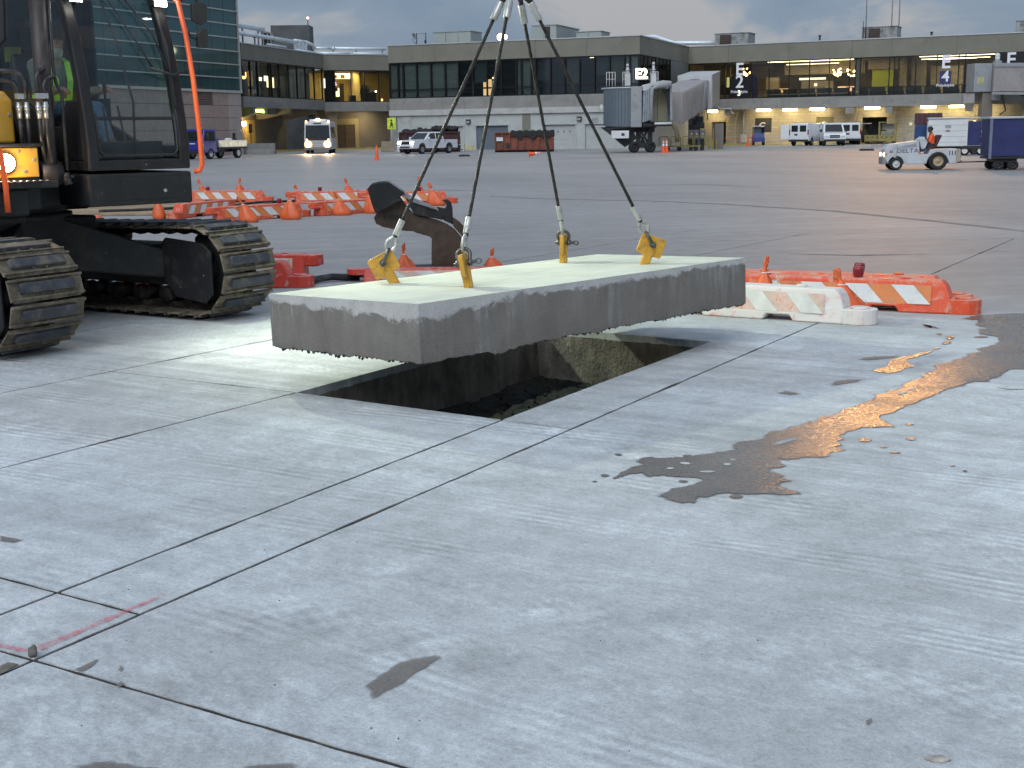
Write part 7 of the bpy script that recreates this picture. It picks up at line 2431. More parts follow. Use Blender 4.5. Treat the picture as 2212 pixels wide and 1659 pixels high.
# tunnel: two telescoping boxes climbing to the building, ribbed sides
T0, T1 = Vector((jx(1330), 2.0, jz(1040))), Vector((20.0 - o0.x, 132.5 - o0.y, 4.55))
td = (T1 - T0)
th = Vector((td.x, td.y, 0)).normalized()
tn = Vector((th.y, -th.x, 0))
def tunnel(name, f0, f1, hwid, h, m_, drop=0.0):
    a, b_ = T0 + td * f0, T0 + td * f1
    vs = []
    for p in (a, b_):
        for s_ in (1, -1):
            for zz in (-drop, h):
                vs.append(p + tn * (hwid * s_) + Vector((0, 0, zz)))
    return MB().add(vs, [(0, 1, 3, 2), (6, 7, 5, 4), (0, 4, 5, 1), (2, 3, 7, 6), (1, 5, 7, 3), (0, 2, 6, 4)]).build(name, m_, jb, 0.03)
tunnel('inner_tunnel', 0.02, .76, 1.2, 2.45, M_JBP)
for k in range(20):
    f = .03 + k * .033
    tunnel('tunnel_rib', f, f + .013, 1.30, 2.40, M_JBP, -.05)
tunnel('outer_tunnel', .68, 1.0, 1.50, 2.80, M_JBP, .14)
tunnel('tunnel_collar', .665, .70, 1.58, 2.87, M_JBT, .2)
tunnel('collar_window', .662, .6645, .45, 2.5, M_SIGNB, -.1)
tunnel('tunnel_roof_plate', .68, 1.0, 1.54, 2.87, M_JBT, -2.81)
for f in (.62, .80):
    p = T0 + td * f
    mb = MB(); mb.cyl((p.x, p.y, p.z - .1), (p.x, p.y, 0), .16, .16, 10); mb.build('tunnel_column', M_JBG, jb)
p = T0 + td * .42
mb = MB(); mb.cyl(p + tn * 1.5 + Vector((0, 0, -.3)), p + tn * 1.5 + th * 2.2 + Vector((0, 0, 2.6)), .04, .04, 6); mb.cyl(p + tn * 1.5 + th * 3 + Vector((0, 0, 2.5)), p + tn * 1.5 + th * 5.2 + Vector((0, 0, -.6)), .06, .06, 6); mb.build('stay_pole', M_JBG, jb)
mb = MB()
rnd = random.Random(3)
for k in range(9):
    q_ = p + tn * rnd.uniform(.6, 1.3) + th * rnd.uniform(-1.5, 4) + Vector((0, 0, -.5 - rnd.random() * .9))
    mb.box(q_.x - .35, q_.x + .35, q_.y - .4, q_.y + .4, q_.z - .25, q_.z + .25)
struct(mb.build('undercarriage_gear', M_FRM, jb, 0.03), 'stuff')
# equipment standing under the bridge
for i, (x_, w_) in enumerate(((1530, 75), (1615, 80), (1720, 90))):
    p_ = G((2300 + .2532 * x_) / 1.8228, 323)
    lab = ('leftmost', 'middle', 'rightmost')[i]
    q = thing('electrical_cabinet', 'grey electrical cabinet under the jet bridge tunnel, %s of three' % lab, 'cabinet', (p_.x, 104.5, 0), 0, 'cabinets under the jet bridge')
    hw_ = w_ * .0025
    bx('cabinet', mat('cabinet_grey', (0.15, 0.15, 0.155), 0.6) if i != 1 else mat('cabinet_brown', (0.16, 0.13, 0.12), 0.6), q, -hw_, hw_, -.2, .3, .9, 1.62, 0.02)
    bx('cabinet_stand', M_FRM, q, -hw_ * .7, hw_ * .7, 0, .2, 0, .9)
    bx('cabinet_label', M_WHT, q, -.05, .05, -.212, -.201, 1.25, 1.36)
M_GSEY = mat('ochre_equipment_paint', (0.30, 0.25, 0.06), 0.6, var=0.3, vs_=3)
p_ = G(1480, 326)
q = thing('equipment_dolly', 'low yellow tube-framed ground equipment dolly under the jet bridge', 'dolly', (p_.x - .3, p_.y, 0), R(-3))
bx('deck', M_GSEY, q, -1.5, 1.5, -.5, .5, .32, .42, 0.02)
for k in range(4):
    x_ = -1.4 + k * .93
    mb = MB(); mb.tube([(x_ - .38, -.45, .42), (x_ - .38, -.45, 1.02), (x_ - .3, -.45, 1.12), (x_ + .3, -.45, 1.12), (x_ + .38, -.45, 1.02), (x_ + .38, -.45, .42)], .035, 6); mb.build('tube_rail', M_GSEY, q)
for x_ in (-1.1, -.2, 1.1):
    wheel(q, x_, -.4, .18, .12, M_FRM)
p_ = G(1555, 322)
q = thing('pedestal', 'dark concrete pedestal with yellow guard at the right of the bridge cabinets', 'pedestal', (p_.x - .3, p_.y, 0), 0)
bx('block', M_UND, q, -.2, .55, -.3, .4, 0, 2.1, 0.03)
for k in range(3):
    bx('guard_bar', M_GSEY, q, -.75 + k * .3, -.62 + k * .3, -.6, -.5, 0, .85)

# second bridge at the right edge
q0 = co.matrix_basis @ Vector((29.7, -1.4, 0))
jc = thing('jet_bridge', 'second jet bridge leaving the concourse at the right edge of the picture', 'jet bridge', (q0.x, q0.y, 0), 0)
bx('rotunda', M_JBG, jc, -1.05, .6, -.6, 1.6, 4.75, 7.35, 0.04)
bx('rotunda_notice', mat('pale_notice', (0.45, 0.44, 0.22), 0.6), jc, -.75, -.15, -.615, -.602, 5.5, 6.1)
bx('lift_column', M_JBG, jc, .62, 1.25, -1.2, -.5, 3.95, 7.55, 0.04)
mb = MB(); mb.cyl((.93, -.85, 7.55), (.93, -.85, 7.95), .22, .22, 12); mb.ball((.93, -.85, 8.0), (.24, .24, .28)); mb.build('column_cap', M_WHT, jc)
bx('support_column', M_UND, jc, -.1, .9, -.4, .6, 0, 4.74, 0.04)
bx('junction_box', M_JBP, jc, -2.0, -.95, -.7, -.1, 3.7, 4.6, 0.03)
for nm, f0, f1, hh, dz in (('tunnel', 0, 1, 2.55, 0), ('tunnel_top_rail', 0, 1, .35, 2.2), ('tunnel_bottom_rail', 0, 1, .25, -.3)):
    a, b_ = Vector((1.25, -1.0, 4.75)), Vector((22, -24, 3.6))
    hw2 = 1.3 if nm == 'tunnel' else 1.38
    tdd = (b_ - a).normalized()
    nn = Vector((tdd.y, -tdd.x, 0)).normalized()
    vs = []
    for p in (a, b_):
        for s_ in (1, -1):
            for zz in (dz, dz + hh):
                vs.append(p + nn * (hw2 * s_) + Vector((0, 0, zz)))
    MB().add(vs, [(0, 1, 3, 2), (6, 7, 5, 4), (0, 4, 5, 1), (2, 3, 7, 6), (1, 5, 7, 3), (0, 2, 6, 4)]).build(nm, M_JBP if nm == 'tunnel' else M_JBG, jc, 0.03)
mb = MB(); mb.tube([(1.5, -1.6, 6.9), (1.35, -1.7, 5.4), (1.3, -1.6, 4.2), (1.7, -1.6, 3.0), (1.2, -1.4, 2.6)], .07, 8); mb.tube([(2.2, -1.5, 4.6), (3.0, -2.2, 4.3), (3.9, -3.0, 4.45), (4.2, -3.2, 3.6), (3.5, -2.6, 3.2)], .06, 8); mb.build('bridge_cable', M_FRM, jc)
mb = MB(); mb.prism([(3.6, 4.6), (4.3, 4.6), (4.15, 5.1), (3.75, 5.1)], -4.6, -4.2); mb.build('tunnel_bracket', M_JBT, jc)

# ================================================================== VEHICLES
M_CARW = mat('white_car_paint', (0.70, 0.72, 0.75), 0.28, var=0.05, vs_=2, coat=0.5)
M_CARB = mat('blue_truck_paint', (0.022, 0.028, 0.25), 0.3, var=0.1, vs_=2, coat=0.5)
M_CGL = glass('vehicle_glass', (0.20, 0.23, 0.24), 0.14, 0.02)
M_CGD = mat('dark_vehicle_glass', (0.016, 0.02, 0.022), 0.12, var=0.2, vs_=3, spec=0.6)
M_GRI = mat('black_grille', (0.02, 0.02, 0.022), 0.5, var=0.2)
M_CHRM = mat('chrome_trim', (0.55, 0.56, 0.57), 0.2, 0.9, var=0.1)
M_HEAD = emit('lit_headlamp', (1.0, 0.97, 0.90), 30)
M_HEADA = emit('lit_amber_headlamp', (1.0, 0.62, 0.22), 40)
M_AMB = emit('lit_amber_marker', (1.0, 0.45, 0.10), 14)
M_CLR = mat('clear_lamp_glass', (0.55, 0.57, 0.56), 0.15, var=0.1)
M_TAIL = mat('red_tail_lamp', (0.30, 0.015, 0.015), 0.25, var=0.1)
def side_taper(mb, zb, f, ymax):
    """lean the sides inwards above height zb"""
    mb.v = [Vector((v.x, v.y * (1 - f * max(0, v.z - zb)), v.z)) for v in mb.v]
    return mb
def panes(q, polys, hw_, zb, f, m_, nm='side_window'):
    for pl in polys:
        for s_ in (-1, 1):
            mb = MB()
            mb.quad(*[(x, s_ * (hw_ * (1 - f * max(0, z - zb)) + .006), z) for x, z in pl])
            mb.build(nm, m_, q)
def arch(cx, r, z0, n=9):
    return [(cx + r * math.cos(a_), z0 + r * math.sin(a_)) for a_ in [PI - PI * i / n for i in range(n + 1)]]
# ---- pickup: x forward
P = (G(872, 334) + G(965, 333)) / 2
pk = thing('pickup_truck', 'white crew-cab pickup with headlights on in front of the roller doors', 'pickup', (P.x, P.y + 4.0, 0), R(230))
hw_ = .93
lower = [(-2.62, .45)] + arch(-1.62, .44, .45)[0:] + arch(1.62, .44, .45) + [(2.45, .45), (2.62, .55), (2.66, .85), (2.55, 1.08), (1.25, 1.17), (-.95, 1.15), (-.98, 1.12), (-2.62, 1.12)]
lower = [(-2.62, .45)] + arch(-1.62, .44, .45) + arch(1.62, .44, .45) + lower[21:]
mb = MB(); mb.prism(lower, -hw_, hw_); body = mb.build('body', M_CARW, pk, 0.05, 3)
mb = MB(); mb.prism([(-1.0, 1.13), (1.30, 1.15), (.62, 1.70), (.35, 1.76), (-.70, 1.76), (-.92, 1.68)], -hw_ * .97, hw_ * .97); side_taper(mb, 1.13, .28, hw_); mb.build('cabin', M_CARW, pk, 0.05, 3)
panes(pk, [((-.82, 1.18), (-.08, 1.19), (-.10, 1.66), (-.66, 1.66)), ((.02, 1.19), (1.02, 1.2), (.56, 1.64), (0, 1.66))], hw_ * .97, 1.13, .28, M_CGD)
mb = MB(); mb.quad((1.275, -.80, 1.18), (1.275, .80, 1.18), (.66, .66, 1.68), (.66, -.66, 1.68)); mb.build('windshield', M_CGD, pk)
bx('grille', M_GRI, pk, 2.60, 2.672, -.50, .50, .78, 1.0, 0.01)
bx('bumper', M_CARW, pk, 2.50, 2.74, -.92, .92, .44, .68, 0.05)
bx('bumper_intake', M_GRI, pk, 2.735, 2.745, -.55, .55, .50, .62)
for s_ in (-1, 1):
    bx('headlight', M_HEAD, pk, 2.48, 2.665, s_ * .72 - .17, s_ * .72 + .17, .80, .99, 0.03)
    bx('wing_mirror', M_CARW, pk, .92, 1.05, s_ * 1.06 - .09, s_ * 1.06 + .09, 1.18, 1.36, 0.03)
    for x_ in (-.02, -.98):
        bx('door_handle', M_GRI, pk, x_ - .16, x_ - .02, s_ * (hw_ + .012) - .012, s_ * (hw_ + .012) + .012, 1.0, 1.04)
    for x_ in (1.62, -1.62):
        wheel(pk, x_, s_ * .80, .39, .27, M_RIM)
bx('bed_inside', M_GRI, pk, -2.5, -1.06, -.80, .80, 1.121, 1.126)
for s_ in (-.62, .62):
    lamp('pickup_headlight_beam', 'SPOT', pk.matrix_basis @ Vector((2.75, s_, .9)), 120, (1.0, 0.95, 0.85), None, pk.matrix_basis @ Vector((12, s_, 0)), .08, 60, .5)
# ---- minibus facing the camera
P = G(676, 332)
bs = thing('minibus', 'white minibus with amber headlights driving out of the undercroft', 'bus', (P.x + .25, P.y + 3.4, 0), R(-86))
M_BUSW = mat('white_bus_paint', (0.52, 0.54, 0.56), 0.35, var=0.08, vs_=2)
mb = MB(); mb.prism([(-3.6, .35), (3.45, .35), (3.62, .6), (3.60, 1.25), (3.40, 2.55), (3.15, 2.80), (-3.5, 2.82), (-3.6, 2.7)], -1.2, 1.2); side_taper(mb, 1.2, .035, 1.2); mb.build('body', M_BUSW, bs, 0.10, 3)
mb = MB(); mb.prism([(-1.5, 2.80), (2.5, 2.80), (2.2, 3.02), (-1.2, 3.02)], -.78, .78); mb.build('roof_unit', M_CARW, bs, 0.08, 3)
mb = MB(); mb.quad((3.612, -1.06, 1.30), (3.612, 1.06, 1.30), (3.425, 1.02, 2.48), (3.425, -1.02, 2.48)); mb.build('windshield', M_CGD, bs)
bx('cab_backing', M_ROOMD, bs, 2.2, 2.3, -1.1, 1.1, 1.0, 2.6)
bx('dash', mat('maroon_dash', (0.06, 0.02, 0.02), 0.7), bs, 3.598, 3.625, -1.05, 1.05, 1.16, 1.30)
for k in range(3):
    bx('grille_bar', M_CHRM, bs, 3.605, 3.635, -.75, .75, .72 + k * .14, .76 + k * .14)
bx('bumper', mat('grey_bumper', (0.2, 0.2, 0.2), 0.6), bs, 3.5, 3.68, -1.15, 1.15, .32, .58, 0.04)
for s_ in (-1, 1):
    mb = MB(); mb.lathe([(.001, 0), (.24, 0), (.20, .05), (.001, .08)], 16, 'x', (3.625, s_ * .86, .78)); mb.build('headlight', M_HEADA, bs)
    mb = MB(); mb.lathe([(.001, -.02), (.36, -.02), (.34, .02), (.001, .03)], 16, 'x', (3.625, s_ * .84, .80)); mb.build('headlight_halo', emit('amber_glow', (1.0, 0.42, 0.08), 1.6), bs)  # added glowing disc imitating the orange halo round the headlamp
    mb = MB(); mb.lathe([(.001, 0), (.08, 0), (.06, .03), (.001, .04)], 12, 'x', (3.61, s_ * .95, 1.22)); mb.build('indicator', M_AMB, bs)
    bx('marker_lamp', M_AMB, bs, 3.18, 3.3, s_ * .98 - .06, s_ * .98 + .06, 2.78, 2.88, 0.02)
    bx('wing_mirror', M_GRI, bs, 3.45, 3.6, s_ * 1.36 - .11, s_ * 1.36 + .11, 1.75, 2.25, 0.04)
    bx('mirror_arm', M_GRI, bs, 3.40, 3.46, min(s_ * 1.1, s_ * 1.36), max(s_ * 1.1, s_ * 1.36), 2.18, 2.24)
    for x_ in (2.3, -2.2):
        wheel(bs, x_, s_ * 1.0, .42, .28, M_RIM)
bx('marker_lamp', M_AMB, bs, 2.3, 2.45, -.15, .15, 2.96, 3.08, 0.02)
panes(bs, [((-3.3 + k * 1.25, 1.35), (-2.2 + k * 1.25, 1.35), (-2.2 + k * 1.25, 2.35), (-3.3 + k * 1.25, 2.35)) for k in range(5)], 1.2, 1.2, .035, M_CGD)
bx('destination_sign', M_GRI, bs, 3.36, 3.40, -.35, .35, 2.58, 2.68)
for s_ in (-.88, .88):
    lamp('minibus_headlight_beam', 'SPOT', bs.matrix_basis @ Vector((3.75, s_, .74)), 1100, (1.0, 0.66, 0.30), None, bs.matrix_basis @ Vector((24, s_, 0)), .10, 55, .5)
# ---- blue flatbed truck, three-quarter front
P = G(448, 344)
bt = thing('utility_truck', 'blue cab-over utility truck with a metal side-box bed beside the glass building', 'truck', (P.x + .1, P.y + 2.2, 0), R(246))
mb = MB(); mb.prism([(.95, .45), (2.60, .45), (2.70, .75), (2.62, 1.30), (2.30, 2.10), (2.15, 2.18), (1.05, 2.18), (.95, 2.05)], -.95, .95); side_taper(mb, 1.3, .10, .95); mb.build('cab', M_CARB, bt, 0.07, 3)
mb = MB(); mb.quad((2.628, -.84, 1.32), (2.628, .84, 1.32), (2.345, .76, 2.02), (2.345, -.76, 2.02)); mb.build('windshield', M_CGD, bt)
panes(bt, [((1.15, 1.32), (2.42, 1.32), (2.16, 2.02), (1.2, 2.02))], .95, 1.3, .10, M_CGD)
bx('chassis', M_FRM, bt, -2.7, 2.3, -.42, .42, .48, .70)
bx('bed_floor', M_FRM, bt, -2.75, .85, -1.0, 1.0, .72, .84)
M_ALU = mat('diamond_plate', (0.60, 0.58, 0.48), 0.35, 0.6, var=0.35, vs_=2.2)
for s_ in (-1, 1):
    o_ = bx('side_box', M_ALU, bt, -2.7, .8, min(s_ * .62, s_ * 1.0), max(s_ * .62, s_ * 1.0), .845, 1.35, 0.02)
    for x_ in (-1.55, -.4):
        bx('box_seam', M_GRI, o_, x_ - .015, x_ + .015, s_ * 1.003 - .002, s_ * 1.003 + .002, .88, 1.32)
    bx('headlight', M_CLR, bt, 2.64, 2.70, s_ * .74 - .12, s_ * .74 + .12, .78, .92, 0.02)
    bx('wing_mirror', M_GRI, bt, 2.25, 2.38, s_ * 1.10 - .09, s_ * 1.10 + .09, 1.45, 1.85, 0.03)
    for x_ in (1.75, -1.65):
        wheel(bt, x_, s_ * .82, .40, .28, M_WHT)
for x_, c_ in ((-.2, M_CARB), (-1.6, M_WHT), (-2.2, M_FRM)):
    o_ = lump('tmp', Vector((0, 0, 0)), .28, c_, (1.2, .9, .6), x_, amp=.5)
    o_.name = 'bed_load'
    o_.parent = bt
    o_.location = (x_, .1, 1.32)
bx('bumper', M_GRI, bt, 2.62, 2.78, -.93, .93, .42, .62, 0.03)
for k, s_ in ((0, 'A'),):
    bx('front_lettering_plate', M_WHT, bt, 2.665, 2.672, -.25, .25, 1.10, 1.17)
# ---- white vans
def van(label, loc, rz, rear=False):
    q = thing('cargo_van', label, 'van', loc, rz, 'white vans by the concourse')
    pl = [(-2.55, .42)] + arch(-1.6, .40, .42) + arch(1.75, .40, .42) + [(2.62, .42), (2.72, .62), (2.70, .95), (2.50, 1.12), (1.75, 1.26), (1.05, 1.95), (.75, 2.06), (-2.45, 2.08), (-2.55, 1.95)]
    mb = MB(); mb.prism(pl, -.98, .98); side_taper(mb, 1.15, .14, .98); mb.build('body', M_CARW, q, 0.06, 3)
    mb = MB(); mb.quad((1.775, -.80, 1.29), (1.775, .80, 1.29), (1.11, .72, 1.93), (1.11, -.72, 1.93)); mb.build('windshield', M_CGD, q)
    panes(q, [((.35, 1.28), (1.5, 1.28), (1.0, 1.88), (.4, 1.92))], .98, 1.15, .14, M_CGD)
    bx('bumper', M_GRI, q, 2.6, 2.80, -.95, .95, .40, .60, 0.04)
    bx('grille', M_GRI, q, 2.66, 2.735, -.45, .45, .72, .98, 0.01)
    bx('grille_bar', M_CHRM, q, 2.73, 2.745, -.45, .45, .82, .87)
    bx('rear_bumper', M_GRI, q, -2.72, -2.5, -.95, .95, .38, .58, 0.03)
    for s_ in (-1, 1):
        bx('headlight', M_CLR, q, 2.58, 2.72, s_ * .70 - .18, s_ * .70 + .18, .74, .94, 0.02)
        bx('tail_lamp', M_TAIL, q, -2.565, -2.52, s_ * .90 - .05, s_ * .90 + .05, 1.0, 1.5)
        o_ = bx('rear_door', M_CARW, q, -2.575, -2.552, min(s_ * .02, s_ * .84), max(s_ * .02, s_ * .84), .62, 1.98, 0.01)
        bx('rear_window', M_CGD, o_, -2.585, -2.576, min(s_ * .10, s_ * .72), max(s_ * .10, s_ * .72), 1.30, 1.88)
        bx('wing_mirror', M_GRI, q, 1.35, 1.48, s_ * 1.12 - .10, s_ * 1.12 + .10, 1.25, 1.50, 0.03)
        for x_ in (-1.6, 1.75):
            wheel(q, x_, s_ * .85, .37, .25, M_RIM)
    bx('number_plate', mat('dark_plate', (0.05, 0.05, 0.08), 0.5), q, -2.59, -2.578, .12, .42, .95, 1.12)
    return q
P = G(1725, 315)
v1 = van('white cargo van parked with its rear doors towards the camera', (P.x + 1.3, P.y + 1.6, 0), R(56))
mb = MB(); mb.prism([(-.04, .62), (.04, .62), (.04, 1.95), (-.04, 1.95)], 0, .75); o_ = mb.build('open_door', M_CARW, v1, 0.02); o_.location = (-2.55, .98, 0); o_.rotation_euler = (0, 0, R(28))
P = G(1800, 315)
van('white cargo van facing the camera beside the yellow block wall', (P.x + .3, P.y + 1.9, 0), R(262))
P = at(2112, 305, 124.5)
v3 = van('white van at the right, half hidden by the baggage carts', (P.x, 124.5, 0), R(258))
for x_ in (-.5, 0, .5):
    bx('roof_marker', M_AMB, v3, .75, .87, x_ - .06, x_ + .06, 2.07, 2.13)
P = G(1842, 313)
van('white van tucked behind the van that faces the camera', (P.x + .6, P.y + 4.0, 0), R(80))
# ---- dumpsters
M_DUMP = mat('rusty_red_dumpster', (0.21, 0.066, 0.042), 0.7, 0.1, var=0.3, vs_=1.5, dirt=(0.13, 0.06, 0.04), dscale=2.5, damt=0.5, bmp=0.2, bs=10)
M_DUMPD = mat('maroon_dumpster', (0.055, 0.018, 0.02), 0.7, var=0.3, vs_=1.5)
M_TARP = mat('black_tarpaulin', (0.012, 0.012, 0.013), 0.7, var=0.4, vs_=3, bmp=0.5, bs=8)
P = (G(1074, 330) + G(1192, 327)) / 2
def dumpster(label, loc, rz, L, m_, Hh=1.85):
    q = thing('dumpster', label, 'dumpster', loc, rz, 'roll-off dumpsters')
    bx('bin', m_, q, -L / 2, L / 2, -1.15, 1.15, .18, Hh, 0.02)
    n = int(L / .55)
    for k in range(n + 1):
        x = -L / 2 + .05 + (L - .1) * k / n
        for s_ in (-1, 1):
            bx('rib', m_, q, x - .06, x + .06, min(s_ * 1.152, s_ * 1.27), max(s_ * 1.152, s_ * 1.27), .25, Hh - .45 if k > 2 else Hh - .1)
    for s_ in (-1, 1):
        bx('top_rail', m_, q, -L / 2, L / 2, min(s_ * 1.152, s_ * 1.29), max(s_ * 1.152, s_ * 1.29), Hh - .1, Hh + .02, 0.01)
        bx('skid', M_FRM, q, -L / 2, L / 2, s_ * .75 - .1, s_ * .75 + .1, 0, .178)
    return q
d1 = dumpster('rust-red roll-off dumpster under a black tarpaulin between the ropes', (P.x, P.y + 1.2, 0), R(-3), 4.9, M_DUMP)
d1.scale = (1, 1, .88)
vs, fs = [], []
nx_ = 24
for i in range(nx_ + 1):
    x = -1.1 + 3.6 * i / nx_
    sag = .12 * math.sin(i * 1.7) + .05 * random.random()
    for (yy, zz) in ((-1.33, 1.42 + .10 * math.sin(i * .9) - .12 * (1 if i % 7 > 3 else 0)), (-1.31, 1.92), (-.6, 2.0 + sag * .5), (.6, 2.0 + sag * .5), (1.31, 1.9), (1.33, 1.4)):
        vs.append((x, yy, zz))
for i in range(nx_):
    for k in range(5):
        fs.append((i * 6 + k, i * 6 + k + 1, i * 6 + 6 + k + 1, i * 6 + 6 + k))
mb = MB(); mb.add(vs, fs); o_ = mb.build('tarpaulin', M_TARP, d1)
bx('paper_notice', M_WHT, d1, -2.3, -1.75, -1.29, -1.275, 1.05, 1.40)
bx('hatch', M_FRM, d1, -1.5, -1.2, -1.285, -1.275, .45, .85)
P = G(872, 331)
d2 = dumpster('dark maroon dumpster heaped with black bags behind the white pickup', (P.x + 2.0, P.y + 4.5, 0), R(-3), 5.2, M_DUMPD, 1.75)
for k in range(9):
    o_ = lump('tmp', Vector((0, 0, 0)), .42, M_TARP, (1.2, 1.1, .7), k * 1.7, amp=.4)
    o_.name = 'black_bag'; o_.parent = d2
    o_.location = (-1.9 + k * .5, random.uniform(-.6, .2), 1.75 + (.25 if k > 4 else 0))
# small red generator cart by the pickup
P = G(985, 329)
q = thing('tool_cart', 'low steel cart carrying a red box beside the white pickup', 'cart', (P.x - .1, P.y + 2.6, 0), R(-3))
bx('shelf', M_COPE, q, -.75, .75, -.35, .35, .60, .66)
for x_ in (-.7, .7):
    for y_ in (-.3, .3):
        bx('leg', M_COPE, q, x_ - .04, x_ + .04, y_ - .04, y_ + .04, 0, .60)
bx('red_box', mat('red_enamel', (0.35, 0.02, 0.025), 0.4), q, -.6, .35, -.3, .3, .665, 1.0, 0.04)
bx('lower_tray', M_FRM, q, -.7, .7, -.33, .33, .15, .22)
# ---- cones
M_CONE = mat('traffic_cone_plastic', (0.88, 0.11, 0.03), 0.5, var=0.1, vs_=6)
M_CBAND = mat('cone_white_band', (0.72, 0.74, 0.74), 0.45, var=0.05)
def cone(label, loc, h=.9, fallen=False, bands=True, rz=0.0):
    q = thing('traffic_cone', label, 'traffic cone', loc, rz, 'traffic cones')
    M_ = (Matrix.Translation((0, 0, .19)) @ Matrix.Rotation(R(82), 4, 'Y')) if fallen else Matrix()
    mb = MB(M_); mb.box(-.2, .2, -.2, .2, 0, .04); mb.build('base', M_CONE, q, 0.015)
    r = lambda z_: .155 - .125 * (z_ / h)
    mb = MB(M_); mb.lathe([(r(.04), .04), (r(h * .5), h * .5), (r(h), h), (.001, h)], 18); o_ = mb.build('cone_body', M_CONE, q)
    if bands:
        for a, b_ in ((.52, .70), (.78, .88)):
            mb = MB(M_); mb.lathe([(r(h * a) + .004, h * a), (r(h * b_) + .004, h * b_)], 18); mb.build('white_band', M_CBAND, o_)
    return q
p_ = G(814, 346); cone('orange traffic cone standing alone in front of the yellow sign', (p_.x, p_.y, 0), .95, bands=False)
p_ = G(1142, 340); cone('orange traffic cone lying on its side in front of the dumpster', (p_.x, p_.y, 0), .85, True)
for i, (u_, lab) in enumerate(((1433, 'left'), (1441, 'right'))):
    p_ = G(u_, 330); cone('orange cone with white bands, %s one of the pair beside the jet bridge wheels' % lab, (p_.x, p_.y + i * .3, 0), .95)
for u_, v_, lab in ((1557, 316, 'orange cone by the cream door under the concourse'), (1716 - 60, 0, None), (1615, 316, 'orange cone left of the blue utility cart'), (1626, 314, 'slim orange cone behind the blue utility cart')):
    if lab:
        p_ = G(u_, v_); cone(lab, (p_.x, p_.y, 0), .95 if u_ != 1626 else 1.2, bands=False)
for u_, v_, w_, lab in ((1003, 338, .40, 'dark rubber block lying on the apron left of the fallen cone'), (1860 / 1.0, 0, 0, None), (1872, 325.5, .52, 'dark rubber block lying on the apron in front of the concourse vans')):
    if lab:
        p_ = G(u_, v_)
        mb = MB(); mb.prism([(-w_, 0), (w_, 0), (w_ * .9, .14), (-w_ * .9, .14)], -.15, .15)
        o_ = mb.build('wheel_chock', M_BLKR, None, 0.02); o_.location = (p_.x, p_.y, 0)
        tag(o_, lab, 'wheel chock', 'wheel chocks')
# ---- yellow pedestrian sign on a post, barrier blocks
p_ = G(826, 331)
q = thing('crossing_sign', 'yellow-green pedestrian sign on a thin post beside the middle block', 'sign', (p_.x, 122, 0), 0)
mb = MB(); mb.cyl((0, 0, 0), (0, 0, 3.0), .035, .035, 8); mb.build('post', M_COPE, q)
o_ = bx('sign_plate', mat('lime_sign', (0.62, 0.80, 0.05), 0.5), q, -.40, .40, -.06, -.04, 2.05, 3.10, 0.01)
mb = MB(); mb.ball((0, -.065, 2.86), (.10, .006, .10)); mb.prism([(-.12, 2.35), (.12, 2.35), (.09, 2.72), (-.09, 2.72)], -.068, -.061); mb.cyl((-.08, -.065, 2.4), (-.16, -.065, 2.15), .03, .03, 6); mb.cyl((.08, -.065, 2.4), (.16, -.065, 2.15), .03, .03, 6); mb.build('walking_symbol', M_GRI, o_)
q = thing('barrier_block', 'tan concrete block at the foot of the yellow-green sign', 'barrier', (p_.x - .35, 121.4, 0), R(5))
mb = MB(); mb.prism([(-.65, 0), (.55, 0), (.5, .95), (-.6, .95)], -.3, .3); mb.build('block', mat('tan_block', (0.30, 0.25, 0.17), 0.85), q, 0.04)
q = thing('barrier_board', 'white folding board leaning beside the tan block', 'board', (p_.x + .75, 121.2, 0), R(10))
mb = MB(); mb.prism([(-.25, 0), (.35, 0), (.15, 1.25), (-.15, 1.25)], -.05, .05); mb.build('board', M_WHT, q, 0.01)
mb = MB(); mb.prism([(-.2, 0), (.25, 0), (.12, 1.2), (-.12, 1.2)], .3, .36); mb.build('rear_board', M_WHT, q, 0.01)
p_ = G(545, 333)
q = thing('jersey_barrier', 'grey concrete jersey barrier between the blue truck and the minibus', 'barrier', (p_.x + .2, p_.y, 0), R(-8))
mb = MB(); mb.prism([(-.30, 0), (.30, 0), (.26, .18), (.12, .45), (.10, .95), (-.10, .95), (-.12, .45), (-.26, .18)], -2.0, 2.0, 'x'); mb.build('barrier', M_BEAM, q, 0.02)
q = thing('yield_sign_post', 'dark signpost in front of the lit wall recess', 'sign', (G(563, 331).x, 118.5, 0), 0)
mb = MB(); mb.cyl((0, 0, 0), (0, 0, 2.6), .04, .04, 6); mb.build('post', M_FRM, q)
bx('sign_plate', M_FRM, q, -.16, .16, -.03, .03, 1.9, 2.7)
p_ = G(840, 331)
q = thing('bollard', 'dark green bollard at the corner of the middle block', 'bollard', (p_.x + .15, 121.5, 0), 0)
mb = MB(); mb.lathe([(.001, 0), (.12, 0), (.12, 1.0), (.08, 1.08), (.001, 1.1)], 12); mb.build('post', mat('dark_green', (0.02, 0.04, 0.035), 0.5), q)

# ================================================================== BAGGAGE TRACTOR, DRIVER, CARTS
p_ = G(1940, 368)
p_b = G(2028, 368)
TZ = R(173)
k_ = 1.0
tg_ = thing('baggage_tractor', 'white baggage tractor with an airline name on its hood, driving left', 'tractor', (G(1992, 367.5).x, G(1992, 367.5).y + .55, 0), TZ)
tg_.scale = (.83, .83, .83)
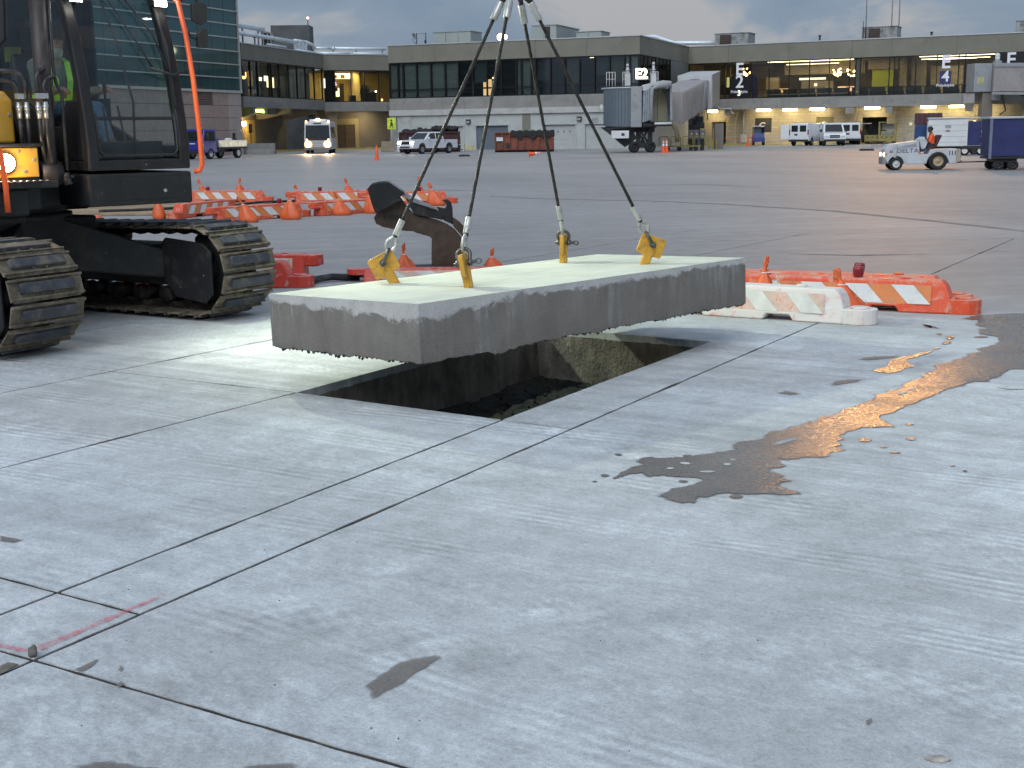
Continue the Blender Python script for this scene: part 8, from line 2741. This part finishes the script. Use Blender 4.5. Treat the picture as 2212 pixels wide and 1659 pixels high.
# x forward; side outline with wheel arches
M_TUGW = mat('white_tractor_paint', (0.50, 0.53, 0.55), 0.45, var=0.12, vs_=2, dirt=(0.36, 0.34, 0.30), dscale=3, damt=0.3)
low = [(-1.62, .28)] + arch(-.78, .50, .30, 11) + [(-.22, .28), (.62, .28)] + arch(1.12, .36, .30, 9) + [(1.55, .40), (1.66, .62), (1.66, .98), (1.45, 1.20), (.20, 1.36), (.10, 1.34), (.06, .72), (-.32, .72), (-.42, .95), (-1.62, .98)]
mb = MB(); mb.prism(low, -.62, .62); mb.build('body', M_TUGW, tg_, 0.03, 3)
mb = MB(); mb.prism([(-.02, .95), (.10, 1.40), (-.12, 1.55), (-.30, 1.28), (-.20, 1.0)], -.55, .55); mb.build('dash_cowl', M_TUGW, tg_, 0.03)
mb = MB(); mb.prism([(.18, 1.08), (1.15, 1.04), (.25, 1.25)], -.632, -.622); mb.prism([(.18, 1.08), (1.15, 1.04), (.25, 1.25)], .622, .632); mb.build('hood_vent', mat('grey_vent_mesh', (0.30, 0.31, 0.33), 0.6), tg_)
bx('bumper', M_BEAM, tg_, 1.56, 1.74, -.60, .60, .28, .62, 0.03)
for s_ in (-1, 1):
    mb = MB(); mb.lathe([(.001, 0), (.075, 0), (.065, .03), (.001, .04)], 14, 'x', (1.665, s_ * .48, .74)); mb.build('headlight', emit('lit_tractor_lamp', (1.0, 0.95, 0.70), 9), tg_)
    bx('indicator', mat('amber_lens', (0.45, 0.22, 0.03), 0.3), tg_, 1.55, 1.60, s_ * .622 - .006, s_ * .622 + .006, .68, .80)
    wheel(tg_, 1.12, s_ * .58, .30, .20, mat('pale_rim', (0.55, 0.55, 0.53), 0.5))
    wheel(tg_, -.78, s_ * .58, .42, .26, mat('tan_rim', (0.42, 0.33, 0.20), 0.6))
    mb = MB(); mb.lathe([(.001, 0), (.09, 0), (.10, .01), (.001, .02)], 10, 'y', (-.78, s_ * .60, .42)); mb.build('hub', M_GRI, tg_)
    for x_ in (-1.30, -1.42, -1.55):
        bx('tow_mark', M_GRI, tg_, x_ - .02, x_ + .02, s_ * .624 - .003, s_ * .624 + .003, .68, .88)
text('airline_lettering', 'DELTA', .27, mat('navy_lettering', (0.16, 0.17, 0.22), 0.6), tg_, (.62, .628, .90), (R(90), 0, R(180)), .003, .004, 1.25)
mb = MB()
for a_, b_ in (((1.36, .98), (1.26, .84)), ((1.36, .98), (1.46, .84))):
    mb.add([(a_[0], .628, a_[1]), (b_[0], .628, b_[1]), ((a_[0] + b_[0]) / 2 + (.02 if b_[0] > a_[0] else -.02) * -1, .628, .86)], [(0, 1, 2)])
mb.add([(1.27, .629, .82), (1.45, .629, .82), (1.36, .629, .86)], [(0, 1, 2)])
mb.build('airline_emblem', mat('maroon_emblem', (0.20, 0.03, 0.05), 0.5), tg_)
for s_ in (-.28, .28):
    mb = MB(); mb.prism([(-.62, .98), (-.30, .98), (-.28, 1.08), (-.62, 1.10)], s_ - .22, s_ + .22); mb.prism([(-.60, 1.05), (-.72, 1.05), (-.95, 1.60), (-.83, 1.62)], s_ - .21, s_ + .21); mb.build('seat', mat('maroon_seat', (0.06, 0.025, 0.028), 0.7), tg_, 0.03)
mb = MB(); mb.tube([(-.28 + .17 * math.sin(a_) * .5, .28 + .17 * math.cos(a_), 1.42 + .17 * math.sin(a_) * .85) for a_ in [2 * PI * i / 16 for i in range(16)]], .014, 6, True); mb.cyl((-.12, .28, 1.3), (-.28, .28, 1.42), .02, .02, 6); mb.build('steering_wheel', M_GRI, tg_)
bx('counterweight', mat('tan_counterweight', (0.42, 0.36, 0.27), 0.7), tg_, -1.82, -1.62, -.58, .58, .30, .95, 0.03)
mb = MB(); mb.cyl((-1.82, 0, .36), (-2.0, 0, .36), .05, .05, 8); mb.build('hitch', mat('rusty_hitch', (0.28, 0.15, 0.05), 0.7), tg_)
pt = tg_.matrix_basis @ Vector((-.52, .20, 1.08))
person('person', 'baggage tractor driver in dark cap and orange safety shirt', pt, TZ,
       dict(pelvis=(0, 0, .10), chest=(.0, 0, .38), neck=(.03, 0, .56), head=(.06, 0, .70), look=(1.0, 0, .68), shL=(.0, .19, .47), shR=(.0, -.19, .47),
            elL=(.10, .24, .22), elR=(.10, -.24, .22), wrL=(.32, .16, .24), wrR=(.32, -.14, .24), hipL=(0, .10, .06), hipR=(0, -.10, .06), knL=(.42, .12, .06), knR=(.42, -.12, .06), anL=(.52, .12, -.26), anR=(.52, -.12, -.26)),
       M_SKIN_B, M_ORANGEV, M_DARKCLOTH, M_BOOT, cap=M_CAPD, hair=mat('black_hair', (0.01, 0.01, 0.01), 0.8), s=.92)
lamp('tractor_headlight_beam', 'SPOT', tg_.matrix_basis @ Vector((1.8, 0, .74)), 60, (1.0, 0.62, 0.34), None, tg_.matrix_basis @ Vector((6.5, .6, 0)), .1, 60, .6)
# blue curtain-sided cart behind it
M_BLUEC = mat('navy_cart_curtain', (0.018, 0.025, 0.115), 0.6, var=0.25, vs_=1.5, bmp=0.4, bs=3)
p_ = G(2156, 368)
ct = thing('baggage_cart', 'navy blue curtain-sided baggage cart towed behind the tractor', 'baggage cart', (p_.x + 1.9, p_.y + .75, 0), R(-7))
ct.scale = (1, 1, .87)
bx('deck', M_FRM, ct, -2.1, 2.1, -.75, .75, .48, .58, 0.02)
for x0_ in (-2.02, .02):
    o_ = bx('curtain', M_BLUEC, ct, x0_, x0_ + 1.96, -.74, -.70, .60, 2.20, 0.01)
bx('curtain', M_BLUEC, ct, -2.08, 2.08, .70, .74, .60, 2.20)
bx('end_panel', M_BLUEC, ct, -2.10, -2.04, -.68, .68, .60, 2.20)
bx('end_panel', M_BLUEC, ct, 2.04, 2.10, -.68, .68, .60, 2.20)
bx('roof', M_COPE, ct, -2.15, 2.15, -.80, .80, 2.205, 2.30, 0.02)
for x_ in (-2.08, 0, 2.08):
    bx('corner_post', mat('grey_blue_post', (0.16, 0.18, 0.26), 0.5), ct, x_ - .05, x_ + .05, -.80, -.745, .50, 2.20)
for x_ in (-1.45, 1.45):
    bx('turntable', M_FRM, ct, x_ - .42, x_ + .42, -.6, .6, .34, .479)
    for dx_ in (-.27, .27):
        for s_ in (-.6, .6):
            wheel(ct, x_ + dx_, s_, .21, .14, M_FRM)
mb = MB(); mb.cyl((-1.9, 0, .36), (-3.1, 0, .34), .03, .03, 6); mb.build('tow_bar', M_FRM, ct)
# white box cart and blue bin beyond the tractor
p_ = at(2052, 330, 77)
wc = thing('box_cart', 'white panel-sided baggage cart standing behind the tractor driver', 'baggage cart', (p_.x + .15, 77, 0), R(-16))
wc.scale = (.95, .95, .88)
bx('body', M_WHT, wc, -1.55, .80, -.8, .8, .55, 2.35, 0.03)
for k in range(4):
    bx('panel_seam', M_COPE, wc, -1.52, .76, -.812, -.802, .80 + k * .38, .83 + k * .38)
bx('front_face', M_WHT, wc, -1.58, -1.552, -.7, .7, .7, 2.2)
bx('dark_curtain', M_BLUEC, wc, .82, 1.55, -.74, -.70, .60, 2.2, 0.01)
bx('dark_end', M_BLUEC, wc, .82, 1.58, -.69, .75, .60, 2.15)
bx('roof', M_COPE, wc, -1.6, 1.65, -.86, .86, 2.36, 2.45, 0.02)
bx('emblem', mat('grey_emblem', (0.30, 0.36, 0.38), 0.6), wc, -.55, -.2, -.812, -.802, 1.75, 1.95)
bx('emblem_text', mat('red_text', (0.40, 0.12, 0.12), 0.6), wc, -.5, -.25, -.812, -.802, 1.52, 1.62)
bx('chassis', M_FRM, wc, -1.5, 1.7, -.6, .6, .38, .545)
for x_ in (-1.1, 1.25):
    for s_ in (-.62, .62):
        wheel(wc, x_, s_, .24, .16, M_FRM)
p_ = at(2002, 327, 79)
q = thing('waste_bin', 'blue ribbed waste bin with dark red lid left of the white box cart', 'bin', (p_.x, 79, 0), R(-14))
bx('bin', mat('blue_bin', (0.015, 0.06, 0.19), 0.5), q, -.75, .75, -.5, .5, .15, 1.75, 0.04)
bx('upper', mat('dark_bin_top', (0.05, 0.03, 0.045), 0.6), q, -.77, .77, -.52, .52, 1.755, 2.45, 0.03)
for k in range(6):
    bx('rib', mat('dark_red_rib', (0.14, 0.03, 0.03), 0.6), q, -.70 + k * .26, -.62 + k * .26, -.545, -.522, 1.8, 2.4)
for x_ in (-.6, .6):
    wheel(q, x_, -.4, .12, .08, M_FRM)
p_ = at(2096, 330, 74)
q = thing('tow_dolly', 'dark wheeled dolly with a white tow arm between the two baggage carts', 'dolly', (p_.x + .1, 74, 0), R(-20))
bx('deck', M_FRM, q, -.6, .6, -.5, .5, .35, .48)
for x_ in (-.4, .45):
    for s_ in (-.45, .45):
        wheel(q, x_, s_, .27, .18, M_WHT)
mb = MB(); mb.cyl((.5, 0, .45), (1.3, 0, 1.1), .05, .05, 8); mb.cyl((1.3, 0, 1.1), (1.55, 0, .3), .05, .05, 8); mb.build('tow_arm', M_WHT, q)
# ---- utility carts by the concourse wall
p_ = G(1641, 314)
q = thing('utility_cart', 'small blue utility cart with a canopy in front of the emblem window', 'utility cart', (p_.x, p_.y + .8, 0), R(262))
bx('body', mat('blue_cart_paint', (0.04, 0.06, 0.22), 0.5), q, -1.1, 1.1, -.6, .6, .35, .78, 0.05)
mb = MB(); mb.prism([(.55, .78), (1.1, .78), (.85, 1.15), (.6, 1.2)], -.55, .55); mb.build('front_cowl', mat('blue_cart_paint', (0.04, 0.06, 0.22), 0.5), q, 0.04)
bx('seat', M_GRI, q, -.4, .1, -.5, .5, .8, 1.05, 0.04)
bx('canopy', M_WHT, q, -.75, .65, -.6, .6, 1.85, 1.92, 0.02)
for x_ in (-.7, .6):
    for s_ in (-.55, .55):
        mb = MB(); mb.cyl((x_, s_, .75), (x_, s_, 1.86), .025, .025, 6); mb.build('canopy_post', M_GRI, q)
bx('windscreen', M_CGL, q, .62, .63, -.5, .5, 1.1, 1.8)
for x_ in (-.75, .75):
    for s_ in (-.5, .5):
        wheel(q, x_, s_, .27, .2, M_RIM)
p_ = G(1868, 311)
q = thing('golf_cart', 'dark golf cart with pale roof beside the yellow trolley', 'utility cart', (p_.x, p_.y + 1.5, 0), R(200))
bx('body', M_GRI, q, -1.1, 1.1, -.6, .6, .35, .8, 0.05)
bx('seat', M_GRI, q, -.4, .1, -.5, .5, .8, 1.3, 0.04)
bx('canopy', M_COPE, q, -.8, .7, -.62, .62, 1.95, 2.03, 0.02)
for x_ in (-.7, .6):
    for s_ in (-.55, .55):
        mb = MB(); mb.cyl((x_, s_, .75), (x_, s_, 1.96), .025, .025, 6); mb.build('canopy_post', M_GRI, q)
for x_ in (-.75, .75):
    for s_ in (-.5, .5):
        wheel(q, x_, s_, .27, .2, M_RIM)
M_TROL = mat('yellow_trolley_paint', (0.27, 0.225, 0.07), 0.6, var=0.2, vs_=2)
for u_, lab in ((1892, 'yellow equipment trolley right of the dark golf cart, with a low box'), (1923, 'tall yellow framed trolley with a grey load right of the low one')):
    p_ = G(u_, 311)
    q = thing('equipment_trolley', lab, 'trolley', (p_.x, p_.y + 1.0, 0), R(-22), 'yellow trolleys')
    tall = u_ == 1923
    bx('box', M_TROL, q, -.8, .8, -.5, .5, .25, .85, 0.03)
    for k in range(3):
        bx('slot', M_GRI, q, -.55 + k * .45, -.40 + k * .45, -.512, -.501, .60, .70)
    if tall:
        for x_ in (-.78, .78):
            bx('upright', M_TROL, q, x_ - .05, x_ + .05, -.48, -.38, .85, 2.05)
            bx('upright', M_TROL, q, x_ - .05, x_ + .05, .38, .48, .85, 2.05)
        bx('top_frame', M_TROL, q, -.85, .85, -.5, .5, 2.05, 2.13)
        bx('grey_load', mat('grey_load', (0.22, 0.22, 0.18), 0.8), q, -.6, .6, -.3, .3, .86, 1.25, 0.03)
        bx('wire_panel', mat('pale_mesh_panel', (0.30, 0.31, 0.27), 0.7), q, -.6, .6, .3, .33, 1.35, 1.95)
    for x_ in (-.6, .6):
        wheel(q, x_, -.42, .17, .1, M_FRM)
        wheel(q, x_, .42, .17, .1, M_FRM)
# red tape line and low planter by the wall
q = thing('barrier_tape', 'orange barrier tape strung between cones by the concourse wall', 'barrier tape', tuple(G(1557, 316)), 0)
e_ = G(1626, 314) - G(1557, 316)
mb = MB(); mb.tube([(0, 0, .75), (e_.x * .5, e_.y * .5, .62), (e_.x, e_.y, .80)], .03, 6); mb.build('tape', M_CONE, q)

# two figures seen against the lit lounge of the short wing
person('person', 'figure in dark clothes standing at the lit lounge window of the short wing', w2.matrix_basis @ Vector((4.55, 1.0, 5.13)), W2A + R(120),
       dict(pelvis=(0, 0, .95), chest=(0, 0, 1.28), neck=(.02, 0, 1.47), head=(.03, 0, 1.62), look=(1, 0, 1.6), shL=(0, .19, 1.40), shR=(0, -.19, 1.40), elL=(.02, .24, 1.10), elR=(.02, -.24, 1.10), wrL=(.12, .22, .86), wrR=(.12, -.22, .86),
            hipL=(0, .10, .92), hipR=(0, -.10, .92), knL=(.02, .11, .50), knR=(.02, -.11, .50), anL=(0, .11, .09), anR=(0, -.11, .09)),
       M_SKIN_B, M_DARKCLOTH, M_DARKCLOTH, M_BOOT, hair=MATS['black_hair'])
person('person', 'figure in dark clothes behind the counter of the lit lounge', w2.matrix_basis @ Vector((5.4, 1.95, 5.13)), W2A + R(-90),
       dict(pelvis=(0, 0, .95), chest=(0, 0, 1.28), neck=(.02, 0, 1.47), head=(.03, 0, 1.62), look=(1, 0, 1.5), shL=(0, .19, 1.40), shR=(0, -.19, 1.40), elL=(.10, .25, 1.14), elR=(.10, -.25, 1.14), wrL=(.30, .15, 1.12), wrR=(.30, -.15, 1.12),
            hipL=(0, .10, .92), hipR=(0, -.10, .92), knL=(.02, .11, .50), knR=(.02, -.11, .50), anL=(0, .11, .09), anR=(0, -.11, .09)),
       M_SKIN_B, M_DARKCLOTH, M_DARKCLOTH, M_BOOT, hair=MATS['black_hair'])
